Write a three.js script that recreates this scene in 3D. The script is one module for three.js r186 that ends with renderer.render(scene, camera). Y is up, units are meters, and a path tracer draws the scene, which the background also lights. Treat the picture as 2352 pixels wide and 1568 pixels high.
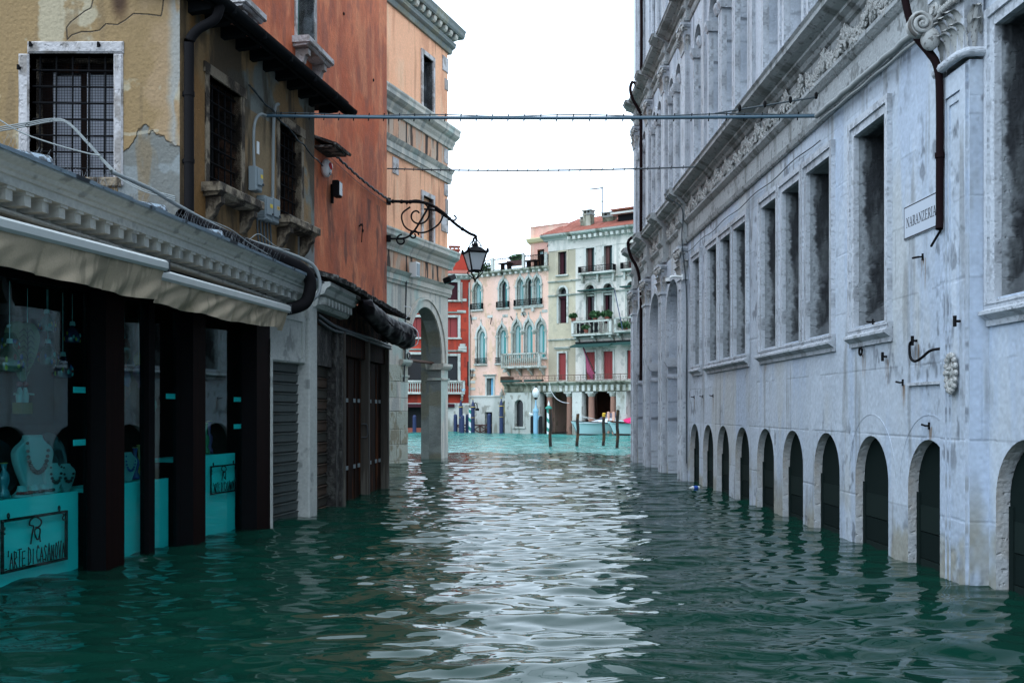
import * as THREE from 'three';
import { mergeGeometries } from 'three/addons/utils/BufferGeometryUtils.js';

// ---------------------------------------------------------------- camera, sky, sun, exposure
const scene = new THREE.Scene();
const camera = new THREE.PerspectiveCamera(37.84, 1.5, 0.1, 600);
camera.position.set(0, 1.6, 0);
camera.lookAt(0, 1.6, -10);
camera.setViewOffset(2352, 1568, 0, -159, 2352, 1568);   // shift lens: verticals stay upright, horizon low in the frame

const renderer = new THREE.WebGLRenderer({ antialias: true });
renderer.toneMapping = THREE.LinearToneMapping;
renderer.toneMappingExposure = 0.71;
renderer.shadowMap.enabled = true;

{ // overcast sky: even cloud layer, a little brighter overhead
  const W = 64, H = 64, d = new Float32Array(W * H * 4);
  for (let j = 0; j < H; j++) {
    const s = Math.sin(((j + 0.5) / H - 0.5) * Math.PI), k = s < 0 ? 0.3 : 3.25 * (1 + 0.25 * s);   // below the horizon: dim ground
    for (let i = 0; i < W; i++) d.set([k * 0.825, k * 1.0, k * 1.19, 1], (j * W + i) * 4);
  }
  const sky = new THREE.DataTexture(d, W, H, THREE.RGBAFormat, THREE.FloatType);
  sky.mapping = THREE.EquirectangularReflectionMapping; sky.magFilter = THREE.LinearFilter; sky.needsUpdate = true;
  scene.background = sky; scene.environment = sky;
}
const sun = new THREE.DirectionalLight(new THREE.Color(1, 0.985, 0.96), 0.6);   // veiled sun behind the cloud layer
sun.position.set(-14, 46, -8); sun.target.position.set(2, 0, -24); scene.add(sun, sun.target);
sun.castShadow = true; sun.shadow.radius = 70; sun.shadow.mapSize.set(2048, 2048);
Object.assign(sun.shadow.camera, { left: -50, right: 50, top: 60, bottom: -60, near: 1, far: 160 });

// ---------------------------------------------------------------- helpers
const V2 = (x, y) => new THREE.Vector2(x, y), V3 = (x, y, z) => new THREE.Vector3(x, y, z), PI = Math.PI;
function rng(s) { return () => { s = (s + 0x6d2b79f5) | 0; let t = Math.imul(s ^ (s >>> 15), 1 | s); t = (t + Math.imul(t ^ (t >>> 7), 61 | t)) ^ t; return ((t ^ (t >>> 14)) >>> 0) / 4294967296; }; }
const PERM = new Float32Array(65536); { const r = rng(7); for (let i = 0; i < 65536; i++) PERM[i] = r(); }
function n2(x, y) {
  const ix = Math.floor(x), iy = Math.floor(y); let fx = x - ix, fy = y - iy;
  fx = fx * fx * (3 - 2 * fx); fy = fy * fy * (3 - 2 * fy);
  const a = (ix & 255) | ((iy & 255) << 8), b = ((ix + 1) & 255) | ((iy & 255) << 8), c = (ix & 255) | (((iy + 1) & 255) << 8), e = ((ix + 1) & 255) | (((iy + 1) & 255) << 8);
  return (PERM[a] * (1 - fx) + PERM[b] * fx) * (1 - fy) + (PERM[c] * (1 - fx) + PERM[e] * fx) * fy;
}
function fbm(x, y, o = 4) { let s = 0, a = 0.5, t = 0; for (let i = 0; i < o; i++) { s += a * n2(x, y); t += a; x = x * 2.03 + 17.3; y = y * 2.03 + 9.1; a *= 0.5; } return s / t; }
const sst = (a, b, x) => { const t = Math.min(1, Math.max(0, (x - a) / (b - a))); return t * t * (3 - 2 * t); };
const mixc = (a, b, t) => [a[0] + (b[0] - a[0]) * t, a[1] + (b[1] - a[1]) * t, a[2] + (b[2] - a[2]) * t];
const mul = (a, k) => [a[0] * k, a[1] * k, a[2] * k];
// colour texture over a patch of w x h metres whose lower corner lies at (u0, v0); fn gives sRGB 0..1
function tex(px, py, w, h, fn, u0 = 0, v0 = 0, wrap = THREE.RepeatWrapping, srgb = true) {
  const d = new Uint8Array(px * py * 4);
  for (let j = 0; j < py; j++) for (let i = 0; i < px; i++) {
    const c = fn(u0 + ((i + 0.5) / px) * w, v0 + ((j + 0.5) / py) * h), k = (j * px + i) * 4;
    if (typeof c === 'number') d[k] = d[k + 1] = d[k + 2] = Math.max(0, Math.min(255, c * 255));
    else for (let q = 0; q < 3; q++) d[k + q] = Math.max(0, Math.min(255, c[q] * (srgb ? 247 : 255)));
    d[k + 3] = 255;
  }
  const t = new THREE.DataTexture(d, px, py);
  t.wrapS = t.wrapT = wrap; t.magFilter = THREE.LinearFilter; t.minFilter = THREE.LinearMipmapLinearFilter; t.generateMipmaps = true;
  if (srgb) t.colorSpace = THREE.SRGBColorSpace;
  t.repeat.set(1 / w, 1 / h); t.offset.set(-u0 / w, -v0 / h); t.needsUpdate = true;
  return t;
}
function canvasTex(w, h, draw) {
  const c = document.createElement('canvas'); c.width = w; c.height = h; draw(c.getContext('2d'), w, h);
  const t = new THREE.CanvasTexture(c); t.colorSpace = THREE.SRGBColorSpace; t.magFilter = THREE.LinearFilter; return t;
}
const std = (o) => { if (Array.isArray(o.color)) o.color = new THREE.Color().setRGB(...o.color); return new THREE.MeshStandardMaterial({ roughness: 0.9, ...o }); };
const phys = (o) => { if (Array.isArray(o.color)) o.color = new THREE.Color().setRGB(...o.color); return new THREE.MeshPhysicalMaterial({ roughness: 0.5, ...o }); };

const dull = (o) => phys({ roughness: 0.85, specularIntensity: 0.1, ...o });   // old matt paint, soot and timber

// geometry
const clean = (g) => { const q = g.index ? g.toNonIndexed() : g; for (const k of Object.keys(q.attributes)) if (!['position', 'normal', 'uv'].includes(k)) q.deleteAttribute(k); if (!q.attributes.uv) q.setAttribute('uv', new THREE.BufferAttribute(new Float32Array(q.attributes.position.count * 2), 2)); q.groups = []; return q; };
const merge = (l) => (l.length === 1 ? l[0] : mergeGeometries(l.map(clean), false));
function boxUV(g) {   // uv in metres from position, by the way each face points
  const q = g.index ? g.toNonIndexed() : g, p = q.attributes.position, n = q.attributes.normal, uv = new Float32Array(p.count * 2);
  for (let i = 0; i < p.count; i++) {
    const ax = Math.abs(n.getX(i)), ay = Math.abs(n.getY(i)), az = Math.abs(n.getZ(i));
    if (az >= ax && az >= ay) { uv[2 * i] = p.getX(i); uv[2 * i + 1] = p.getY(i); } else if (ax >= ay) { uv[2 * i] = p.getZ(i); uv[2 * i + 1] = p.getY(i); } else { uv[2 * i] = p.getX(i); uv[2 * i + 1] = p.getZ(i); }
  }
  q.setAttribute('uv', new THREE.BufferAttribute(uv, 2)); return q;
}
function bx(x0, x1, y0, y1, z0, z1) { const g = new THREE.BoxGeometry(x1 - x0, y1 - y0, z1 - z0); g.translate((x0 + x1) / 2, (y0 + y1) / 2, (z0 + z1) / 2); return boxUV(g); }
function cb(x0, x1, y0, y1, z0, z1, c = 0.012) {   // box with chamfered edges on the face that looks out (+z)
  const s = new THREE.Shape([V2(x0 + c, y0 + c), V2(x1 - c, y0 + c), V2(x1 - c, y1 - c), V2(x0 + c, y1 - c)]);
  const g = new THREE.ExtrudeGeometry(s, { depth: z1 - z0 - 2 * c, bevelEnabled: true, bevelThickness: c, bevelSize: c, bevelSegments: 1 });
  g.translate(0, 0, z0 + c); return boxUV(clean(g));
}
// profile: [[z, y], ...] run along x from x0 to x1
function mould(prof, x0, x1) {
  const pos = [], uv = [], n = prof.length; let per = 0;
  for (let i = 0; i < n; i++) {
    const a = prof[i], b = prof[(i + 1) % n], l = Math.hypot(b[0] - a[0], b[1] - a[1]);
    const q = [[x0, a], [x1, a], [x1, b], [x0, a], [x1, b], [x0, b]];
    for (const [x, p] of q) { pos.push(x, p[1], p[0]); uv.push(x, (p === a ? a[1] : b[1]) + (p[0] - prof[0][0])); }
    per += l;
  }
  const tri = THREE.ShapeUtils.triangulateShape(prof.map((p) => V2(p[0], p[1])), []);
  for (const t of tri) { for (const k of t) { pos.push(x0, prof[k][1], prof[k][0]); uv.push(prof[k][0], prof[k][1]); } for (const k of [t[0], t[2], t[1]]) { pos.push(x1, prof[k][1], prof[k][0]); uv.push(prof[k][0], prof[k][1]); } }
  const g = new THREE.BufferGeometry();
  g.setAttribute('position', new THREE.Float32BufferAttribute(pos, 3)); g.setAttribute('uv', new THREE.Float32BufferAttribute(uv, 2)); g.computeVertexNormals(); return g;
}
const tube = (pts, r, seg = 0, rad = 8, closed = false) => new THREE.TubeGeometry(new THREE.CatmullRomCurve3(pts.map((p) => (p.isVector3 ? p : V3(...p))), closed, 'catmullrom', 0.5), seg || pts.length * 6, r, rad, closed);
function stick(a, b, r, r2 = r, rad = 8) { a = V3(...a); b = V3(...b); const d = b.clone().sub(a), g = new THREE.CylinderGeometry(r2, r, d.length(), rad); g.applyQuaternion(new THREE.Quaternion().setFromUnitVectors(V3(0, 1, 0), d.clone().normalize())); g.translate(...a.clone().add(b).multiplyScalar(0.5).toArray()); return g; }
const lathe = (pts, seg = 14) => new THREE.LatheGeometry(pts.map((p) => V2(p[0], p[1])), seg);
const tr = (g, x, y, z) => (g.translate(x, y, z), g), ry = (g, a) => (g.rotateY(a), g), rx = (g, a) => (g.rotateX(a), g), rz = (g, a) => (g.rotateZ(a), g), sc = (g, x, y, z) => (g.scale(x, y, z), g);
const ball = (x, y, z, r, sx = 1, sy = 1, sz = 1, s = 10) => tr(sc(new THREE.SphereGeometry(r, s, Math.max(6, s - 3)), sx, sy, sz), x, y, z);
function rectPath(x0, x1, y0, y1, T = THREE.Path) { const p = new T(); p.moveTo(x0, y0); p.lineTo(x1, y0); p.lineTo(x1, y1); p.lineTo(x0, y1); p.closePath(); return p; }
function archPath(cx, w, y0, spring, rise = w / 2, T = THREE.Path, seg = 18) {
  const p = new T(); p.moveTo(cx - w / 2, y0); p.lineTo(cx + w / 2, y0);
  for (let i = 0; i <= seg; i++) { const a = (i / seg) * PI; p.lineTo(cx + (w / 2) * Math.cos(a), spring + rise * Math.sin(a)); }
  p.closePath(); return p;
}
function ogeePath(cx, w, y0, spring, rise, T = THREE.Path, seg = 8) {   // Venetian ogee: convex haunch, concave tip
  const p = new T(), r = w / 2, half = [];
  for (let i = 0; i <= seg; i++) { const t = i / seg, a = t * 1.0; half.push([r * Math.cos(a), spring + rise * 0.62 * Math.sin(a) / Math.sin(1.0)]); }
  const [ex, ey] = half[seg];
  for (let i = 1; i <= seg; i++) { const t = i / seg; half.push([ex * (1 - t) * (1 - 0.45 * Math.sin(PI * t)), ey + (spring + rise - ey) * t]); }
  p.moveTo(cx - r, y0); p.lineTo(cx + r, y0); for (const [x, y] of half) p.lineTo(cx + x, y); for (let i = half.length - 2; i >= 0; i--) p.lineTo(cx - half[i][0], half[i][1]);
  p.closePath(); return p;
}
const poly = (pts, T = THREE.Shape) => { const s = new T(); pts.forEach((p, i) => (i ? s.lineTo(p[0], p[1]) : s.moveTo(p[0], p[1]))); s.closePath(); return s; };
function ext(shape, holes, z0, z1) { for (const h of holes || []) shape.holes.push(h); const g = new THREE.ExtrudeGeometry(shape, { depth: z1 - z0, bevelEnabled: false, curveSegments: 12 }); g.translate(0, 0, z0); return g; }
// open band following an arch from foot to foot
function archBand(cx, wo, wi, y0, spring, ro, ri, z0, z1, seg = 18) {
  const o = [], n = [];
  for (let i = 0; i <= seg; i++) { const a = (i / seg) * PI; o.push([cx + (wo / 2) * Math.cos(a), spring + ro * Math.sin(a)]); n.push([cx + (wi / 2) * Math.cos(a), spring + ri * Math.sin(a)]); }
  const pts = [...o, ...n.reverse()];
  if (y0 < spring) { pts.unshift([cx + wo / 2, y0]); pts.splice(seg + 2, 0, [cx - wo / 2, y0], [cx - wi / 2, y0]); pts.push([cx + wi / 2, y0]); }
  return ext(poly(pts), [], z0, z1);
}
// ring between two outlines of the same construction
const ring = (outer, inner, z0, z1) => ext(outer, [inner], z0, z1);

// objects
const taken = new Map();
function numbered(n) { const k = taken.get(n) ?? -1; taken.set(n, k + 1); return k < 0 ? n : n + '_' + String(k + 1).padStart(3, '0'); }
function shade(o) { o.traverse((m) => { if (m.isMesh) { m.castShadow = true; m.receiveShadow = true; } }); return o; }
function obj(name, geos, m, parent) { const g = Array.isArray(geos) ? merge(geos) : geos; const o = new THREE.Mesh(g, m); o.name = parent ? name : numbered(name); (parent || scene).add(o); o.castShadow = o.receiveShadow = true; return o; }
function tag(o, label, category, group) { o.userData.label = label; o.userData.category = category; if (group) o.userData.group = group; return o; }
function thing(name, label, category, pos = [0, 0, 0], turn = 0, group) { const o = new THREE.Group(); o.name = numbered(name); scene.add(o); o.position.set(...pos); o.rotation.y = turn; return tag(o, label, category, group); }
const single = (name, geos, m, label, category, group) => tag(obj(name, geos, m), label, category, group);
// where a wall's own (u along, y up, z out) lands in the world
const FR = { R: [3.914, 32, -(PI / 2 - 0.012)], L1: [-4.971, 6, 1.3639], L2: [-3.0, 15.45, 1.4979], TS: [-4.21, 12.62, 1.3773], RED: [-4.46, 15, 1.4121], O: [-3.7, 29.8, 1.2252], P: [-3.07, 73, -0.624], RD: [-9, 72.4, 0.0997], TF: [-9.2, 12.62, 0] };
const at = (F, u, y, z = 0) => { const [X, Z, a] = FR[F]; return V3(X + u * Math.cos(a) + z * Math.sin(a), y, -Z - u * Math.sin(a) + z * Math.cos(a)); };
const onWall = (F, name, label, category, u = 0, y = 0, z = 0, group) => { const p = at(F, u, y, z); return thing(name, label, category, p.toArray(), FR[F][2], group); };
// ---------------------------------------------------------------- surfaces
const blotch = (u, v, s, lo, hi, o = 4) => sst(lo, hi, fbm(u * s, v * s, o));
const grain = (u, v) => 0.94 + 0.12 * fbm(u * 34, v * 34, 2);
const tPlasterBump = tex(512, 512, 2, 2, (u, v) => 0.5 * fbm(u * 64, v * 64, 3) + 0.5 * fbm(u * 8, v * 8, 4), 0, 0, THREE.MirroredRepeatWrapping, false);
const tStoneBump = tex(512, 512, 2, 2, (u, v) => { const a = fbm(u * 40, v * 40, 3), b = fbm(u * 5, v * 5, 4); return 0.45 * a + 0.55 * b - 0.5 * sst(0.66, 0.8, fbm(u * 22, v * 14, 3)); }, 0, 0, THREE.MirroredRepeatWrapping, false);
const bump = (t, s) => ({ bumpMap: t, bumpScale: s });

// palace: blue-grey Istrian stone, washed, joints and black crusts
const cPal = [0.765, 0.80, 0.845], cPalD = [0.70, 0.735, 0.78];
const joint = (u, v) => { const row = Math.floor(v / 0.74 + 0.2), fv = v / 0.74 + 0.2 - row, off = n2(row * 7.3, 2.1) * 1.7, bw = 1.5 + n2(row * 3.1, 8.8), fu = (u + off) / bw - Math.floor((u + off) / bw); const w = 0.012 * (0.4 + fbm(u * 3, v * 3, 2)); return (Math.min(fv, 1 - fv) * 0.74 < w || Math.min(fu, 1 - fu) * bw < w * 0.8) && fbm(u * 1.3, v * 1.7, 3) > 0.44 ? 1 : 0; };
const RUST = [[21.9, 3.15], [20.55, 2.6], [18, 2.7], [20.95, 2.17], [21.75, 2.28], [22.05, 1.44], [21.4, 1.88], [10, 1.88], [10.95, 1.88], [11.95, 1.88], [15.9, 2.48], [20.25, 2.27]];   // iron stains below the wall hooks
const blockTone = (u, v) => { const row = Math.floor(v / 0.74 + 0.2), off = n2(row * 7.3, 2.1) * 1.7, bw = 1.5 + n2(row * 3.1, 8.8); return 0.95 + 0.09 * n2(Math.floor((u + off) / bw) * 3.7 + 0.5, row * 5.3 + 0.5); };
const palWall = (u, v) => {
  let c = mul(mixc(cPal, cPalD, sst(0.35, 0.7, fbm(u * 0.55 + 3, v * 0.5, 4))), blockTone(u, v));
  c = mixc(c, [0.735, 0.74, 0.73], 0.6 * blotch(u + 40, v * 0.6, 0.9, 0.52, 0.72));
  c = mixc(c, [0.69, 0.745, 0.825], 0.6 * blotch(u * 2.4 + 9, v * 0.35, 1.1, 0.52, 0.68));
  const pit = sst(0.56, 0.72, fbm(u * 9, v * 5, 4)) * sst(0.46, 0.66, fbm(u * 0.8 + 5, v * 0.9 + 2, 3));
  c = mixc(c, [0.40, 0.42, 0.45], 0.65 * pit);
  const run = sst(0.6, 0.78, fbm(u * 5.5, v * 0.55 + 30, 4));
  c = mixc(c, [0.46, 0.46, 0.45], 0.45 * run);
  for (const [hu, hy] of RUST) { const d = hy - v; if (d > 0 && d < 0.42 && Math.abs(u - hu) < 0.05) c = mixc(c, [0.47, 0.36, 0.27], 0.75 * sst(0.45, 0.6, fbm(u * 55, v * 2.5 + hu, 3)) * sst(0.42, 0.12, d + 0.15 * n2(u * 60, hy))); }
  if (joint(u, v)) c = mul(c, 0.9);
  if (v < 1.2) { const k = sst(0.42, 0.6, fbm(u * 2.2, v * 1.4 + 60, 4)) ; c = mixc(c, [0.60, 0.585, 0.53], 0.8 * k * sst(1.3, 0.5, v + 0.6 * fbm(u * 1.5, 3, 3))); }
  return mul(c, grain(u, v));
};
const tPal = tex(2048, 768, 24, 8, palWall, 7, -2);
const tPalB = tex(1024, 512, 12, 6, (u, v) => { const p = sst(0.56, 0.72, fbm(u * 9, v * 5, 4)) * sst(0.46, 0.66, fbm(u * 0.8 + 5, v * 0.9 + 2, 3)); return 0.55 + 0.35 * (fbm(u * 14, v * 14, 3) - 0.5) - 0.35 * p - 0.14 * joint(u, v); }, 7, -2, THREE.MirroredRepeatWrapping, false);
const mPal = std({ map: tPal, ...bump(tPalB, 0.022) });
const stoneFn = (base, dark, seed, amt = 0.6) => (u, v) => { let c = mixc(base, mul(base, 0.88), fbm(u * 1.3 + seed, v * 1.1, 4)); c = mixc(c, dark, amt * sst(0.55, 0.75, fbm(u * 4 + seed, v * 0.9 + seed, 4))); c = mixc(c, mul(dark, 0.7), amt * 0.6 * sst(0.64, 0.74, fbm(u * 12, v * 9 + seed, 3))); return mul(c, grain(u + seed, v)); };
const tTrim = tex(512, 512, 4, 4, stoneFn([0.78, 0.80, 0.83], [0.52, 0.53, 0.545], 11, 0.5), 0, 0, THREE.MirroredRepeatWrapping);
const mTrim = std({ map: tTrim, ...bump(tStoneBump, 0.012) });
const mCornice = std({ map: tex(512, 512, 4, 4, stoneFn([0.68, 0.695, 0.70], [0.43, 0.44, 0.43], 23, 0.75), 0, 0, THREE.MirroredRepeatWrapping), ...bump(tStoneBump, 0.014) });
// reveals: black crust with a ragged outline over pale stone
const mReveal = std({ map: tex(1024, 512, 8, 4, (u, v) => { let c = mixc([0.62, 0.64, 0.66], [0.52, 0.54, 0.555], fbm(u * 1.5, v * 1.5, 4)); const e = sst(0.0, 0.05, v - 0.27 - 0.2 * fbm(u * 1.4 + 4, v * 0.4, 4) - 0.1 * fbm(u * 12, v * 9, 3) + 0.06) * sst(2.62, 2.95, u % 8 + 0.3 * fbm(u * 4, v * 8, 3)); c = mixc(c, mixc([0.165, 0.175, 0.19], [0.33, 0.345, 0.355], sst(0.4, 0.7, fbm(u * 3 + 3, v * 15, 5))), 0.94 * e * (1 - 0.6 * sst(0.6, 0.7, fbm(u * 2.3 + 11, v * 3, 4))));  return mul(c, 0.85 + 0.3 * fbm(u * 24, v * 24, 3)); }, 0, 0, THREE.MirroredRepeatWrapping), ...bump(tStoneBump, 0.012) });
const mRevealArch = std({ map: tex(512, 512, 3, 3, (u, v) => mul(mixc([0.70, 0.71, 0.72], [0.63, 0.61, 0.585], sst(0.4, 0.65, fbm(u * 2, v * 1.6, 4))), grain(u, v)), 0, 0, THREE.MirroredRepeatWrapping), ...bump(tStoneBump, 0.02) });
const mOrn = std({ map: tex(512, 512, 2, 2, stoneFn([0.73, 0.73, 0.72], [0.34, 0.32, 0.30], 51, 0.8), 0, 0, THREE.MirroredRepeatWrapping) });
const mUpper = std({ map: tex(1024, 512, 12, 6, (u, v) => { let c = mixc([0.76, 0.785, 0.82], [0.67, 0.70, 0.745], sst(0.35, 0.65, fbm(u * 1.5, v * 0.4, 4))); c = mixc(c, [0.27, 0.29, 0.31], 0.6 * sst(0.58, 0.74, fbm(u * 5, v * 0.5 + 4, 4))); return mul(c, grain(u, v)); }), ...bump(tStoneBump, 0.012) });

// tan house: ochre render, bare cement where it has fallen
const crack = (pts) => (u, v) => { let m = 9; for (let i = 0; i + 1 < pts.length; i++) { const [ax, ay] = pts[i], [bx_, by] = pts[i + 1], dx = bx_ - ax, dy = by - ay, t = Math.min(1, Math.max(0, ((u - ax) * dx + (v - ay) * dy) / (dx * dx + dy * dy))); m = Math.min(m, Math.hypot(u - ax - t * dx, v - ay - t * dy)); } return m; };
const crackA = crack([[3.56, 6.3], [3.62, 6.36], [3.74, 6.4], [3.86, 6.4], [3.97, 6.42], [4.05, 6.5], [4.2, 6.49], [4.3, 6.55], [4.4, 6.63], [4.6, 6.62], [4.75, 6.6], [4.77, 6.7], [4.78, 6.82]]);
const crackB = crack([[3.56, 6.3], [3.55, 6.45], [3.6, 6.52], [3.78, 6.66], [3.86, 6.7], [3.9, 6.85]]);
const crackC = crack([[4.05, 5.1], [4.2, 5.12], [4.35, 5.1], [4.55, 5.13], [4.7, 5.15]]);
const tanFront = (u, v) => {   // u: 0 .. 5 along the front (corner at 5), v height
  let c = mixc([0.61, 0.50, 0.345], [0.55, 0.45, 0.31], fbm(u * 0.9, v * 0.7, 4));
  c = mixc(c, [0.63, 0.52, 0.39], sst(0.42, 0.55, fbm(u * 1.2 + 2, v * 1.2 + 7, 4)) * sst(3.3, 3.7, u + 0.4 * fbm(v * 2, u, 3)));
  const lime = sst(0.5, 0.6, fbm(u * 1.7 + 5, v * 1.9, 5)) * sst(6.15, 6.6, v + 0.25 * fbm(u * 3, v * 3, 3)) * sst(3.4, 4.2, u);
  c = mixc(c, [0.66, 0.63, 0.57], 0.9 * lime);
  c = mixc(c, [0.71, 0.67, 0.58], 0.75 * sst(0.6, 0.66, fbm(u * 2.4 + 31, v * 2.1, 5)));
  c = mixc(c, [0.60, 0.60, 0.585], 0.85 * sst(4.78, 4.9, u + 0.14 * (fbm(v * 3, 4, 3) - 0.5)) * sst(0.35, 0.5, fbm(u * 5, v * 1.3, 4)));
  const edge = u < 4.2 ? 4.0 : 5.2 - Math.max(0, u - 4.56) * 0.75 - Math.max(0, 4.46 - u) * 1.5 + (fbm(u * 5, v * 5, 4) - 0.5) * 0.4;   // top of the bare patch
  if (v < edge) { c = mixc([0.55, 0.565, 0.56], [0.48, 0.495, 0.49], fbm(u * 3, v * 3, 4)); c = mixc(c, [0.44, 0.435, 0.41], sst(0.5, 0.56, fbm(u * 1.7 + 3, v * 2.2, 4)) * 0.8); } else if (v < edge + 0.018) c = mul(c, 0.8);
  const soot = sst(0.33, 0.05, Math.hypot((u - 4.22) / 0.5, (v - 6.78) / 1.0) + 0.14 * (fbm(u * 5, v * 3, 3) - 0.5)); c = mixc(c, [0.23, 0.14, 0.08], 0.85 * soot);
  c = mixc(c, [0.50, 0.41, 0.29], 0.6 * sst(0.6, 0.76, fbm(u * 6, v * 1.1, 4)));
  const k = Math.min(crackA(u, v), crackB(u, v)); if (k < 0.0055) c = [0.27, 0.23, 0.19]; if (crackC(u, v) < 0.02) c = mixc(c, [0.72, 0.68, 0.6], 0.6);
  return mul(c, grain(u * 1.5, v * 1.5));
};
const tanEdge = (u, v) => (u < 4.2 ? 4.0 : 5.2 - Math.max(0, u - 4.56) * 0.75 - Math.max(0, 4.46 - u) * 1.5 + (fbm(u * 5, v * 5, 4) - 0.5) * 0.4);
const mTan = std({ map: tex(1024, 768, 5, 3.75, tanFront, 0, 3.4), ...bump(tex(1024, 768, 5, 3.75, (u, v) => 0.75 * sst(-0.02, 0.02, v - tanEdge(u, v)) + 0.25 * fbm(u * 30, v * 30, 3) - 0.5 * sst(0.01, 0.002, Math.min(crackA(u, v), crackB(u, v))), 0, 3.4, THREE.RepeatWrapping, false), 0.03) });
const mTanSide = std({ map: tex(768, 640, 4.5, 3.75, (u, v) => { let c = mixc([0.60, 0.48, 0.32], [0.53, 0.41, 0.27], fbm(u * 1.1, v * 0.8, 4)); c = mixc(c, [0.47, 0.49, 0.47], 0.95 * sst(0.5, 0.58, fbm(u * 1.3 + 8, v * 1.0 + 3, 4)) * (v > 6.0 || u > 3.9 ? 1 : 0.25)); c = mixc(c, [0.26, 0.215, 0.155], 0.8 * sst(0.44, 0.62, fbm(u * 3.2, v * 0.8 + 5, 5))); c = mixc(c, [0.50, 0.34, 0.155], 0.75 * sst(0.38, 0.5, fbm(u * 2, v * 0.6 + 9, 3)) * sst(0.62, 0.4, Math.abs(u - 0.5) * 2)); if (v < 4.75 && u > 3.7) c = mixc(c, [0.55, 0.56, 0.55], sst(0.4, 0.5, fbm(u * 3, v * 2, 3))); return mul(c, grain(u, v)); }, 0, 3.4), ...bump(tPlasterBump, 0.014) });
const mRedHouse = std({ map: tex(1024, 1024, 9, 9, (u, v) => { let c = mixc([0.80, 0.43, 0.27], [0.70, 0.345, 0.205], sst(0.35, 0.65, fbm(u * 1.9, v * 1.1, 5))); c = mixc(c, [0.86, 0.54, 0.37], 0.6 * sst(0.5, 0.7, fbm(u * 3.5 + 9, v * 1.0 + 3, 5))); c = mixc(c, [0.58, 0.31, 0.23], 0.55 * sst(0.52, 0.75, fbm(u * 4.5 + 4, v * 2.0 + 11, 5))); c = mixc(c, [0.78, 0.33, 0.14], 0.6 * sst(0.55, 0.7, fbm(u * 0.8 + 14, v * 0.6 + 5, 4))); if (v < 6.4) c = mixc(c, [0.33, 0.19, 0.15], 0.6 * sst(0.58, 0.74, fbm(u * 3 + 30, v * 1.2, 4))); return mul(c, 0.9 + 0.2 * fbm(u * 26, v * 14, 3)); }, 0, 3.4, THREE.MirroredRepeatWrapping), ...bump(tPlasterBump, 0.014) });
const mOrange = std({ map: tex(512, 1024, 6, 12, (u, v) => { let c = mixc([0.93, 0.70, 0.56], [0.92, 0.66, 0.50], fbm(u * 1.1, v * 0.7, 4)); c = mixc(c, [0.78, 0.53, 0.40], 0.6 * sst(0.5, 0.68, fbm(u * 2.2 + 5, v * 0.5 + 2, 4))); c = mixc(c, [0.90, 0.74, 0.60], 0.5 * sst(0.55, 0.7, fbm(u * 3 + 2, v * 0.6 + 8, 4))); c = mixc(c, [0.55, 0.37, 0.26], 0.4 * sst(0.6, 0.76, fbm(u * 7 + 1, v * 0.5 + 1, 4))); return mul(c, grain(u, v)); }, -1, 5.4, THREE.MirroredRepeatWrapping), ...bump(tPlasterBump, 0.01) });
const mOrangeStain = std({ map: tex(512, 256, 6, 1.4, (u, v) => { let c = mixc([0.80, 0.60, 0.47], [0.74, 0.56, 0.46], fbm(u * 2, v * 2, 4)); c = mixc(c, [0.66, 0.66, 0.62], 0.5 * sst(0.5, 0.6, fbm(u * 5 + 7, v * 0.9, 4))); c = mixc(c, [0.16, 0.13, 0.11], 0.9 * sst(0.53, 0.62, fbm(u * 9, v * 0.8 + 3, 4))); return mul(c, grain(u, v)); }, 0, 5.6, THREE.MirroredRepeatWrapping) });
const mOStone = std({ map: tex(512, 512, 5, 5, (u, v) => { let c = mixc([0.82, 0.79, 0.74], [0.72, 0.695, 0.65], fbm(u * 1.3, v * 0.6, 4)); c = mixc(c, [0.46, 0.49, 0.49], 0.45 * sst(0.52, 0.72, fbm(u * 5, v * 0.6 + 2, 4))); c = mixc(c, [0.62, 0.73, 0.70], 0.5 * sst(0.55, 0.7, fbm(u * 2 + 9, v * 0.8, 3))); return mul(c, grain(u, v)); }, 0, 0, THREE.MirroredRepeatWrapping), ...bump(tStoneBump, 0.012) });
const mOPier = std({ map: tex(512, 512, 3, 3, (u, v) => { let c = mixc([0.60, 0.62, 0.60], [0.47, 0.49, 0.48], sst(0.35, 0.65, fbm(u * 1.4, v * 0.8, 4))); c = mixc(c, [0.52, 0.50, 0.42], 0.7 * sst(0.5, 0.66, fbm(u * 2 + 4, v * 1.2, 4))); return mul(c, grain(u, v)); }, 0, 0, THREE.MirroredRepeatWrapping), ...bump(tStoneBump, 0.015) });
const mOBlock = std({ map: tex(512, 512, 3, 3, (u, v) => { let c = mixc([0.70, 0.70, 0.64], [0.60, 0.62, 0.57], fbm(u * 2, v * 2, 4)); c = mixc(c, [0.45, 0.40, 0.30], 0.6 * sst(0.55, 0.7, fbm(u * 5, v * 3, 4))); return mul(c, grain(u, v)); }, 0, 0, THREE.MirroredRepeatWrapping), ...bump(tStoneBump, 0.02) });

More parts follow.
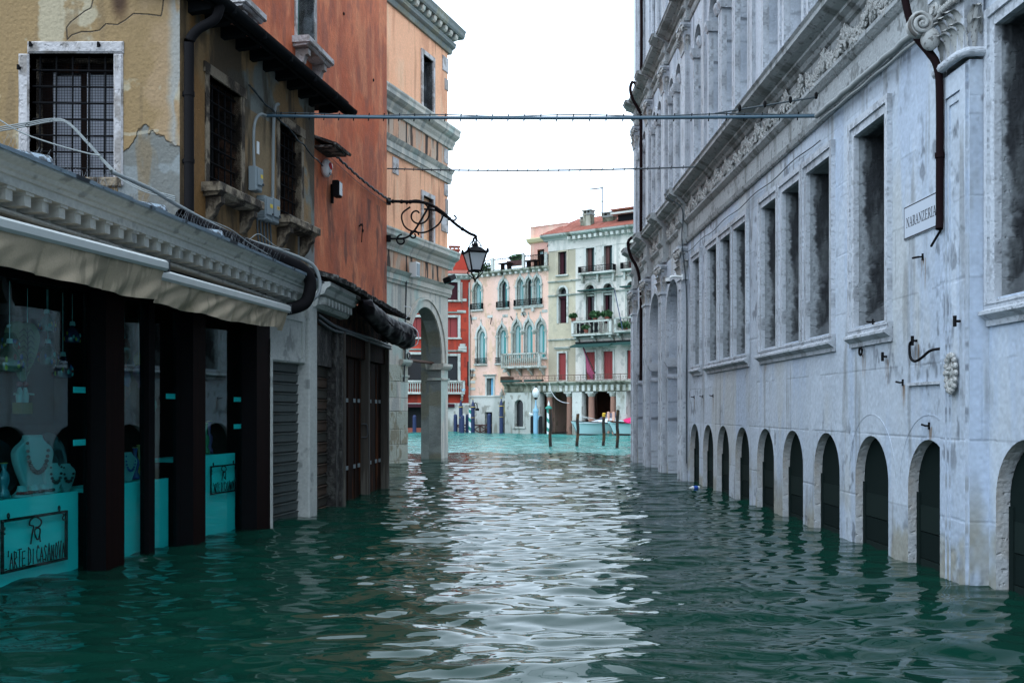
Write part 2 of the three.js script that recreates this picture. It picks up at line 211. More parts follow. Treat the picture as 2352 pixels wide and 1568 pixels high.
// shops
const mShopWhite = std({ map: tex(512, 256, 4, 2, (u, v) => { let c = mixc([0.80, 0.80, 0.775], [0.72, 0.73, 0.71], fbm(u * 1.5, v * 3, 4)); c = mixc(c, [0.45, 0.46, 0.45], 0.55 * sst(0.6, 0.76, fbm(u * 6, v * 5 + 3, 4))); return mul(c, grain(u, v)); }, 0, 0, THREE.MirroredRepeatWrapping), roughness: 0.7 });
const mShopDark = dull({ color: [0.006, 0.006, 0.007], roughness: 0.6 });
const mShopBrown = dull({ map: tex(256, 512, 1, 2, (u, v) => mul(mixc([0.125, 0.06, 0.052], [0.07, 0.04, 0.038], fbm(u * 30, v * 1.2, 4)), 1)), roughness: 0.6 });
const mGlass = phys({ color: [0.62, 0.93, 0.93], transmission: 1, thickness: 0, roughness: 0.02, ior: 1.5, specularIntensity: 1 });
const mTeal = std({ color: [0.10, 0.88, 0.84], roughness: 0.55 });
const mIron = dull({ color: [0.01, 0.01, 0.011], roughness: 0.7 });
const mIronGrey = std({ color: [0.06, 0.065, 0.07], roughness: 0.55, metalness: 0.5 });
const mRust = std({ color: [0.09, 0.045, 0.03], roughness: 0.85 });
const mAwn = std({ map: tex(512, 512, 3, 3, (u, v) => { let c = mixc([0.81, 0.73, 0.62], [0.72, 0.645, 0.545], fbm(u * 1.6, v * 2.4, 4)); c = mixc(c, [0.45, 0.42, 0.31], 0.6 * sst(0.55, 0.75, fbm(u * 2.5 + 6, v * 3.5, 4))); c = mixc(c, [0.50, 0.46, 0.38], 0.5 * sst(0.55, 0.68, fbm(u * 9, v * 1.6 + 4, 4))); return mul(c, 0.95 + 0.1 * n2(u * 170, v * 170)); }, 0, 0, THREE.MirroredRepeatWrapping), roughness: 0.85, side: THREE.DoubleSide });
const mAlu = std({ color: [0.5, 0.52, 0.5], roughness: 0.4, metalness: 0.15 });
const mZinc = std({ map: tex(256, 256, 1.5, 1.5, (u, v) => { let c = mixc([0.66, 0.72, 0.77], [0.50, 0.57, 0.62], fbm(u * 6, v * 6, 4)); return mixc(c, [0.15, 0.17, 0.19], 0.85 * sst(0.56, 0.64, fbm(u * 5 + 3, v * 9, 4))); }, 0, 0, THREE.MirroredRepeatWrapping), roughness: 0.45, metalness: 0.35 });
const mGutter = dull({ color: [0.008, 0.009, 0.01], roughness: 0.85 });
const mPipe = dull({ color: [0.012, 0.011, 0.012], roughness: 0.7 });
const mPipeRed = dull({ color: [0.012, 0.006, 0.007], roughness: 0.8 });
const mCable = std({ color: [0.035, 0.05, 0.06], roughness: 0.55 });
const mCableG = std({ color: [0.24, 0.26, 0.26], roughness: 0.6 });
const mCableBlue = std({ color: [0.05, 0.10, 0.14], roughness: 0.5 });
const mBox = std({ color: [0.22, 0.26, 0.275], roughness: 0.6 });
const mYellow = std({ color: [0.7, 0.5, 0.03], roughness: 0.6 });
const mWhite = std({ color: [0.72, 0.74, 0.74], roughness: 0.55 });
const mRedLamp = std({ color: [0.5, 0.012, 0.015], roughness: 0.25 });
const mBrickIn = dull({ map: tex(512, 512, 3, 3, (u, v) => mul(mixc([0.30, 0.22, 0.18], [0.16, 0.14, 0.13], sst(0.4, 0.6, fbm(u * 5, v * 5, 4))), grain(u, v)), 0, 0, THREE.MirroredRepeatWrapping), ...bump(tStoneBump, 0.03) });
const woodTex = (a, b, s, seed) => tex(256, 512, 0.8, 3.2, (u, v) => { let c = mixc(a, b, fbm(u * 42 + seed, v * 1.4, 4)); c = mixc(c, mul(b, 0.5), 0.7 * sst(0.6, 0.75, fbm(u * 18 + seed, v * 1.1 + 5, 4))); if (s) c = mixc(c, s, 0.6 * sst(0.64, 0.74, fbm(u * 9 + seed, v * 0.7 + 2, 4))); return c; }, 0, 0, THREE.MirroredRepeatWrapping);
const mWood = [dull({ map: woodTex([0.20, 0.125, 0.098], [0.125, 0.088, 0.075], [0.42, 0.22, 0.10], 1), roughness: 0.8 }), dull({ map: woodTex([0.165, 0.11, 0.09], [0.11, 0.082, 0.072], [0.3, 0.17, 0.09], 33), roughness: 0.8 }), dull({ map: woodTex([0.215, 0.135, 0.10], [0.14, 0.092, 0.078], null, 77), roughness: 0.8 })];
const mWoodGrey = std({ map: woodTex([0.34, 0.31, 0.27], [0.21, 0.19, 0.17], [0.46, 0.44, 0.40], 5), roughness: 0.9 });
const mRough = std({ map: tex(256, 512, 1, 2, (u, v) => mul(mixc([0.20, 0.19, 0.18], [0.34, 0.33, 0.31], sst(0.45, 0.7, fbm(u * 14, v * 9, 4))), 1), 0, 0, THREE.MirroredRepeatWrapping), ...bump(tStoneBump, 0.04) });
const slatTex = (a, b, r, seed) => tex(256, 256, 1.4, 1.4, (u, v) => { let c = mixc(a, b, fbm(u * 3 + seed, v * 3, 4)); return mul(mixc(c, r, 0.85 * sst(0.5, 0.68, fbm(u * 2.2 + seed, v * 2.6 + seed, 4))), grain(u, v)); }, 0, 0, THREE.MirroredRepeatWrapping);
const mSlat = std({ map: slatTex([0.36, 0.39, 0.38], [0.26, 0.29, 0.29], [0.34, 0.30, 0.25], 4), roughness: 0.55, metalness: 0.25 });
const mSlatRust = [std({ map: slatTex([0.34, 0.24, 0.17], [0.25, 0.21, 0.18], [0.38, 0.19, 0.10], 14), roughness: 0.75 }), std({ map: slatTex([0.28, 0.25, 0.2], [0.22, 0.21, 0.19], [0.36, 0.22, 0.12], 54), roughness: 0.75 }), std({ map: slatTex([0.38, 0.25, 0.15], [0.3, 0.22, 0.17], [0.42, 0.33, 0.12], 84), roughness: 0.75 })];
const mTarp = phys({ color: [0.008, 0.006, 0.008], roughness: 0.5, specularIntensity: 0.2 });
const mSlab = std({ map: tex(256, 256, 1.5, 1.5, (u, v) => mul(mixc([0.16, 0.15, 0.145], [0.47, 0.46, 0.44], sst(0.52, 0.68, fbm(u * 8, v * 8, 4))), 1), 0, 0, THREE.MirroredRepeatWrapping), ...bump(tStoneBump, 0.05) });
const mCurtain = std({ color: [0.36, 0.37, 0.42], roughness: 0.9 });
const mFrameWhite = std({ color: [0.5, 0.5, 0.54], roughness: 0.6 });
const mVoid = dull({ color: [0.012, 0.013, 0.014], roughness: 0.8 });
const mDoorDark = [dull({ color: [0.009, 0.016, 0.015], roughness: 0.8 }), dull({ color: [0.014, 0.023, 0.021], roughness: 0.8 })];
const mGreenShut = std({ color: [0.02, 0.12, 0.10], roughness: 0.6 });
const mLime = std({ map: tex(256, 256, 2, 2, (u, v) => mul(mixc([0.74, 0.72, 0.72], [0.58, 0.55, 0.53], sst(0.45, 0.65, fbm(u * 5, v * 5, 4))), grain(u, v)), 0, 0, THREE.MirroredRepeatWrapping), ...bump(tStoneBump, 0.02) });
const mSill = std({ map: tex(256, 256, 1.5, 1.5, (u, v) => mul(mixc([0.56, 0.50, 0.42], [0.24, 0.20, 0.16], sst(0.42, 0.62, fbm(u * 6, v * 4, 4))), grain(u, v)), 0, 0, THREE.MirroredRepeatWrapping), ...bump(tStoneBump, 0.03) });

// far bank
const farTex = (a, b, st, seed, w = 8, h = 12) => tex(512, 512, w, h, (u, v) => { let c = mixc(a, b, sst(0.35, 0.65, fbm(u * 0.7 + seed, v * 0.5, 4))); c = mixc(c, st, 0.55 * sst(0.55, 0.72, fbm(u * 2.6 + seed, v * 0.5 + seed, 4))); c = mixc(c, mul(st, 0.8), 0.4 * sst(0.6, 0.72, fbm(u * 3.4, v * 2.8 + seed, 4))); return mul(c, grain(u, v)); }, 0, 0, THREE.MirroredRepeatWrapping);
const mPink = std({ map: farTex([0.93, 0.775, 0.71], [0.92, 0.75, 0.67], [0.87, 0.73, 0.58], 3) });
const mPinkTop = std({ map: farTex([0.86, 0.66, 0.60], [0.82, 0.60, 0.52], [0.86, 0.74, 0.66], 8) });
const mBeige = std({ map: farTex([0.76, 0.71, 0.61], [0.68, 0.635, 0.55], [0.82, 0.775, 0.69], 13) });
const mWhiteHouse = std({ map: farTex([0.87, 0.84, 0.80], [0.80, 0.775, 0.74], [0.62, 0.63, 0.60], 19) });
const mFarStone = std({ map: farTex([0.80, 0.80, 0.77], [0.70, 0.71, 0.68], [0.45, 0.44, 0.38], 29, 5, 5) });
const mFarStoneMoss = std({ map: farTex([0.66, 0.66, 0.60], [0.42, 0.42, 0.36], [0.16, 0.18, 0.11], 37, 3, 3) });
const mRedPalace = std({ map: farTex([0.72, 0.25, 0.165], [0.62, 0.20, 0.14], [0.50, 0.20, 0.16], 43) });
const mTile = [0, 1, 2].map((k) => std({ color: [[0.34, 0.105, 0.06], [0.26, 0.075, 0.05], [0.38, 0.15, 0.095]][k], roughness: 0.9 }));
const mTealGlass = std({ color: [0.02, 0.23, 0.22], roughness: 0.25 });
const mPaleGlass = std({ color: [0.32, 0.47, 0.47], roughness: 0.3 });
const mDarkGlass = std({ color: [0.012, 0.014, 0.017], roughness: 0.25 });
const mShutRed = std({ color: [0.26, 0.03, 0.03], roughness: 0.7 });
const mShutMaroon = dull({ color: [0.05, 0.016, 0.022], roughness: 0.7 });
const mBlueDoor = std({ color: [0.16, 0.42, 0.62], roughness: 0.6 });
const mPoleBlue = std({ color: [0.006, 0.02, 0.075], roughness: 0.6 });
const mGold = std({ color: [0.55, 0.38, 0.08], roughness: 0.35, metalness: 0.5 });
const mGreenP = std({ color: [0.02, 0.22, 0.17], roughness: 0.55 });
const mLampBlue = std({ color: [0.22, 0.42, 0.55], roughness: 0.5 });
const mPoleWood = std({ map: woodTex([0.20, 0.16, 0.125], [0.11, 0.09, 0.075], [0.42, 0.26, 0.08], 91), roughness: 0.85 });
const mPoleDark = dull({ color: [0.02, 0.021, 0.022], roughness: 0.8 });
const mMahog = std({ color: [0.075, 0.022, 0.018], roughness: 0.6 });
const mLeaf = [[0.03, 0.09, 0.025], [0.045, 0.12, 0.035], [0.02, 0.065, 0.02]].map((c) => std({ color: c, roughness: 0.8, side: THREE.DoubleSide }));
const mMagenta = std({ color: [0.55, 0.01, 0.11], roughness: 0.8 });
const mColumn = std({ map: farTex([0.68, 0.48, 0.40], [0.56, 0.42, 0.36], [0.34, 0.30, 0.27], 61, 2, 4) });
const mColumnPink = std({ color: [0.62, 0.36, 0.27], roughness: 0.8 });
// ---------------------------------------------------------------- water
{
  const xs = [], zs = [];
  for (let x = -70; x < -9; x += Math.max(0.12, (-9 - x) * 0.07)) xs.push(x);
  for (let x = -9; x < -4.2; x += 0.05) xs.push(x);
  for (let x = -4.2; x < 5.4; x += 0.03) xs.push(x);
  for (let x = 5.4, d = 0.06; x < 70; x += d, d = Math.max(0.06, (x - 5.4) * 0.07)) xs.push(x);
  for (let z = -45; z < 1.4; z += 1.3) zs.push(z);
  for (let z = 1.5; z < 96; z += Math.max(0.02, Math.min(0.34, 0.0031 * z))) zs.push(z);
  const nx = xs.length, nz = zs.length, pos = new Float32Array(nx * nz * 3), nor = new Float32Array(nx * nz * 3), uv = new Float32Array(nx * nz * 2), idx = [], far = [];
  const r = rng(21), W = [];
  // wind ripples running up the lane, crests mostly across it
  for (let i = 0; i < 60; i++) { const l = 0.19 * Math.pow(1.6 / 0.19, Math.pow(i / 59, 1.1)), a = (r() + r() + r() - 1.5) * 0.85, s = 0.0255 * (l < 0.2 ? 0.75 : 1) * (l > 0.7 ? 0.8 : 1), k = (2 * PI) / l; W.push([k * Math.sin(a), k * Math.cos(a), s / k, r() * 6.28, l]); }
  for (let i = 0; i < 10; i++) { const l = 0.09 + 0.08 * r(), a = (r() - 0.5) * 2.0, k = (2 * PI) / l; W.push([k * Math.sin(a), k * Math.cos(a), 0.010 / k, r() * 6.28, l]); }
  const C = []; // canal chop
  for (let i = 0; i < 26; i++) { const l = 0.75 + 3.2 * Math.pow(i / 25, 1.5), a = 0.35 + (r() + r() - 1) * 1.2, s = 0.036, k = (2 * PI) / l; C.push([k * Math.sin(a), k * Math.cos(a), s / k, r() * 6.28, l]); }
  for (let j = 0; j < nz; j++) for (let i = 0; i < nx; i++) {
    const x = xs[i], z = zs[j], q = j * nx + i, dz = Math.max(zs[Math.min(j + 1, nz - 1)] - zs[Math.max(0, j - 1)], 0.04) / 2, canal = sst(33, 44, z + 2 * (n2(x * 0.4, z * 0.4) - 0.5));
    let h = 0, gx = 0, gz = 0;
    const calm = 0.3 + 1.35 * fbm(x * 0.4 + 3, z * 0.24, 3);
    const run = (S, amp) => { for (const [kx, kz, A, ph, l] of S) { const f = amp * Math.min(1, Math.max(0, (l / dz - 2.5) / 2)); if (f <= 0) continue; const t = kx * x + kz * z + ph, c = Math.cos(t), s = Math.sin(t); h += f * A * c; gx -= f * A * kx * s; gz -= f * A * kz * s; } };
    run(W, calm * (1 - 0.25 * canal)); if (canal > 0) run(C, canal);
    pos[q * 3] = x; pos[q * 3 + 1] = h * 0.9; pos[q * 3 + 2] = -z;
    const L = Math.hypot(gx, 1, gz); nor[q * 3] = -gx / L; nor[q * 3 + 1] = 1 / L; nor[q * 3 + 2] = gz / L;
    uv[q * 2] = x; uv[q * 2 + 1] = z;
  }
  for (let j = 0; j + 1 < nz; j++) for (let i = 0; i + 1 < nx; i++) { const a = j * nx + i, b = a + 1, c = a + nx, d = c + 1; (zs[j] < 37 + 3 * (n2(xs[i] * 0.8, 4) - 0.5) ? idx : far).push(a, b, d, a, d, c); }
  const g = new THREE.BufferGeometry();
  g.setAttribute('position', new THREE.BufferAttribute(pos, 3)); g.setAttribute('normal', new THREE.BufferAttribute(nor, 3)); g.setAttribute('uv', new THREE.BufferAttribute(uv, 2)); g.setIndex(idx);
  const tW = tex(512, 512, 2.6, 2.6, (u, v) => 0.6 * fbm(u * 3.2 + 0.5 * fbm(u * 2, v * 2, 2), v * 7, 3) + 0.25 * fbm(u * 9, v * 18, 2), 0, 0, THREE.MirroredRepeatWrapping, false);
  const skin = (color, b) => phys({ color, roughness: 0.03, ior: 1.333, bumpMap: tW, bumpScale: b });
  const o = obj('flood_water', g, skin([0.003, 0.028, 0.0185], 0.003));   // shallow water over dark paving to the quay edge; colour also holds lane shade
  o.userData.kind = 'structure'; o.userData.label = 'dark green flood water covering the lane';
  const g2 = g.clone(); g2.setIndex(far); const c = obj('canal_water', g2, skin([0.035, 0.17, 0.15], 0.07));   // silty lagoon water; colour also holds the brighter open-sky light
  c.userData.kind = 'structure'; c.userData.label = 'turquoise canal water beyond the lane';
}

// ---------------------------------------------------------------- the stone palace on the flooded lane
const palace = onWall('R', 'stone_palace', 'long blue-grey stone palace with half drowned arches and carved frieze', 'palace');
{
  const P = palace, y0 = -1.3, uOf = (Z) => 32 - Z;
  const arches = [9.97, 11.52, 13.1, 14.62, 16.12, 17.66, 19.18, 20.56, 21.98].map((z) => uOf(z)), aw = 1.02, aSpring = 0.80;
  const wins = [[11.04, 12.0], [12.89, 13.88], [14.2, 15.07], [15.4, 16.26], [17.3, 18.2], [18.45, 19.3], [19.6, 20.5], [21.3, 22.05]].map(([a, b]) => [uOf(b), uOf(a)]);
  const wy0 = 2.61, wy1 = 4.9;
  // lower wall, lane side
  obj('wall', ext(rectPath(8.75, 22.43, 2.2, 5.42, THREE.Shape), wins.map(([a, b]) => rectPath(a, b, wy0, wy1)), -0.75, 0), [mPal, mReveal], P); obj('arcade_wall', ext(rectPath(8.75, 22.43, y0, 2.2, THREE.Shape), arches.map((u) => archPath(u, aw, y0 + 0.02, aSpring)), -0.75, 0), [mPal, mRevealArch], P);
  const nearWin = [23.16, 24.2], nearArch = 23.66;
  obj('wall', ext(rectPath(22.43, 62, 2.2, 5.42, THREE.Shape), [rectPath(nearWin[0], nearWin[1], wy0, wy1 + 0.13), rectPath(24.75, 25.75, wy0, wy1 + 0.13)], -0.85, -0.13), [mPal, mReveal], P); obj('arcade_wall', ext(rectPath(22.43, 62, y0, 2.2, THREE.Shape), [archPath(nearArch, 1.08, y0 + 0.02, 0.82), archPath(25.4, 1.08, y0 + 0.02, 0.82)], -0.85, -0.13), [mPal, mRevealArch], P);
  // what closes the openings
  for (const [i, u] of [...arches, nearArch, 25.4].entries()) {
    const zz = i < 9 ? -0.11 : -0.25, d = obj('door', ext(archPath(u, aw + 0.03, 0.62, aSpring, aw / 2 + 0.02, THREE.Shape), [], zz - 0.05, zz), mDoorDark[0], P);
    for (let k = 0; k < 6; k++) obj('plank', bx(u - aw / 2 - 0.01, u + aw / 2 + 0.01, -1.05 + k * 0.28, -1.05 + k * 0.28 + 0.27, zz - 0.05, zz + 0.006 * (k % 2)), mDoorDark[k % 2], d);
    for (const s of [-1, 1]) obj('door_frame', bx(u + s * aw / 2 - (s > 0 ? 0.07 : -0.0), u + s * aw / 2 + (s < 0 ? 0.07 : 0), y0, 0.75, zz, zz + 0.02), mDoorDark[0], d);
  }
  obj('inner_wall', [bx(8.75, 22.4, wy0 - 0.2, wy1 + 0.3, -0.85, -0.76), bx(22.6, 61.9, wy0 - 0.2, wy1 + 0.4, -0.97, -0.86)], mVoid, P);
  // a faint relieving arch of voussoirs over each opening
  for (const u of arches.slice(0, 2)) obj('relieving_arch', archBand(u, aw + 0.44, aw + 0.415, 0.8, 0.8, aw / 2 + 0.26, aw / 2 + 0.246, -0.01, 0.004), mPal, P);
  // window surrounds and sills
  const surround = (a, b, z = 0, y1 = wy1) => {
    const w = 0.115, s = obj('window_surround', [ext(rectPath(a - w, b + w, wy0 - 0.06, y1 + w + 0.02, THREE.Shape), [rectPath(a + 0.002, b - 0.002, wy0 - 0.05, y1 - 0.002)], z - 0.03, z + 0.035), ext(rectPath(a - w - 0.03, b + w + 0.03, wy0 - 0.06, y1 + w + 0.06, THREE.Shape), [rectPath(a - w + 0.03, b + w - 0.03, wy0 - 0.05, y1 + w - 0.02)], z - 0.03, z + 0.06)], mTrim, P);
    obj('sill', [mould([[z - 0.05, wy0 - 0.02], [z + 0.05, wy0 - 0.03], [z + 0.05, wy0 - 0.1], [z + 0.1, wy0 - 0.12], [z + 0.1, wy0 - 0.15], [z + 0.03, wy0 - 0.2], [z + 0.03, wy0 - 0.25], [z - 0.05, wy0 - 0.25]], a - w - 0.05, b + w + 0.05)], mTrim, s);
  };
  wins.forEach(([a, b]) => surround(a, b)); surround(nearWin[0], nearWin[1], -0.13, wy1 + 0.13); surround(24.75, 25.75, -0.13, wy1 + 0.13);
  // near pilaster with sunk panel
  const pil = obj('pilaster', [bx(22.43, 22.99, y0, 4.78, -0.14, 0.045), ext(rectPath(22.45, 22.97, y0 + 0.02, 4.75, THREE.Shape), [rectPath(22.56, 22.86, y0 + 0.2, 4.55)], 0.045, 0.075), ext(rectPath(22.565, 22.855, y0 + 0.2, 4.54, THREE.Shape), [rectPath(22.61, 22.81, y0 + 0.3, 4.47)], 0.045, 0.06)], mPal, P);
  obj('collar', tube([[22.40, 4.84, 0.02], [22.42, 4.84, 0.1], [22.7, 4.84, 0.115], [22.98, 4.84, 0.1], [23.02, 4.84, 0.02], [23.02, 4.84, -0.12]], 0.045, 40), mTrim, pil);
  // carved medallion on the near pilaster
  { const m = obj('medallion', [sc(new THREE.TorusGeometry(0.105, 0.022, 6, 20), 0.85, 1.5, 1).translate(22.71, 1.95, 0.085), ball(22.71, 1.97, 0.06, 0.075, 0.8, 1.3, 0.7), ball(22.71, 1.86, 0.075, 0.05, 1, 1.1, 0.8), ball(22.69, 1.99, 0.11, 0.016), ball(22.73, 1.99, 0.11, 0.016), ball(22.71, 1.95, 0.12, 0.02)], mOrn, pil); const r = rng(5); const l = []; for (let i = 0; i < 16; i++) { const a = (i / 16) * 2 * PI; l.push(ball(22.71 + 0.098 * Math.cos(a), 1.95 + 0.17 * Math.sin(a), 0.09, 0.026 + 0.008 * r(), 1.2, 1, 0.8, 7)); } obj('wreath', l, mOrn, m); }
  // capital: acanthus leaves, volutes, egg band, abacus. Built once about the origin, width 0.6
  const volute = (s) => { const p = []; for (let i = 0; i <= 30; i++) { const t = i / 30, a = t * 4.6 * PI, r = 0.125 * (1 - t * 0.86); p.push([s * (0.235 + r * Math.cos(a)), 0.60 + r * Math.sin(a), 0.085 + 0.05 * t]); } return tube(p, 0.024, 90, 6); };
  const leafGeo = (h, w, out) => { const g = new THREE.PlaneGeometry(w, h, 4, 7), p = g.attributes.position; for (let i = 0; i < p.count; i++) { const t = p.getY(i) / h + 0.5, x = p.getX(i); const taper = Math.sin(PI * Math.min(1, 0.28 + t * 0.72)) * (0.8 + 0.2 * Math.cos(t * 22)); p.setXYZ(i, x * (0.35 + 0.75 * taper), t * h - (t > 0.78 ? (t - 0.78) * h * 1.3 : 0), out * (0.25 * t + Math.pow(t, 3)) - Math.abs(x) * 0.45 + 0.015 * Math.cos(x * 80)); } g.computeVertexNormals(); return g; };
  const capGeos = () => {
    const l = [volute(-1), volute(1), tr(rx(new THREE.CylinderGeometry(0.05, 0.05, 0.2, 10), PI / 2), -0.235, 0.6, 0.06), tr(rx(new THREE.CylinderGeometry(0.05, 0.05, 0.2, 10), PI / 2), 0.235, 0.6, 0.06)];
    for (const x of [-0.22, -0.075, 0.075, 0.22]) l.push(tr(leafGeo(0.34, 0.17, 0.11), x, 0.02, 0.05));
    for (const x of [-0.15, 0, 0.15]) l.push(tr(leafGeo(0.52, 0.17, 0.13), x, 0.04, 0.035));
    for (const s of [-1, 1]) for (const h of [0.36, 0.54]) l.push(tr(ry(leafGeo(h, 0.17, 0.1), s * PI / 2), s * 0.27, 0.02, -0.05));
    for (let i = -3; i <= 3; i++) l.push(ball(i * 0.055, 0.55, 0.1, 0.03, 1, 1.3, 1, 7));
    l.push(ball(0, 0.72, 0.12, 0.055, 1, 1, 0.8, 8));
    return l;
  };
  const capA = merge(capGeos()), capB = merge([bx(-0.26, 0.26, 0, 0.66, -0.14, 0.05), bx(-0.34, 0.34, 0.69, 0.76, -0.16, 0.15), bx(-0.31, 0.31, 0.65, 0.69, -0.16, 0.11)]);
  const capital = (u, y, s, z = 0) => { const c = obj('capital', capB, mTrim, P); c.position.set(u, y, z); c.scale.setScalar(s); const k = obj('carving', capA, mOrn, c); return c; };
  { const c = capital(22.71, 4.87, 0.93, 0.03), p = []; for (let i = 0; i <= 34; i++) { const t = i / 34, a = -1.2 + t * 4.4 * PI, r = 0.125 * (1 - 0.85 * t); p.push([-0.14 + 0.03 * t, 0.42 + r * Math.sin(a), 0.3 + r * Math.cos(a)]); } obj('corner_volute', [tube(p, 0.024, 90, 6), tr(rz(new THREE.CylinderGeometry(0.115, 0.115, 0.11, 18), PI / 2), -0.2, 0.42, 0.3), ball(-0.12, 0.42, 0.3, 0.03), sc(new THREE.SphereGeometry(0.1, 10, 8), 0.7, 1.2, 1).translate(-0.16, 0.27, 0.2)], mOrn, c); }
  // far bays: three tall arches between pilasters
  const pz = [0.62, 3.3, 6.1, 8.95].map((u) => u), bays = [[1.0, 2.9], [3.68, 5.7], [6.5, 8.55]];
  obj('wall', ext(rectPath(0, 8.75, y0, 5.42, THREE.Shape), bays.map(([a, b]) => archPath((a + b) / 2, b - a - 0.1, y0 + 0.02, 3.85)), -0.95, 0), [mPal, mUpper], P);
  obj('inner_wall', bx(0.1, 8.7, y0, 5.3, -1.1, -0.97), mTrim, P);
  bays.forEach(([a, b]) => {
    obj('archivolt', archBand((a + b) / 2, b - a + 0.14, b - a - 0.102, 2.95, 3.85, (b - a) / 2 + 0.08, (b - a) / 2 - 0.051, -0.02, 0.06), mTrim, P);
    for (const x of [a + 0.05, b - 0.05]) { const s = x < (a + b) / 2 ? 1 : -1; obj('impost', mould([[-0.9, 2.72], [0.03, 2.72], [0.1, 2.86], [0.1, 2.95], [-0.9, 2.95]], x - (s < 0 ? 0.08 : 0.06), x + (s > 0 ? 0.08 : 0.06)), mTrim, P); obj('neck_band', mould([[-0.9, 2.42], [0.05, 2.42], [0.05, 2.47], [-0.9, 2.47]], x - (s < 0 ? 0.05 : 0.03), x + (s > 0 ? 0.05 : 0.03)), mTrim, P); }
  });
  for (const u of pz) {
    const w = 0.26; obj('pilaster', [bx(u - w, u + w, y0, 4.6, -0.1, 0.12), ext(rectPath(u - w + 0.01, u + w - 0.01, y0 + 0.02, 4.58, THREE.Shape), [rectPath(u - w + 0.1, u + w - 0.1, y0 + 0.3, 4.4)], 0.12, 0.145), mould([[0, 4.6], [0.17, 4.6], [0.17, 4.66], [0, 4.66]], u - w - 0.05, u + w + 0.05)], mTrim, P);
    capital(u, 4.64, 0.95, 0.1);
  }
  // entablature over the ground floor; it breaks forward over each pilaster
  const ent = (y, o) => [[-0.3, y], [o + 0.03, y], [o + 0.05, y + 0.02], [o + 0.07, y + 0.09], [o + 0.02, y + 0.11], [o + 0.02, y + 0.42], [o + 0.05, y + 0.44], [o + 0.1, y + 0.5], [o + 0.1, y + 0.55], [o + 0.03, y + 0.58], [o + 0.03, y + 0.9], [o + 0.07, y + 0.92], [o + 0.1, y + 0.97], [o + 0.16, y + 1.01], [o + 0.16, y + 1.05], [o + 0.26, y + 1.09], [o + 0.34, y + 1.14], [o + 0.34, y + 1.2], [o + 0.37, y + 1.24], [o + 0.3, y + 1.27], [-0.3, y + 1.29]];
  obj('entablature', mould(ent(5.42, 0), 9.25, 22.4), mCornice, P);
  obj('entablature', mould(ent(5.42, -0.13), 23.02, 62), mCornice, P);
  obj('entablature', mould(ent(5.42, -0.06), 0, 9.25), mCornice, P);
  for (const u of [...pz, 22.71]) obj('cornice_break', mould(ent(5.418, 0.09).map(([z, y]) => [z, y + (z > 0.3 ? 0.003 : 0)]), u - 0.32, u + 0.32), mCornice, P);
  // frieze carving: garlands of leaves and fruit hanging between ribbons
  { const r = rng(99), lf = sc(new THREE.SphereGeometry(1, 6, 4), 0.028, 0.07, 0.02), fr = new THREE.SphereGeometry(0.026, 6, 5), mk = (ua, ub, zoff) => {
      const l = [], sp = 0.82; for (let u = ua + 0.1; u < ub - 0.1; u += 0.021) { const ph = ((u - ua) % sp) / sp, sag = 0.22 * (1 - Math.pow(2 * ph - 1, 2)), w = 0.035 + 0.05 * Math.sin(PI * ph);
        for (let k = 0; k < 3; k++) { const g = (r() < 0.35 ? fr : lf).clone(); g.rotateZ((r() - 0.5) * 2.6); g.rotateX((r() - 0.5) * 0.9); const s = 0.75 + 0.6 * r(); g.scale(s, s, s); l.push(g.translate(u + (r() - 0.5) * 0.05, 6.26 - sag + (r() - 0.5) * 2 * w, zoff + 0.035 + 0.035 * r())); }
        if (ph < 0.026) { for (let k = 0; k < 14; k++) { const g = lf.clone(); g.rotateZ((r() - 0.5) * 1.1); l.push(g.translate(u + (r() - 0.5) * 0.11, 6.05 + k * 0.016 + 0.02 * r(), zoff + 0.03 + 0.05 * r())); } }
        if (r() < 0.16) { const g = lf.clone(); g.scale(0.7, 1.3, 0.7); g.rotateZ((r() - 0.5) * 2); l.push(g.translate(u, 6.06 + 0.1 * r(), zoff + 0.03)); } }
      const o = obj('frieze_carving', l, mOrn, P); o.userData.kind = 'stuff'; };
    mk(9.3, 14, 0.02); mk(14, 18.2, 0.02); mk(18.2, 22.4, 0.02); mk(0.95, 3, -0.04); mk(3.6, 5.8, -0.04); mk(6.4, 8.65, -0.04); }
  // upper floor: tall arched windows
  const up = [...wins.map(([a, b]) => [a, b]), [21.6, 22.6], [23.4, 24.4]], upR2 = [[1.05, 1.7], [1.95, 2.6], [3.85, 4.5], [4.8, 5.45], [6.65, 7.3], [7.6, 8.3]];
  const all = [...upR2, ...up];
  obj('upper_wall', ext(rectPath(0, 62, 6.68, 10.52, THREE.Shape), all.map(([a, b]) => archPath((a + b) / 2, b - a, 7.05, 9.62)), -0.7, -0.06), [mUpper, mUpper], P);
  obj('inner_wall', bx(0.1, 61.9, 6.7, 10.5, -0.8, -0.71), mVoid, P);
  for (const [a, b] of all) {
    const s = obj('window_surround', ring(archPath((a + b) / 2, b - a + 0.22, 7.04, 9.62, (b - a) / 2 + 0.12, THREE.Shape), archPath((a + b) / 2, b - a - 0.004, 7.05, 9.62), -0.1, 0.0), mTrim, P);
    for (const x of [a, b]) obj('impost', mould([[-0.3, 9.4], [0.02, 9.4], [0.07, 9.52], [0.07, 9.6], [-0.3, 9.6]], x - 0.13, x + 0.06), mTrim, s);
    obj('sill', mould([[-0.2, 6.9], [0.06, 6.92], [0.06, 7.04], [-0.2, 7.05]], a - 0.14, b + 0.14), mTrim, s);
  }
  for (const u of pz) { obj('pilaster', bx(u - 0.24, u + 0.24, 6.7, 9.86, -0.2, 0.06), mTrim, P); capital(u, 9.84, 0.85, 0.04); }
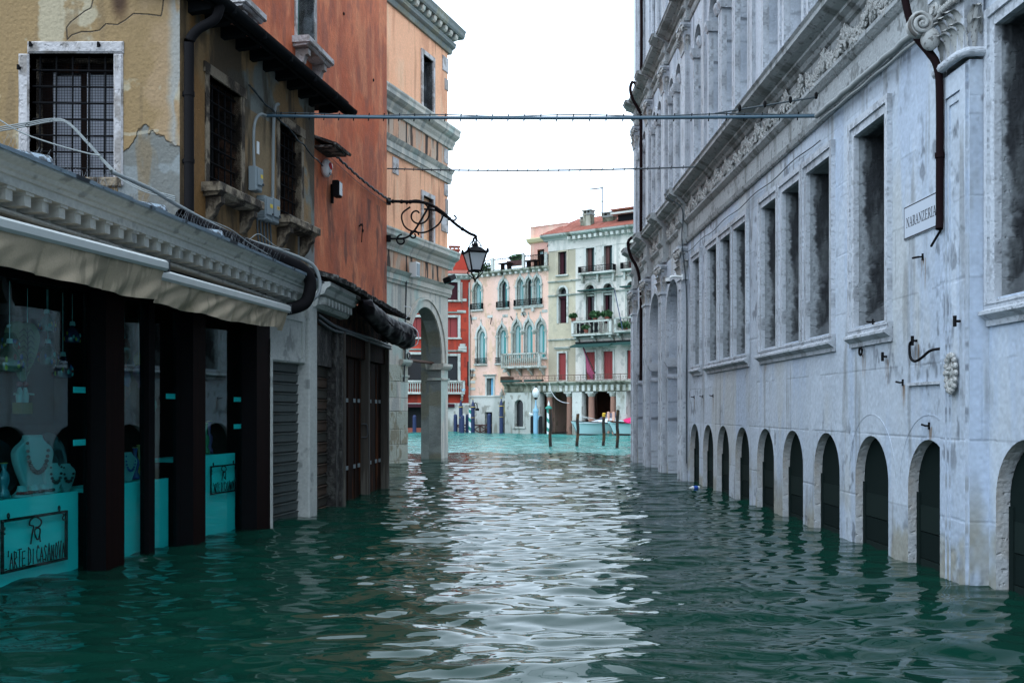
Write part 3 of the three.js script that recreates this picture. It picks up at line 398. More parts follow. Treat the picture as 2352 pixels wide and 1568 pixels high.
  for (const u of [10.9, 14.9, 19.05]) obj('pilaster', bx(u - 0.12, u + 0.12, 6.7, 10.5, -0.2, 0.0), mTrim, P);
  obj('entablature', mould(ent(10.52, -0.08).map(([z, y]) => [z, 10.52 + (y - 10.52) * 0.62]), 0, 62), mCornice, P);
  for (const u of pz) obj('cornice_break', mould(ent(10.518, 0.03).map(([z, y]) => [z, 10.518 + (y - 10.518) * 0.624]), u - 0.3, u + 0.3), mCornice, P);
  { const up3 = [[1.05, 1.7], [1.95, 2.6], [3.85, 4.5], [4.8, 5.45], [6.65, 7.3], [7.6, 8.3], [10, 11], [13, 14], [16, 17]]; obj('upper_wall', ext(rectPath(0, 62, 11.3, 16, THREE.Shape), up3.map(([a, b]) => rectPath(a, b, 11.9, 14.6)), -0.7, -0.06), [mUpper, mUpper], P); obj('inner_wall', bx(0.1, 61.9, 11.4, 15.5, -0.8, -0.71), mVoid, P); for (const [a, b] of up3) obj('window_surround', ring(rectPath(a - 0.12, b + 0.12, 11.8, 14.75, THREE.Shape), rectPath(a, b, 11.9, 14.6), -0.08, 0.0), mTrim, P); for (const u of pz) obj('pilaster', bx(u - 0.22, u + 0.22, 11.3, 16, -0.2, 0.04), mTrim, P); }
  // canal end of the palace, body and roof
  obj('end_wall', [bx(0.004, 0.6, y0, 15.95, -12, -0.98), bx(0.1, 61.9, 15.6, 16, -12, -0.7)], mUpper, P);
  obj('back_wall', bx(0.65, 61.9, y0, 15.6, -12, -11.8), mUpper, P); obj('floor_slab', [bx(0.65, 61.9, 6.3, 6.7, -11.7, -0.82), bx(0.65, 61.9, 10.6, 10.9, -11.7, -0.82)], mUpper, P);
  // iron fixings
  const hook = (u, y, l = 0.16) => obj('iron_hook', [stick([u, y, -0.02], [u, y, 0.05], 0.009), stick([u, y, 0.045], [u - l * 0.7, y + 0.01, 0.05], 0.011), bx(u - 0.01, u + 0.01, y - 0.035, y + 0.035, 0, 0.015)], mIron, P);
  hook(21.9, 3.16, 0.2); hook(20.55, 2.62, 0.1); hook(18.0, 2.72); hook(15.9, 2.5); hook(21.4, 1.9, 0.1); hook(22.05, 1.45, 0.1); hook(10.0, 1.9); hook(10.95, 1.9); hook(11.95, 1.9);
  for (const [u, y, z] of [[20.95, 2.2, 0], [21.75, 2.32, 0], [22.88, 2.42, 0.08]]) obj('iron_bracket', [bx(u - 0.018, u + 0.018, y - 0.05, y + 0.05, z + 0.04, z + 0.06), stick([u, y, z], [u, y, z + 0.045], 0.012)], mIron, P);
  obj('iron_hook', tube([[22.42, 2.2, 0.04], [22.2, 2.19, 0.06], [22.05, 2.13, 0.08], [21.93, 2.1, 0.1], [21.82, 2.15, 0.1], [21.8, 2.27, 0.1], [21.84, 2.3, 0.1]], 0.014), mIron, P);
  obj('mooring_ring', tr(new THREE.TorusGeometry(0.045, 0.012, 6, 14), 20.25, 2.3, 0.04), mIron, P);
  obj('stone_ledge', bx(21.55, 22.36, 1.86, 1.89, 0, 0.03), mTrim, P);
}
{ // street name plate: painted panel
  const s = onWall('R', 'street_sign', 'white painted street sign with black border reading NARANZERIA', 'sign', 21.45, 3.4, 0.002);
  obj('sign_panel', bx(0, 0.86, 0, 0.35, 0, 0.01), std({ color: [0.60, 0.64, 0.70], roughness: 0.8 }), s);
  const face = new THREE.PlaneGeometry(0.85, 0.34); face.translate(0.43, 0.175, 0.0145);
  const m = std({ map: canvasTex(850, 340, (c, w, h) => { c.fillStyle = '#bcc3ce'; c.fillRect(0, 0, w, h); c.strokeStyle = '#15181d'; c.lineWidth = 13; c.strokeRect(7, 7, w - 14, h - 14); c.fillStyle = '#1b1e24'; c.save(); c.translate(58, 226); c.scale(0.9, 1.25); c.font = 'bold 118px serif'; const t = 'NARANZERIA'; c.save(); c.scale(Math.min(1, 800 / c.measureText(t).width), 1); c.fillText(t, 0, 0); c.restore(); c.restore(); c.globalAlpha = 0.35; const r = rng(3); c.fillStyle = '#ccd3de'; for (let i = 0; i < 120; i++) c.fillRect(r() * w, r() * h, 2 + 6 * r(), 1 + 3 * r()); }), roughness: 0.8 });
  obj('lettering', face, m, s);
}
{ // drainpipes on the palace
  const d = onWall('R', 'drainpipe', 'dark red drainpipe ending in a spout beside the street sign', 'drainpipe', 22.54, 0, 0);
  obj('pipe', [tube([[-0.3, 6.0, 0.36], [-0.26, 5.6, 0.34], [-0.18, 5.25, 0.28], [-0.07, 5.03, 0.19], [-0.01, 4.88, 0.14], [0, 4.6, 0.118], [0, 3.6, 0.118], [0.01, 3.42, 0.122], [0.03, 3.32, 0.135]], 0.037, 70), stick([0, 4.0, 0.118], [0, 4.05, 0.118], 0.046)], mPipeRed, d);
  obj('bracket', [bx(-0.07, -0.02, 4.01, 4.04, 0.04, 0.12), stick([-0.34, 3.22, 0.05], [-0.0, 3.33, 0.1], 0.012)], mIron, d);
  const e = onWall('R', 'drainpipe', 'long dark drainpipe running down the canal end of the stone palace past its cornices', 'drainpipe', 2.35, 0, 0);
  obj('pipe', [tube([[0, 16, 0.1], [0, 11.6, 0.1], [0.02, 11.4, 0.34], [0.02, 11.2, 0.42], [0.02, 10.9, 0.36], [0, 10.5, 0.14], [0, 10.2, 0.1], [0, 7.2, 0.1], [0, 6.9, 0.12], [0, 6.7, 0.44], [0, 6.5, 0.48], [0, 6.2, 0.4], [0, 5.8, 0.2], [0, 5.3, 0.12], [0, 5, 0.1], [0, 2.8, 0.1], [0, 2.5, 0.11]], 0.045, 160)], mPipeRed, e);
}
{ // conduit clipped under the moulding where the overhead cable lands
  const c = onWall('R', 'wall_conduit', 'thick grey conduit and twin cable clipped below the palace cornice moulding', 'conduit', 0, 0, 0);
  const p = [], q = []; for (let i = 0; i <= 22; i++) { const u = 18.85 + (i / 22) * 3.65; p.push([u, 5.49 - 0.004 * Math.sin(i * 1.7) - 0.0042 * i, 0.115 + 0.005 * Math.sin(i * 2.3)]); q.push([u, 5.4 - 0.006 * Math.cos(i * 1.3) - 0.004 * i, 0.1]); }
  obj('conduit', tube(p, 0.035, 120), mCableG, c); obj('twin_cable', tube(q, 0.018, 90), mCableG, c);
  const w = []; for (let i = 0; i <= 30; i++) { const u = 9.4 + (i / 30) * 9.4; w.push([u, 5.2 - 0.02 * Math.sin(i * 0.9), 0.05]); } obj('wire', tube(w, 0.009, 100, 5), mCable, c);
}
{ const c = onWall('R', 'security_camera', 'small white dome security camera on a bracket beside a palace capital', 'camera', 9.35, 4.62, 0.15); c.scale.setScalar(0.68);
  obj('arm', [tube([[0, 0.02, 0], [0, 0.05, 0.25], [-0.03, 0.02, 0.42]], 0.045, 20), bx(-0.07, 0.07, -0.08, 0.12, -0.02, 0.02)], mWhite, c); obj('housing', tr(new THREE.CylinderGeometry(0.1, 0.1, 0.12, 16), -0.03, -0.06, 0.46), mWhite, c); obj('dome', tr(new THREE.SphereGeometry(0.085, 14, 8, 0, 2 * PI, PI / 2, PI / 2), -0.03, -0.12, 0.46), mDarkGlass, c); }
{ const c = onWall('R', 'pilaster_cable', 'thin black cable running down the palace pilaster from the cornice', 'cable', 9.27, 0, 0); obj('wire', tube([[-0.3, 6.72, 0.46], [-0.1, 6.5, 0.45], [0, 6.2, 0.14], [0.02, 5.6, 0.15], [0, 5.3, 0.13], [0.01, 4.2, 0.04], [-0.01, 2.2, 0.04], [0, 0.4, 0.04]], 0.014, 90, 5), mCable, c); }
// ---------------------------------------------------------------- glass shop, ground floor (u runs away along the shop front)
const shop = onWall('L1', 'glass_shop', 'dark one-storey shop front with white dentilled cornice and tall glazed bays', 'shop');
{
  const S = shop, y0 = -1.2, top = 3.3;
  const post = (a, b) => { obj('post', ext(rectPath(a, b, y0, 2.95, THREE.Shape), [], -0.24, 0), [mShopBrown, mShopDark], S); };
  [[0.2, 0.5], [4.17, 4.49], [5.875, 6.16], [7.52, 7.92]].forEach(([a, b]) => post(a, b));
  obj('lintel', bx(-4, 7.92, 2.86, 3.3, -0.26, -0.05), mShopDark, S);
  // bays: frame, glass, teal panel behind the lower glass
  const bay = (a, b, panelTop, mull = []) => {
    const w = obj('window', [bx(a, b, 2.8, 2.86, -0.26, -0.17), bx(a, a + 0.05, y0, 2.8, -0.26, -0.17), bx(b - 0.05, b, y0, 2.8, -0.26, -0.17), ...mull.map((m) => bx(m - 0.06, m + 0.06, y0, 2.8, -0.27, -0.16))], mShopDark, S);
    const e = [a + 0.05, ...mull.flatMap((m) => [m - 0.06, m + 0.06]), b - 0.05];
    for (let i = 0; i < e.length; i += 2) obj('pane', bx(e[i], e[i + 1], -0.6, 2.8, -0.222, -0.218), mGlass, w);
    obj('display_panel', bx(a + 0.02, b - 0.02, -0.7, panelTop, -0.37, -0.34), mTeal, w);
    obj('shelf', bx(a + 0.02, b - 0.02, panelTop - 0.06, panelTop - 0.02, -0.8, -0.375), mTeal, w);
  };
  bay(0.5, 4.22, 0.78); bay(4.44, 5.92, 0.8, [5.26]); bay(6.13, 7.58, 1.03);
  // interior box
  obj('interior_wall', [bx(-4, 8.0, y0, 3.2, -3.5, -3.4), bx(7.95, 8.05, y0, 3.2, -3.4, -0.4), bx(-4, 8, 2.9, 3.0, -3.4, -0.37)], mShopBrown, S);
  obj('side_wall', bx(-4, 0.2, y0, 2.95, -0.4, -0.02), mShopDark, S);
  // shutter bay beyond the last window, framed in pale stone
  obj('pilaster', cb(9.22, 9.52, y0, 3.25, -0.25, 0.02, 0.015), mShopWhite, S); obj('pilaster', bx(7.925, 7.99, y0, 2.6, -0.2, 0.01), mShopWhite, S);
  obj('fascia_panel', [bx(7.93, 9.22, 2.3, 3.25, -0.22, -0.06), ext(rectPath(7.95, 9.2, 2.32, 3.0, THREE.Shape), [rectPath(8.02, 9.1, 2.38, 2.93)], -0.06, -0.035)], mShopWhite, S);
  const sh = obj('roller_shutter', bx(7.99, 9.22, y0, 2.3, -0.25, -0.2), mSlat, S);
  const slat = mould([[-0.2, 0], [-0.17, 0.02], [-0.165, 0.11], [-0.15, 0.125], [-0.15, 0.135], [-0.2, 0.14]], 8.0, 9.215);
  for (let i = 0; i < 18; i++) { const o = obj('slat', slat, mSlat, sh); o.position.y = -0.34 + i * 0.147; }
  // cornice with modillions: slopes gently along the run
  const cz = S, prof = [[-0.5, 3.4], [-0.1, 3.4], [-0.1, 3.515], [0.19, 3.52], [0.19, 3.595], [0.215, 3.6], [0.225, 3.625], [0.25, 3.64], [0.27, 3.67], [0.32, 3.7], [0.34, 3.715], [0.34, 3.745], [-0.5, 3.76]];
  const skew = (g) => { const p = g.attributes.position; for (let i = 0; i < p.count; i++) { const u = p.getX(i); p.setXYZ(i, u, p.getY(i) - 0.075 - 0.017 * (u - 1.9) - 0.0022 * Math.max(0, u - 4) ** 2, p.getZ(i) + 0.24 - 0.036 * (u - 1.92)); } g.computeVertexNormals(); return g; };
  const segs = []; for (let u = -3; u < 8.95; u += 1) segs.push(mould(prof, u, Math.min(u + 1, 9.05))); obj('cornice', segs.map(skew), mShopWhite, cz);
  obj('cornice_board', segs.length ? [0, 1, 2, 3, 4, 5, 6, 7, 8, 9, 10, 11].map((k) => skew(mould([[-0.5, 3.345], [-0.03, 3.347], [-0.01, 3.36], [-0.01, 3.38], [-0.05, 3.398], [-0.5, 3.398]], -3 + k, Math.min(-2 + k, 9.0)))) : [], mShopWhite, cz);
  for (let i = 0; i < 46; i++) { const u = -2 + i * 0.236; obj('modillion', skew(merge([bx(u, u + 0.085, 3.405, 3.495, -0.1, 0.155), bx(u - 0.012, u + 0.097, 3.495, 3.519, -0.1, 0.178)])), mShopWhite, cz); }
  // zinc flashing, ragged along its lip, and the little roof behind
  const lip = []; for (let i = 0; i < 60; i++) { const a = -3 + i * 0.2, r = n2(i * 0.7, 3) * 0.03; lip.push(skew(tr(rx(bx(a, a + 0.205, -0.012, 0.012 + r * 0.6, -0.06, 0.055), 0.25), 0, 3.755, 0.31))); } obj('zinc_flashing', lip, mZinc, cz);
  for (const [a, w] of [[2.6, 0.5], [4.55, 0.5], [5.9, 0.45]]) obj('zinc_roll', skew(tr(rz(new THREE.CylinderGeometry(0.055, 0.075, w, 12, 1, true), PI / 2 + 0.1), a, 3.83, 0.1)), mZinc, cz);
  obj('roof', [skew(boxUV(tr(rx(new THREE.BoxGeometry(12, 0.04, 0.85), 0.42), 3, 3.92, -0.15)))], mZinc, cz);
  { const r = rng(31), l = []; for (let u = 0.8; u < 8.6; u += 0.075) for (const k of [0, 1]) l.push(skew(stick([u, 3.78, 0.1], [u + (r() - 0.5) * 0.08, 3.93 + 0.04 * r(), 0.1 + (k ? 0.07 : -0.06) + 0.03 * r()], 0.0013, 0.001, 3))); const o = obj('bird_spikes', l, std({ color: [0.2, 0.21, 0.22], roughness: 0.4, metalness: 0.7 }), cz); o.userData.kind = 'stuff'; }
}
{ // two retractable awnings
  const mk = (label, a, b, bowl, seed, red) => {   // a, b: bar ends in the world; wall side lies behind
    const t = thing('shop_awning', label, 'awning', [0, 0, 0], 0, 'retractable awnings over the glass shop'), A = V3(...a), B = V3(...b), d = B.clone().sub(A), L = d.length(); d.normalize(); const n = V3(-d.z, 0, d.x).multiplyScalar(1); if (n.x < 0) n.negate();
    t.position.copy(A); const q = new THREE.Quaternion().setFromRotationMatrix(new THREE.Matrix4().makeBasis(d, V3(0, 1, 0).addScaledVector(d, -d.y).normalize(), d.clone().cross(V3(0, 1, 0)).normalize())); t.quaternion.copy(q);   // x along bar, z out
    obj('front_bar', [mould([[-0.05, -0.03], [0.03, -0.045], [0.05, -0.02], [0.05, 0.04], [0.02, 0.065], [-0.04, 0.07], [-0.06, 0.03]], 0, L)], mAlu, t);
    for (const e of [-0.02, L]) obj('end_cap', bx(e, e + 0.02, -0.05, 0.075, -0.065, 0.055), mIronGrey, t);
    const top = new THREE.PlaneGeometry(L, 1, 60, 10), tp = top.attributes.position, tu = top.attributes.uv;
    for (let i = 0; i < tp.count; i++) { const u = tp.getX(i) + L / 2, s = tp.getY(i) + 0.5; tp.setXYZ(i, u, 0.05 + s * 0.3 - 0.05 * Math.sin(PI * s) + 0.006 * Math.sin(u * 9 + seed), -0.04 - s * 0.75); tu.setXY(i, u, s); } top.computeVertexNormals(); obj('canopy', top, mAwn, t);
    const nu = 240, nv = 18, va = new THREE.PlaneGeometry(L, 1, nu, nv), p = va.attributes.position, uv = va.attributes.uv, seams = [0.0, 0.95, 1.95, 2.85, 3.7];
    for (let i = 0; i < p.count; i++) {
      const u = p.getX(i) + L / 2, s = 0.5 - p.getY(i), drop = bowl * (1 + 0.05 * Math.sin(u * 2.1 + seed) + 0.03 * Math.sin(u * 5.7 + seed)); let pinch = 9; for (const q of seams) pinch = Math.min(pinch, Math.abs(u - q - 0.12 * seed % 0.4));
      const fold = 0.03 * s * Math.sin(u * 4.2 + 1.3 * seed + 1.2 * s + 2.5 * n2(u * 1.4, seed)) + 0.014 * s * Math.sin(u * 11 + seed + 3 * s + 3 * n2(u * 2.3, seed + 4)) + 0.005 * Math.sin(u * 27 + 5 * s) * s - 0.04 * Math.exp(-pinch * 22) * Math.sqrt(s) + 0.03 * (n2(u * 4 + 3 * s, seed) - 0.5);
      p.setXYZ(i, u, -0.02 - s * drop, 0.02 + fold - 0.06 * s); uv.setXY(i, u, -s * drop);
    }
    va.computeVertexNormals(); obj('valance', va, mAwn, t);
    for (const q of [0.18, 0.82]) obj('folding_arm', [stick([L * q, 0.32, -0.72], [L * q + 0.25, 0.1, -0.4], 0.022), stick([L * q + 0.25, 0.1, -0.4], [L * q + 0.05, 0.0, -0.05], 0.02)], mAlu, t);
    if (red) obj('tail_light', bx(0.02, 0.05, -0.09, -0.06, 0.0, 0.03), mRedLamp, t);
  };
  const W = (X, Y, Z) => [X, Y, -Z];
  mk('beige fabric awning with pale front bar and a deep valance over necklace window', W(-4.26, 3.02, 6.1), W(-3.44, 3.02, 9.84), 0.3, 1);
  mk('beige fabric awning with creased valance beside the black pipe bend', W(-3.54, 2.95, 9.9), W(-3.10, 2.99, 13.73), 0.27, 4, true);
}
{ // wrought-iron shop signs, the name written in bent rod
  const F = { L: [[[0.1, 1], [0.1, 0], [0.75, 0.02]]], "'": [[[0.3, 1], [0.2, 0.72]]], A: [[[0, 0], [0.42, 1], [0.85, 0]], [[0.18, 0.38], [0.68, 0.38]]], R: [[[0.1, 0], [0.1, 1], [0.6, 0.92], [0.65, 0.62], [0.12, 0.48], [0.75, 0]]], T: [[[0, 0.98], [0.85, 1]], [[0.42, 1], [0.42, 0]]], E: [[[0.75, 1], [0.1, 0.98], [0.1, 0], [0.78, 0.02]], [[0.1, 0.5], [0.6, 0.52]]], D: [[[0.1, 0], [0.1, 1], [0.6, 0.85], [0.75, 0.5], [0.6, 0.12], [0.1, 0]]], I: [[[0.35, 0], [0.35, 1]]], C: [[[0.75, 0.85], [0.45, 1], [0.12, 0.7], [0.12, 0.3], [0.45, 0], [0.78, 0.15]]], S: [[[0.7, 0.9], [0.4, 1], [0.12, 0.8], [0.62, 0.35], [0.5, 0.03], [0.1, 0.12]]], N: [[[0.08, 0], [0.1, 1], [0.7, 0], [0.72, 1]]], O: [[[0.4, 1], [0.1, 0.6], [0.15, 0.15], [0.45, 0], [0.75, 0.3], [0.7, 0.8], [0.4, 1]]], V: [[[0.02, 1], [0.4, 0], [0.8, 1]]], ' ': [] };
  const mk = (u, y, z, w, label) => {
    const t = onWall('L1', 'shop_sign', label, 'sign', u, y, z), h = w * 0.53, r = w * 0.011;
    obj('frame', [bx(0, w, 0, r * 2.4, -r, r), bx(0, w, h - r * 2.4, h, -r, r), bx(0, r * 2.4, 0, h, -r, r), bx(w - r * 2.4, w, 0, h, -r, r)], mIron, t);
    for (const x of [w * 0.1, w * 0.87]) obj('hanging_loop', tr(sc(new THREE.TorusGeometry(w * 0.018, r * 0.7, 6, 12), 0.7, 1.3, 1), x, h + w * 0.03, 0), mIron, t);
    const txt = "L'ARTE DI CASANOVA", cw = (w * 0.94) / 16.2; let x = w * 0.03; const l = []; let k = 0;
    for (const ch of txt) { const wd = ch === ' ' ? 0.55 : ch === "'" || ch === 'I' ? 0.6 : 1; for (const st of F[ch]) { const pts = st.map(([a, b]) => V3(x + a * cw * 0.92, h * 0.07 + b * h * (0.3 + 0.03 * Math.sin(k * 2.1)), 0)); for (let i = 0; i + 1 < pts.length; i++) { l.push(stick(pts[i].toArray(), pts[i + 1].toArray(), r * 0.5, r * 0.5, 5), ball(pts[i].x, pts[i].y, 0, r * 0.62, 1, 1, 1, 6)); } l.push(ball(pts.at(-1).x, pts.at(-1).y, 0, r * 0.7, 1, 1, 1, 6)); } x += wd * cw; k++; }
    obj('lettering', l, mIron, t);
    const e = (p) => p.map(([a, b]) => [w * (0.38 + a * 0.24), h * (0.44 + b * 0.52), 0]);
    obj('emblem', [tube(e([[0.18, 0.02], [0.3, 0.45], [0.36, 0.66], [0.12, 0.74], [0.16, 0.9], [0.42, 1], [0.66, 0.95], [0.86, 0.82], [0.8, 0.66], [0.58, 0.6], [0.5, 0.62]]), r * 0.8, 60, 6), tube(e([[0.62, 0.6], [0.78, 0.5], [0.74, 0.28], [0.62, 0.14], [0.46, 0.34], [0.44, 0.5], [0.56, 0.58], [0.62, 0.56]]), r * 0.75, 50, 6), tube(e([[0.74, 0.28], [0.78, 0.1], [0.8, 0.04]]), r * 0.7, 12, 6)], mIron, t);
    for (const [px, py] of [[w * 0.035, h * 0.78], [w * 0.93, h * 0.86]]) obj('scroll', tube([[px, py + 0.04 * w, 0], [px + 0.02 * w, py + 0.03 * w, 0], [px, py, 0], [px + 0.01 * w, py - 0.03 * w, 0], [px + 0.02 * w, py - 0.02 * w, 0]], r * 0.6, 24, 5), mIron, t);
  };
  mk(3.04, 0.115, -0.30, 0.93, "wrought-iron sign L'ARTE DI CASANOVA below the necklace busts");
  mk(6.83, 0.52, -0.30, 0.7, "wrought-iron sign L'ARTE DI CASANOVA in the bay beside the roller shutter");
}
{ // things in the shop window
  const mBust = std({ color: [0.30, 0.48, 0.48], roughness: 0.8 }), mBead = std({ color: [0.02, 0.018, 0.02], roughness: 0.15 }), mBlue = std({ color: [0.02, 0.08, 0.3], roughness: 0.2 }), mRedB = std({ color: [0.4, 0.02, 0.02], roughness: 0.2 });
  const bust = (u, y, z, s, label, beads, cm) => {
    const t = onWall('L1', 'necklace_bust', label, 'display bust', u, y, z, 'jewellery busts in the shop window'); t.rotation.y += -0.25;
    const sh = new THREE.Shape(); sh.moveTo(-0.08, 0); sh.bezierCurveTo(-0.1, 0.06, -0.3, 0.42, -0.28, 0.56); sh.bezierCurveTo(-0.26, 0.66, -0.12, 0.68, -0.1, 0.78); sh.lineTo(0.1, 0.78); sh.bezierCurveTo(0.12, 0.68, 0.26, 0.66, 0.28, 0.56); sh.bezierCurveTo(0.3, 0.42, 0.1, 0.06, 0.08, 0); sh.closePath();
    const g = new THREE.ExtrudeGeometry(sh, { depth: 0.05, bevelEnabled: true, bevelThickness: 0.05, bevelSize: 0.03, bevelSegments: 4 }); g.translate(0, 0, -0.06); g.scale(s, s, s); obj('bust', g, mBust, t);
    const l = []; for (let i = 0; i <= beads; i++) { const a = (i / beads) * PI, x = -0.17 * Math.cos(a), y2 = 0.70 - 0.42 * Math.pow(Math.sin(a), 0.8); l.push(ball(x * s, y2 * s, 0.055 * s + 0.02, (0.022 + 0.014 * Math.sin(a)) * s * (beads < 12 ? 1.4 : 1), 1, 1, 1, 8)); }
    obj('necklace', l, cm, t);
    if (s > 0.7) obj('earring', [ball(-0.03, 0.17 * s, 0.06, 0.014), ball(0.05, 0.17 * s, 0.06, 0.014)], mBead, t);
  };
  bust(3.9, 0.79, -0.62, 0.70, 'tall necklace bust with big dark beads behind the shop glass', 16, mBead);
  bust(4.06, 0.77, -0.52, 0.37, 'small necklace bust wearing a dark pendant choker', 9, mBead);
  bust(4.29, 0.77, -0.54, 0.35, 'small necklace bust wearing a few round black beads', 8, mBead);
  bust(5.42, 0.8, -0.56, 0.40, 'small necklace bust with blue beads behind the shop door glass', 12, mBlue);
  for (const [u, cm, lab] of [[3.62, mRedB, 'low slanted collar stand with red beads'], [3.78, mBead, 'low slanted collar stand with dark beads'], [3.95, mBead, 'low slanted collar stand with small black stones']]) { const t = onWall('L1', 'collar_stand', lab + ' in the shop window', 'display stand', u, 0.77, -0.54); const g = lathe([[0.11, 0], [0.1, 0.015], [0.06, 0.05], [0.045, 0.09], [0.05, 0.1]], 18); obj('stand', sc(g, 1, 1, 0.8), mBust, t); const l = []; for (let i = 0; i < 9; i++) { const a = 0.3 + (i / 8) * 2.5; l.push(ball(0.095 * Math.cos(a), 0.035, 0.075 * Math.sin(a), 0.017, 1, 1, 1, 7)); } obj('necklace', l, cm, t); }
  // blown-glass pendant lamps (unlit) hanging in the window
  const glassM = (c) => phys({ color: c, roughness: 0.08, clearcoat: 0.6 }), speck = [mYellow, mRedB, mBlue, std({ color: [0.3, 0.6, 0.6], roughness: 0.2 })];
  const pend = (u, yTop, yB, z, r, c, label, seed) => {
    const t = onWall('L1', 'glass_pendant', label, 'pendant lamp', u, yB, z, 'blown-glass pendants in the shop window'), q = rng(seed);
    obj('shade', lathe([[r * 0.9, 0], [r, r * 0.5], [r * 0.95, r * 1.1], [r * 0.6, r * 1.8], [r * 0.25, r * 2.1], [r * 0.22, r * 2.25]], 18), glassM(c), t); obj('cap', tr(lathe([[0, 0.05], [0.025, 0.045], [0.03, 0]], 10), 0, r * 2.24, 0), mWhite, t); obj('cord', stick([0, r * 2.3, 0], [0, yTop - yB, 0], 0.004, 0.004, 5), mWhite, t);
    for (let k = 0; k < 4; k++) { const l = []; for (let i = 0; i < 4; i++) { const a = q() * 6.28, h = r * (0.2 + 1.0 * q()); l.push(ball(r * 0.97 * Math.cos(a), h, r * 0.97 * Math.sin(a), r * 0.16, 1, 1.6, 0.6, 6)); } obj('glass_chip', l, speck[k], t); }
  };
  pend(3.65, 2.85, 2.2, -0.7, 0.085, [0.02, 0.09, 0.05], 'green millefiori glass pendant on a white cord', 3); pend(4.2, 2.85, 2.42, -0.7, 0.08, [0.02, 0.12, 0.12], 'pendant of teal glass hung high in the window corner', 8); pend(4.216, 2.85, 2.07, -0.7, 0.1, [0.06, 0.05, 0.04], 'olive glass pendant hung low beside the feather vase', 13); pend(4.48, 2.85, 1.95, -0.72, 0.1, [0.03, 0.02, 0.05], 'violet glass pendant with blue and white chips', 18); pend(4.61, 2.85, 2.33, -0.7, 0.08, [0.03, 0.05, 0.12], 'small blue pendant with a white cap', 23); pend(3.55, 2.85, 1.98, -0.62, 0.12, [0.01, 0.07, 0.03], 'dark green glass pendant beside the window edge', 28);
  { const t = onWall('L1', 'feather_vase', 'cream glass fan vase combed with dark feather lines', 'vase', 3.83, 1.92, -0.68); const sh = new THREE.Shape(); sh.moveTo(0, 0); sh.bezierCurveTo(0.1, 0.15, 0.22, 0.3, 0.2, 0.45); sh.bezierCurveTo(0.17, 0.56, 0.06, 0.56, 0, 0.52); sh.bezierCurveTo(-0.06, 0.56, -0.17, 0.56, -0.2, 0.45); sh.bezierCurveTo(-0.22, 0.3, -0.1, 0.15, 0, 0); const g = new THREE.ExtrudeGeometry(sh, { depth: 0.02, bevelEnabled: true, bevelThickness: 0.03, bevelSize: 0.02, bevelSegments: 4 }); g.translate(0, 0, -0.03); obj('body', g, std({ color: [0.22, 0.22, 0.12], roughness: 0.2 }), t);
    const l = []; for (let k = 0; k < 8; k++) for (const s of [-1, 1]) l.push(tube([[0, 0.06 + k * 0.055, 0.035], [s * 0.05, 0.1 + k * 0.055, 0.038], [s * 0.11, 0.09 + k * 0.05, 0.034]], 0.004, 10, 4)); l.push(tube([[0, 0.02, 0.03], [0.005, 0.3, 0.04], [0, 0.5, 0.036]], 0.005, 10, 4)); obj('feather_lines', l, mIron, t); obj('cord', [stick([0.05, 0.5, 0], [0.05, 0.9, 0], 0.004, 0.004, 5)], mWhite, t); }
  { const t = onWall('L1', 'clown_swing', 'pair of small glass clowns on an amber block hung on wires', 'ornament', 3.72, 1.57, -0.62); obj('block', bx(-0.07, 0.09, 0, 0.11, -0.05, 0.05), std({ color: [0.28, 0.13, 0.03], roughness: 0.2 }), t); for (const x of [-0.03, 0.05]) { const c = obj('clown', [lathe([[0.03, 0.11], [0.035, 0.17], [0.02, 0.24], [0.012, 0.26]], 10).translate(x, 0, 0), stick([x, 0.2, 0], [x - 0.1 * (x < 0 ? 1 : -1), 0.19, 0.02], 0.01)], std({ color: [0.45, 0.4, 0.38], roughness: 0.3 }), t); obj('head', ball(x, 0.29, 0, 0.03), mRedB, c); } obj('wire', [stick([-0.02, 0.3, 0], [-0.02, 0.5, 0], 0.002, 0.002, 4), stick([0.08, 0.2, 0], [0.05, 0.5, 0], 0.002, 0.002, 4)], mCableG, t); }
  // labels and straps on the glass
  for (const [u, y, l] of [[4.1, 1.78, 'pale strip on the shop glass above the small busts'], [4.1, 1.25, 'pale strip on the shop glass right over the small busts'], [5.8, 1.74, 'pale strip on the glass of the shop door'], [7.45, 1.72, 'upper pale strip on the glass over the second iron sign'], [7.45, 1.36, 'lower pale strip on the glass just over the second iron sign']].map(([u, y, l]) => [u, y, l])) { const t = onWall('L1', 'price_strip', l, 'sticker', u, y, -0.235, 'pale strips on the shop glass'); obj('strip', bx(-0.12, 0.12, 0, 0.06, -0.004, 0.004), mTeal, t); }
  for (const [u, y, z, r, lab] of [[3.62, 1.05, -0.85, 0.27, 'large dark round glass plate standing behind the collar stands'], [4.32, 1.12, -0.8, 0.25, 'dark round glass plate standing behind the two small busts'], [5.45, 1.18, -0.85, 0.22, 'dark round glass plate behind the shop door bust'], [7.05, 1.4, -0.85, 0.22, 'dark round glass plate in the last shop bay']]) { const t = onWall('L1', 'glass_plate', lab, 'plate', u, y, z, 'dark glass plates in the shop window'); obj('plate', rx(lathe([[0, 0], [r * 0.7, 0.01], [r, 0.05], [r, 0.06], [r * 0.7, 0.025], [0, 0.015]], 28), PI / 2 - 0.2), phys({ color: [0.012, 0.02, 0.025], roughness: 0.12, clearcoat: 0.5 }), t); obj('plate_stand', [stick([-0.08, -r, 0], [-0.08, -r * 0.5, 0.06], 0.008), stick([0.08, -r, 0], [0.08, -r * 0.5, 0.06], 0.008)], mIron, t); }
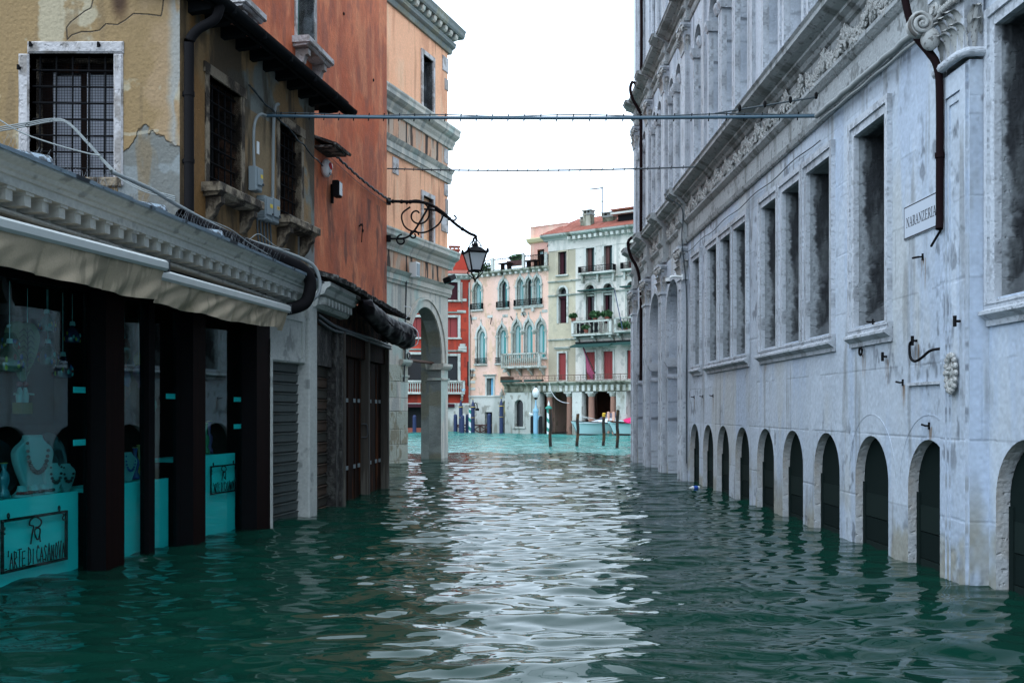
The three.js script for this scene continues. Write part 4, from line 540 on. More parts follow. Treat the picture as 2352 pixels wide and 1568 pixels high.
  const vm = [[0.02, 0.16, 0.2], [0.3, 0.03, 0.04], [0.03, 0.05, 0.22], [0.22, 0.14, 0.02], [0.04, 0.2, 0.07], [0.16, 0.04, 0.16]], vn = ['turquoise', 'ruby', 'cobalt', 'amber', 'emerald', 'amethyst'];
  vm.forEach((c, i) => { const t = onWall('L1', 'glass_vase', `slim ${vn[i]} glass vase standing on the shop shelf`, 'vase', [3.45, 4.12, 5.62, 5.8, 7.25, 7.45][i], [0.77, 0.77, 0.8, 0.8, 1.03, 1.03][i], -0.6 - 0.06 * (i % 2)); obj('body', lathe([[0, 0], [0.05, 0], [0.055, 0.03], [0.03, 0.09], [0.05, 0.17], [0.045, 0.22], [0.018, 0.27], [0.03, 0.33 + 0.02 * i]], 16), phys({ color: c, roughness: 0.08, clearcoat: 0.7 }), t); obj('rim', tr(rx(new THREE.TorusGeometry(0.03, 0.005, 6, 16), PI / 2), 0, 0.33 + 0.02 * i, 0), mGold, t); });
  // balloons of glass hanging behind the door
  const bm = [[0.02, 0.2, 0.16], [0.12, 0.05, 0.16], [0.3, 0.05, 0.03], [0.02, 0.07, 0.26], [0.25, 0.2, 0.02]].map((c) => phys({ color: c, roughness: 0.1, clearcoat: 0.7 })), q = rng(44), names = ['green', 'purple', 'red', 'blue', 'yellow'];
  for (let i = 0; i < 15; i++) { const k = i % 5, u = (i < 10 ? 5.3 + 1.0 * q() : 7.0 + 0.75 * q()), y = 1.5 + 0.85 * q(); const t = onWall('L1', 'glass_balloon', `${i < 5 ? 'round' : 'long'} ${names[k]} glass balloon hanging behind the ${i < 10 ? 'shop door' : 'last shop bay'}`, 'ornament', u, y, -0.7 - 0.3 * q(), `${names[k]} glass balloons`); obj('balloon', lathe([[0.0, -0.16], [0.022, -0.15], [0.012, -0.12], [0.05, -0.07], [0.085, 0.01], [0.075, 0.08], [0.03, 0.115], [0, 0.12]].map(([a, b]) => (i < 5 ? [a, b] : [a * 0.72, b * 1.25])), 16), bm[k], t); obj('thread', stick([0, -0.12, 0], [0.0, 2.85 - y, -0.02], 0.002, 0.002, 4), mCableG, t); }
}

// ---------------------------------------------------------------- tan house above and behind the shop
const tan = onWall('TF', 'tan_house', 'ochre rendered house with barred windows and fallen plaster above the shop', 'house');
{
  const T = tan, Lx = 5.0;   // corner at u = 4.99
  // front (faces the camera)
  const w0 = 3.08, w1 = 4.15, wb = 4.55, wt = 6.125;
  obj('wall', ext(poly([[-2, 3.4], [4.985, 3.4], [4.985, 7.0], [1.6, 8.02], [-2, 8.02]]), [rectPath(w0, w1, wb, wt)], -0.4, 0), [mTan, mSill], T);
  const win = obj('window', bx(w0 - 0.1, w1 + 0.1, wb, wt + 0.05, -0.46, -0.42), mDarkGlass, T);
  obj('lintel', cb(w0 - 0.02, w1 + 0.13, wt, wt + 0.15, -0.2, 0.035, 0.02), mLime, win); obj('jamb', cb(w0 - 0.135, w0, wb - 0.1, wt - 0.005, -0.2, 0.03, 0.02), mLime, win); obj('jamb', cb(w1, w1 + 0.12, wb - 0.1, wt - 0.005, -0.2, 0.03, 0.02), mLime, win); obj('sill', cb(w0 - 0.1, w1 + 0.1, wb - 0.12, wb, -0.35, 0.06, 0.015), mSill, win);
  obj('curtain', [bx(w0 + 0.14, w0 + 0.48, wb + 0.1, wt - 0.16, -0.41, -0.39), bx(w0 + 0.6, w1 - 0.08, wb + 0.1, wt - 0.14, -0.41, -0.39)], mCurtain, win); obj('casement', [bx(w0, w0 + 0.12, wb, wt, -0.4, -0.36), bx(w0 + 0.5, w0 + 0.57, wb, wt, -0.4, -0.36), bx(w0, w1, wt - 0.12, wt, -0.4, -0.36), bx(w1 - 0.06, w1, wb, wt, -0.4, -0.36)], mWood[1], win); obj('casement', [bx(w0 + 0.13, w0 + 0.17, wb, wt - 0.12, -0.388, -0.365), bx(w0 + 0.57, w0 + 0.61, wb, wt - 0.12, -0.388, -0.365)], mFrameWhite, win);
  for (let i = 0; i < 5; i++) { const x = w0 + 0.09 + i * 0.208; obj('bar', stick([x - 0.01, wb, -0.1], [x, wt, -0.1], 0.0125), mIron, win); }
  for (let i = 0; i < 7; i++) { const y = wb + 0.14 + i * 0.208; obj('bar', stick([w0, y + 0.008, -0.085], [w1, y - 0.006, -0.085], 0.0125), mIron, win); }
  { const l = []; for (let x = w0 + 0.03; x < w1; x += 0.036) l.push(stick([x, wb, -0.2], [x, wt, -0.2], 0.0026, 0.0026, 4)); for (let y = wb + 0.02; y < wt; y += 0.036) l.push(stick([w0, y, -0.2], [w1, y, -0.2], 0.0026, 0.0026, 4)); const o = obj('wire_mesh', l, mIron, win); o.userData.kind = 'stuff'; }
  for (const [x, y] of [[3.12, 6.22], [3.98, 6.215], [2.97, 5.93]]) obj('hinge_pin', [stick([x, y, 0], [x, y + 0.005, 0.07], 0.02), stick([x, y - 0.03, 0.07], [x, y + 0.03, 0.07], 0.018)], mIron, T);
  // side wall on the lane
  const S = new THREE.Group(); S.name = 'side_wall'; T.add(S); const c = at('TS', 0, 0, 0), o0 = at('TF', 0, 0, 0); S.position.set(c.x - o0.x, 0, c.z - o0.z); S.rotation.y = FR.TS[2];
  const sw = [[0.73, 1.67], [2.97, 3.81]];
  obj('render_coat', ext(rectPath(0, 4.4, 3.4, 7.05, THREE.Shape), sw.map(([a, b]) => rectPath(a, b, 4.64, 6.1)), -0.4, 0), [mTanSide, mBrickIn], S);
  obj('end_face', bx(4.37, 4.41, 3.4, 7.0, -3, -0.41), mTanSide, S);
  for (const [a, b] of sw) {
    const l = [bx(a - 0.05, b + 0.05, 4.6, 6.15, -0.46, -0.42)]; obj('window_dark', l, mVoid, S);
    obj('window_frame', [bx(a - 0.1, a, 4.6, 6.1, -0.1, 0.02), bx(b, b + 0.1, 4.6, 6.1, -0.1, 0.02), bx(a - 0.14, b + 0.14, 6.1, 6.24, -0.1, 0.03)], mSill, S);
    const g = []; for (let i = 0; i < 5; i++) g.push(stick([a + 0.1 + (i * (b - a - 0.2)) / 4, 4.64, -0.1], [a + 0.1 + (i * (b - a - 0.2)) / 4, 6.1, -0.1], 0.013, 0.013, 6)); for (let i = 0; i < 7; i++) g.push(stick([a, 4.78 + i * 0.208, -0.09], [b, 4.78 + i * 0.208, -0.09], 0.013, 0.013, 6)); obj('window_bars', g, mIron, S);
    obj('window_sill', [cb(a - 0.2, b + 0.22, 4.5, 4.62, -0.1, 0.27, 0.015), mould([[-0.1, 4.44], [0.2, 4.46], [0.24, 4.5], [-0.1, 4.5]], a - 0.14, b + 0.16)], mSill, S);
    const cor = ext(poly([[0, 0], [0, 0.32], [0.22, 0.32], [0.22, 0.24], [0.16, 0.2], [0.12, 0.1], [0.05, 0.02]]), [], -0.06, 0.06); cor.rotateY(-PI / 2);
    for (const x of [a - 0.02, b + 0.02]) obj('corbel', cor.clone().translate(x, 4.13, 0), mSill, S);
  }
  // eaves: rafters, boards, gutter
  obj('eaves_board', bx(-0.15, 4.9, 6.86, 6.92, -0.3, 0.42), mGutter, S); obj('fascia_board', bx(-0.12, 4.98, 6.74, 7.0, 0.365, 0.4), mGutter, S);
  for (let i = 0; i < 11; i++) obj('rafter', ext(poly([[0, 6.72], [0.3, 6.74], [0.36, 6.8], [0.36, 6.86], [0, 6.86]]), [], 0, 0.11).rotateY(-PI / 2).translate(0.3 + i * 0.44, 0, 0), mGutter, S);
  { const pr = []; for (let i = 0; i <= 10; i++) { const a = PI + (i / 10) * PI; pr.push([0.47 + 0.085 * Math.cos(a), 6.84 + 0.085 * Math.sin(a)]); } for (let i = 10; i >= 0; i--) { const a = PI + (i / 10) * PI; pr.push([0.47 + 0.075 * Math.cos(a), 6.845 + 0.075 * Math.sin(a)]); } obj('gutter', [mould(pr, -0.12, 5.0), bx(-0.13, -0.12, 6.76, 6.86, 0.39, 0.55), ...[0.4, 1.3, 2.2, 3.1, 4].map((u) => bx(u, u + 0.02, 6.75, 6.86, 0.38, 0.56))], mGutter, S); }
  const roof = new THREE.Group(); roof.name = 'roof'; S.add(roof);
  for (let i = 0; i < 12; i++) for (let k = 0; k < 3; k++) { const o = obj('roof_tile', tr(rx(new THREE.CylinderGeometry(0.1, 0.085, 0.5, 10, 1, false, -PI / 2, PI), PI / 2), 0, 0, 0), mTile[(i + k) % 3], roof); o.position.set(i * 0.42 + 0.05, 6.97 + k * 0.13, 0.08 - k * 0.44); o.rotation.x = 0.3; }
  obj('roof_deck', boxUV(tr(rx(new THREE.BoxGeometry(5.2, 0.05, 3.5), 0.3), 2.4, 7.4, -1.25)), mGutter, roof);
  obj('roof_flashing', bx(4.4, 5.3, 6.9, 6.98, -1.4, 0.12), mZinc, T);
}
{ const d = onWall('TS', 'drainpipe', 'black drainpipe bending down the corner of the tan house', 'drainpipe', 0.06, 0, 0); obj('pipe', [tube([[0.12, 6.78, 0.46], [0.1, 6.6, 0.4], [0.03, 6.45, 0.2], [0.0, 6.3, 0.1], [0, 6.1, 0.09], [0, 4.1, 0.09]], 0.062, 60, 12), stick([0, 5.6, 0.09], [0, 5.66, 0.09], 0.072), stick([0, 4.75, 0.09], [0, 4.8, 0.09], 0.072)], mPipe, d); obj('bracket', [bx(-0.01, 0.02, 5.6, 5.66, 0, 0.08), bx(-0.01, 0.02, 4.75, 4.8, 0, 0.08)], mIron, d); }
// meter boxes and conduits on the tan side wall
{ const mk = (label, u, y, w, h, d, ribs, num) => { const t = onWall('TS', 'meter_box', label, 'meter box', u, y, 0.0); obj('case', cb(0, w, 0, h, 0.01, d, 0.02), mBox, t); obj('lid', cb(0.015, w - 0.015, h * 0.22, h - 0.015, d, d + 0.02, 0.01), mBox, t); if (ribs) for (let i = 0; i < 8; i++) obj('rib', bx(-0.012, 0.0, h * 0.12 + i * h * 0.1, h * 0.12 + i * h * 0.1 + 0.012, 0.02, d), mBox, t);
    const f = new THREE.PlaneGeometry(w * 0.36, num ? h * 0.13 : h * 0.16); f.translate(w * 0.64, h * 0.62, d + 0.0225); obj('sticker', f, num ? std({ map: canvasTex(96, 48, (c) => { c.fillStyle = '#d8a514'; c.fillRect(0, 0, 96, 48); c.fillStyle = '#1c1a10'; c.font = 'bold 40px sans-serif'; c.fillText('380', 12, 39); }), roughness: 0.6 }) : mYellow, t); obj('knob', stick([w * 0.8, h * 0.3, d], [w * 0.8, h * 0.3, d + 0.04], 0.018), mIronGrey, t); };
  mk('tall grey meter box with a yellow sticker beside the barred window', 1.87, 4.8, 0.2, 0.35, 0.15, false); mk('ribbed grey junction box below the other boxes', 2.13, 4.42, 0.24, 0.36, 0.17, true); mk('grey box marked 380 in yellow between the barred windows', 2.44, 4.44, 0.24, 0.38, 0.14, false, true); }
{ const t = onWall('TS', 'wall_cables', 'bundle of grey conduits and loose cables hanging from the meter boxes', 'cables', 0, 0, 0);
  obj('conduit', tube([[1.98, 5.1, 0.06], [1.98, 5.6, 0.05], [2.02, 5.85, 0.06], [2.15, 5.98, 0.08], [2.3, 6.0, 0.1]], 0.022, 40), mCableG, t); obj('conduit', tube([[2.62, 4.58, 0.05], [2.64, 5.2, 0.05], [2.66, 5.9, 0.05], [2.7, 6.25, 0.06], [2.78, 6.32, 0.08]], 0.026, 40), mCableG, t);
  for (let k = 0; k < 5; k++) obj('loose_cable', tube([[2.05 + k * 0.11, 4.45, 0.07], [2.04 + k * 0.12, 4.1 - 0.03 * k, 0.1], [2.2 + k * 0.12, 3.78 - 0.02 * k, 0.16], [2.5 + k * 0.1, 3.72, 0.2], [2.9 + k * 0.1, 3.62 - 0.02 * k, 0.3]], 0.014, 40, 6), mCable, t);
  const r = rng(12); for (let k = 0; k < 6; k++) { const p = []; for (let i = 0; i <= 9; i++) { const a = (i / 9) * 2 * PI; p.push([2.75 + 0.14 * Math.cos(a) + 0.06 * r() + k * 0.03, 3.86 + 0.1 * Math.sin(a) + 0.03 * r(), 0.22 + 0.05 * r() + k * 0.02]); } obj('cable_coil', tube(p, 0.008, 50, 5, true), k % 2 ? mCable : mCableBlue, t); }
  const q = []; for (let i = 0; i <= 14; i++) q.push([1.8 + i * 0.2, 6.3 - 0.035 * i + 0.02 * Math.sin(i * 2), 0.06]); obj('twisted_cable', [tube(q, 0.012, 80, 5), tube(q.map(([a, b, c], i) => [a, b + 0.018 * Math.sin(i * 3.1), c + 0.018 * Math.cos(i * 3.1)]), 0.011, 80, 5)], mCable, t); obj('number_plate', bx(2.06, 2.13, 5.38, 5.56, 0.06, 0.07), mWhite, t); }
{ // black pipe lagged in wrap along the shop roof
  const t = thing('roof_pipe', 'fat black wrapped pipe along the shop roof turning down at the corner', 'pipe'), P = (u, y, z) => at('L1', u, y, z);
  obj('pipe', tube([P(6.3, 4.0, -0.42), P(6.9, 3.9, -0.28), P(7.5, 3.8, -0.08), P(8.0, 3.7, 0.14), P(8.28, 3.62, 0.28), P(8.43, 3.48, 0.36), P(8.44, 3.3, 0.36), P(8.38, 3.12, 0.3), P(8.2, 3.03, 0.15), P(8.0, 3.0, 0.0)], 0.088, 110, 12), mPipe, t);
  obj('conduit', tube([P(5.3, 4.32, -0.7), P(5.9, 4.24, -0.56), P(6.4, 4.1, -0.42), P(7.3, 3.92, -0.2), P(8.1, 3.82, 0.12), P(8.5, 3.7, 0.36), P(8.6, 3.5, 0.44), P(8.58, 3.3, 0.44), P(8.5, 3.18, 0.38)], 0.026, 90, 8), mCableG, t);
  obj('loose_wire', [tube([P(5.5, 3.8, 0.3), P(6.2, 3.79, 0.3), P(6.8, 3.73, 0.24), P(7.3, 3.66, 0.26)], 0.006, 40, 4), tube([P(7.3, 3.86, 0.0), P(7.6, 3.98, 0.0), P(7.9, 3.86, 0.1), P(8.2, 3.86, 0.16)], 0.006, 30, 4)], mCableG, t); }
{ // cables slung across the front of the tan house
  const t = thing('slung_cables', 'three grey cables looping across the barred window to the shop roof', 'cables'), Z = -12.3; const P = (x, y, z = 0) => [(x - 1176) * 0.00538, 1.6 + (943 - y) * 0.00538, Z + z];
  for (let k = 0; k < 3; k++) obj('cable', tube([P(-60, 312 - k * 5), P(60, 290 - k * 4), P(120, 279 - k * 3), P(155, 284 - k * 2), P(200, 330 - k * 3), P(240, 375 - k * 3), P(280, 412 - k * 4, 0.1), P(340, 446 - k * 4, 0.2), P(418, 470 - k * 4, 0.25)], 0.0085, 90, 6), mCableG, t);
  for (const [x, y] of [[62, 288], [118, 278], [200, 327], [262, 394]]) obj('cable_tie', tr(new THREE.TorusGeometry(0.02, 0.008, 5, 10), ...P(x, y)), mIron, t);
  obj('cable', tube([P(-40, 250), P(40, 300), P(120, 330), P(200, 352), P(235, 360, 0.05)], 0.01, 40, 6), mCableG, t); }
// ---------------------------------------------------------------- tall red house set back behind the eaves
const red = onWall('RED', 'red_house', 'tall house of weathered brick-red render with a green shuttered window', 'house');
{
  const H = red, w = [[1.85, 2.55]], L = 9.112;
  obj('wall', ext(rectPath(0.35, L, 3.3, 13.5, THREE.Shape), [rectPath(3.25, 4.15, 8.42, 10.8), rectPath(0.5, 0.9, 8.02, 10.3)], -0.5, 0), [mRedHouse, mReveal], H);
  obj('end_wall', bx(L - 0.5, L - 0.003, -1.2, 13.45, -9, -0.51), mRedHouse, H); obj('lower_wall', bx(0.4, L - 0.01, -1.2, 3.28, -0.5, -0.05), mRedHouse, H); obj('roof_slab', bx(0.35, L, 13.5, 13.7, -9, 0.3), mRedHouse, H);
  for (const [a, b, k] of [[3.25, 4.15, 0.4], [0.5, 0.9, 0]]) {
    const f = obj('window', ring(rectPath(a - 0.1, b + 0.1, 7.96, 10.4, THREE.Shape), rectPath(a, b, 8.0, 10.3), -0.3, 0.03), mLime, H); f.position.y = k;
    obj('shutter', bx(a, b, 8.0, 10.3, -0.36, -0.3), mGreenShut, f);
    obj('sill', [cb(a - 0.22, b + 0.22, 7.86, 7.98, -0.05, 0.34, 0.02), mould([[0, 7.8], [0.26, 7.82], [0.3, 7.86], [0, 7.86]], a - 0.18, b + 0.18)], mLime, f);
    const cor = ext(poly([[0, 0], [0, 0.36], [0.24, 0.36], [0.24, 0.26], [0.18, 0.24], [0.15, 0.12], [0.06, 0.08], [0.04, 0.02]]), [], -0.07, 0.07).rotateY(-PI / 2);
    for (const x of [a + 0.02, b - 0.02]) obj('corbel', cor.clone().translate(x, 7.44, 0), mLime, f);
  }
  for (const [u, y] of [[5.9, 9.9], [8.0, 9.2], [7.2, 5.6]]) obj('wall_plug', tr(new THREE.TorusGeometry(0.025, 0.012, 6, 10), u, y, 0.01), mIron, H);
  obj('iron_bracket', [stick([6.95, 5.65, 0], [6.95, 5.7, 0.08], 0.016), stick([6.95, 5.68, 0.08], [6.98, 5.3, 0.05], 0.01), stick([6.88, 5.68, 0.06], [7.02, 5.66, 0.06], 0.012)], mIron, H);
  obj('stub_roof', [boxUV(tr(rx(new THREE.BoxGeometry(0.9, 0.05, 0.6), 0.35), 4.5, 6.78, 0.2)), bx(4.1, 4.9, 6.64, 6.68, 0.0, 0.4)], mSlab, H);
}
{ const t = onWall('RED', 'alarm_siren', 'rounded white alarm siren with a red lamp on the red house', 'alarm', 4.63, 6.36, 0); obj('body', [sc(new THREE.SphereGeometry(0.12, 20, 14), 1.0, 1.5, 0.9).translate(0, 0.0, 0.08)], mWhite, t); obj('lamp_lens', sc(new THREE.SphereGeometry(0.085, 16, 10), 0.95, 1.0, 0.7).translate(0.0, 0.03, 0.15), mRedLamp, t); obj('grille', bx(-0.04, 0.04, -0.13, -0.08, 0.13, 0.17), mIronGrey, t); }
{ const t = onWall('RED', 'wall_floodlight', 'square black box floodlight fixed to the red wall', 'floodlight', 5.13, 6.06, 0); obj('case', cb(-0.11, 0.11, -0.16, 0.16, 0.05, 0.2, 0.02), mPipe, t); obj('glass', bx(-0.09, 0.09, -0.13, 0.13, 0.2, 0.208), mDarkGlass, t); obj('bracket', bx(-0.03, 0.03, -0.28, 0.1, 0, 0.05), mIron, t); }
{ const t = onWall('RED', 'twisted_feed_cable', 'twisted black feed cable slanting down the red wall to the lamp bracket', 'cable', 0, 0, 0), p = [], q = []; for (let i = 0; i <= 40; i++) { const s = i / 40, u = 4.55 + 4.5 * s, y = 6.78 - 0.14 * s - 0.06 * Math.sin(PI * s); p.push([u, y, 0.1 + 0.02 * Math.cos(i * 1.9)]); q.push([u, y + 0.022 * Math.sin(i * 1.9), 0.1]); } obj('cable', [tube(p, 0.022, 160, 5), tube(q, 0.02, 160, 5)], mCable, t); obj('stay_wire', tube(p.map(([a, b]) => [a, b - 0.09, 0.05]), 0.007, 60, 4), mCable, t); }
{ // wrought-iron bracket lantern on the corner of the red house
  const t = thing('bracket_lantern', 'black iron lantern with frosted panes on a scrolled wall bracket', 'lantern', [-2.98, 0, -24.0]);
  const X = (x) => (x - 890) * 0.010494, Y = (y) => 1.6 + (943 - y) * 0.010494, P = (l) => l.map(([x, y]) => [X(x), Y(y), 0]);
  obj('bracket_arm', [tube(P([[888, 462], [930, 463], [975, 466], [1010, 484], [1045, 515], [1075, 535], [1089, 541], [1092, 546]]), 0.035, 60), tube(P([[888, 548], [925, 547], [945, 535], [965, 505], [985, 470]]), 0.025, 50), stick([0, Y(470), 0], [0, Y(455), 0], 0.06), stick([0, Y(555), 0], [0, Y(540), 0], 0.06), ...[900, 920, 940, 1000, 1030, 1060].map((x, i) => ball(X(x), Y([462.5, 463, 463.5, 478, 502, 526][i]), 0, 0.05, 1, 1, 1, 7))], mIron, t);
  const scroll = (cx, cy, r0, r1, a0, turns, dir = 1) => { const p = []; for (let i = 0; i <= 36; i++) { const s = i / 36, a = a0 + dir * s * turns * 2 * PI, r = r0 + (r1 - r0) * s; p.push([X(cx) + r * Math.cos(a), Y(cy) + r * Math.sin(a), 0]); } return tube(p, 0.022, 100, 6); };
  obj('scroll', [scroll(957, 493, 0.38, 0.05, 2.4, 1.25, -1), tube(P([[940, 475], [921, 492], [926, 518], [945, 531], [975, 533], [1005, 515], [1017, 492]]), 0.022, 60, 6), tube(P([[972, 480], [1000, 484], [1025, 500], [1040, 506], [1046, 500], [1040, 494]]), 0.022, 40, 6), scroll(948, 540, 0.12, 0.03, 0, 1.2), scroll(920, 552, 0.14, 0.03, 1.5, 1.1)], mIron, t);
  const c = X(1089), y1 = Y(580), y0 = Y(622); const frus = (r1, r0, ya, yb) => { const g = new THREE.CylinderGeometry(r1, r0, yb - ya, 4, 1, true); g.rotateY(PI / 4 + 0.35); return g.translate(c, (ya + yb) / 2, 0); };
  const rt = 0.32, rb = 0.16, ang = (k) => PI / 2 * k + 0.35 + PI / 4, corner = (k, r, y) => [c + r * Math.sin(ang(k)), y, r * Math.cos(ang(k))];
  for (let k = 0; k < 4; k++) {
    const [a, b, d, e] = [corner(k, rb, y0), corner(k + 1, rb, y0), corner(k + 1, rt, y1), corner(k, rt, y1)], g = new THREE.BufferGeometry(); g.setAttribute('position', new THREE.Float32BufferAttribute([...a, ...b, ...d, ...a, ...d, ...e], 3)); g.computeVertexNormals();
    obj('pane', g, phys({ color: [0.8, 0.84, 0.86], transmission: 0.55, thickness: 0, roughness: 0.95, side: THREE.DoubleSide }), t);
  }
  const fr = []; for (let k = 0; k < 4; k++) fr.push(stick(corner(k, rb, y0), corner(k, rt, y1), 0.022, 0.022, 6), stick(corner(k, rt, y1), corner(k + 1, rt, y1), 0.028, 0.028, 6), stick(corner(k, rb, y0), corner(k + 1, rb, y0), 0.024, 0.024, 6), ball(...corner(k, rt + 0.02, y1 + 0.03), 0.035, 1, 1.8, 1, 8)); obj('frame', fr, mIron, t);
  obj('cap', [frus(0.17, 0.335, y1, y1 + 0.12), tr(new THREE.CylinderGeometry(0.05, 0.17, 0.04, 4).rotateY(PI / 4 + 0.35), c, y1 + 0.14, 0), tr(lathe([[0.06, 0], [0.075, 0.03], [0.04, 0.07], [0.02, 0.1]], 10), c, y1 + 0.15, 0)], mPipe, t);
  const cr = []; for (let k = 0; k < 4; k++) { const a = ang(k), R = (r, y) => [c + r * Math.sin(a), y, r * Math.cos(a)]; cr.push(tube([R(0.2, y1 + 0.14), R(0.15, y1 + 0.15), R(0.13, y1 + 0.22), R(0.06, y1 + 0.29), R(0.015, y1 + 0.36)], 0.014, 24, 5), tube([R(rb, y0), R(rb + 0.05, y0 - 0.04), R(0.13, y0 - 0.12), R(0.04, y0 - 0.19), R(0.0, y0 - 0.24)], 0.014, 24, 5)); } obj('crown_scrolls', [...cr, tr(new THREE.TorusGeometry(0.05, 0.016, 6, 12), c, Y(550), 0), tr(lathe([[0.0, -0.1], [0.03, -0.04], [0.015, 0]], 8), c, y0 - 0.2, 0)], mIron, t);
}
// ---------------------------------------------------------------- low wooden-fronted shops past the glass shop
const low = onWall('L2', 'shuttered_shop', 'low dark shop with rusty shutter and twin plank doors below a stone eave', 'shop');
{
  const S = low, y0 = -1.2;
  obj('back_wall', bx(0, 5.6, y0, 3.5, -0.9, -0.3), mBrickIn, S); obj('end_wall', bx(5.35, 5.58, y0, 3.5, -0.29, -0.02), mWoodGrey, S);
  obj('upper_wall', bx(0.06, 5.35, 2.62, 3.55, -0.29, -0.1), mBrickIn, S);
  const sh = obj('roller_shutter', bx(0.05, 1.12, y0, 2.35, -0.24, -0.2), mSlatRust[0], S), slat = mould([[-0.2, 0], [-0.17, 0.02], [-0.165, 0.14], [-0.15, 0.155], [-0.15, 0.165], [-0.2, 0.17]], 0.06, 1.11);
  for (let i = 0; i < 16; i++) { const o = obj('slat', slat, mSlatRust[(i * 7 + (i >> 1)) % 3], sh); o.position.y = -0.5 + i * 0.176; }
  obj('shutter_box', bx(0.05, 1.12, 2.32, 2.95, -0.24, -0.08), mRough, S);
  obj('rough_post', [bx(1.12, 1.34, y0, 3.0, -0.25, -0.01), bx(1.36, 1.5, y0, 2.9, -0.2, 0.03)], mRough, S);
  obj('timber_post', cb(1.46, 1.56, y0, 2.95, -0.2, 0.05, 0.012), mWoodGrey, S); obj('timber_post', cb(3.36, 3.5, y0, 2.95, -0.2, 0.05, 0.012), mWoodGrey, S); obj('timber_post', cb(5.22, 5.35, y0, 2.95, -0.2, 0.05, 0.012), mWoodGrey, S);
  obj('head_board', [bx(1.56, 3.36, 2.56, 2.95, -0.2, -0.02)], mWood[0], S); obj('head_board', [bx(3.5, 5.22, 2.56, 2.95, -0.2, -0.02)], mWood[2], S);
  for (const [a, b] of [[1.56, 3.36], [3.5, 5.22]]) {
    const d = obj('door', bx(a, b, y0, 2.56, -0.2, -0.14), mWood[1], S), n = 10, w = (b - a) / n;
    for (let i = 0; i < n; i++) obj('plank', cb(a + i * w + 0.006, a + (i + 1) * w - 0.006, y0, 2.54, -0.14, -0.105 + 0.008 * ((i * 5) % 3), 0.006), mWood[(i * 2 + (a > 2 ? 1 : 0)) % 3], d);
    for (const y of [0.55, 1.75]) for (const s of [0.12, 0.3, 0.62, 0.82]) for (const o of [0, 0.09]) obj('hinge_plate', bx(a + s * (b - a) + o, a + s * (b - a) + o + 0.05, y, y + 0.07, -0.09, -0.075), mBox, d);
  }
  obj('door_handle', tube([[3.3, 1.35, -0.08], [3.34, 1.33, 0.02], [3.34, 1.12, 0.02], [3.3, 1.1, -0.08]], 0.012, 20), mIronGrey, S);
  // white dentilled cornice continuing from the glass shop, then ragged stone eave
  obj('cornice', mould([[-0.3, 3.16], [0.02, 3.18], [0.06, 3.22], [0.06, 3.36], [0.16, 3.38], [0.2, 3.46], [0.26, 3.5], [0.26, 3.56], [-0.3, 3.58]], -0.3, 1.75), mShopWhite, S);
  for (let i = 0; i < 9; i++) obj('dentil', bx(-0.2 + i * 0.21, -0.1 + i * 0.21, 3.23, 3.34, 0.06, 0.15), mShopWhite, S);
  { const r = rng(66); for (let i = 0; i < 13; i++) { const a = -0.3 + i * 0.47, w = 0.45 + 0.02 * r(); const g = new THREE.BoxGeometry(w, 0.07, 1.15, 6, 1, 4), p = g.attributes.position; for (let k = 0; k < p.count; k++) p.setXYZ(k, p.getX(k), p.getY(k) + 0.03 * (n2(p.getX(k) * 9 + i * 3, p.getZ(k) * 9) - 0.5), p.getZ(k) + (p.getZ(k) > 0.5 ? 0.1 * (n2(p.getX(k) * 7 + i * 5, 2) - 0.5) : 0)); g.computeVertexNormals(); obj('eave_slab', boxUV(tr(rx(g, 0.3), a + w / 2, 3.78 - 0.004 * i, -0.17)), mSlab, S); } }
  obj('cable_run', [tube([[0.1, 3.1, -0.05], [0.9, 3.0, 0.0], [2, 2.98, 0.02], [3.5, 2.98, 0.03], [5.5, 2.95, 0.04]], 0.03, 60, 6), tube([[0.1, 3.02, -0.05], [0.9, 2.92, 0.0], [2, 2.94, 0.03], [3.5, 2.92, 0.03], [5.5, 2.9, 0.05]], 0.025, 60, 6)], mCable, S);
}
{ // rolled dark tarpaulin slung below the eave
  const t = onWall('L2', 'rolled_tarpaulin', 'crumpled dark plastic tarpaulin rolled up below the stone eave', 'tarpaulin', 1.6, 3.2, 0.25), nu = 90, nv = 26, g = new THREE.PlaneGeometry(1, 1, nu, nv), p = g.attributes.position;
  for (let i = 0; i < p.count; i++) { const s = p.getX(i) + 0.5, a = (p.getY(i) + 0.5) * 2 * PI, rr = (0.13 + 0.1 * Math.pow(s, 1.2)) * (1 + 0.16 * Math.sin(s * 26 + 2 * Math.sin(a)) * 0.6 + 0.34 * (n2(s * 15 + 3, a * 1.4) - 0.5) + 0.2 * (n2(s * 40, a * 3) - 0.5)) * Math.min(1, 0.25 + 8 * (1 - s)) * Math.min(1, 0.3 + 9 * s); p.setXYZ(i, s * 4.0, 0.25 - 0.32 * s - 0.12 * Math.sin(s * PI) + rr * Math.sin(a) * 1.15, 0.05 + 0.18 * s + rr * Math.cos(a)); }
  g.computeVertexNormals(); obj('roll', g, mTarp, t); obj('tie_cord', tube([[3.45, 0.25, 0.1], [3.5, 0.05, 0.42], [3.55, -0.22, 0.42], [3.45, -0.34, 0.2]], 0.01, 24, 5), mWhite, t); obj('tie_cord', tube([[3.5, 0.3, 0.2], [3.52, 0.5, 0.3], [3.55, 0.56, 0.15]], 0.008, 16, 5), mWhite, t);
  obj('pole', stick([-0.2, 0.32, 0.0], [4.1, 0.12, 0.1], 0.03), mWoodGrey, t);
}
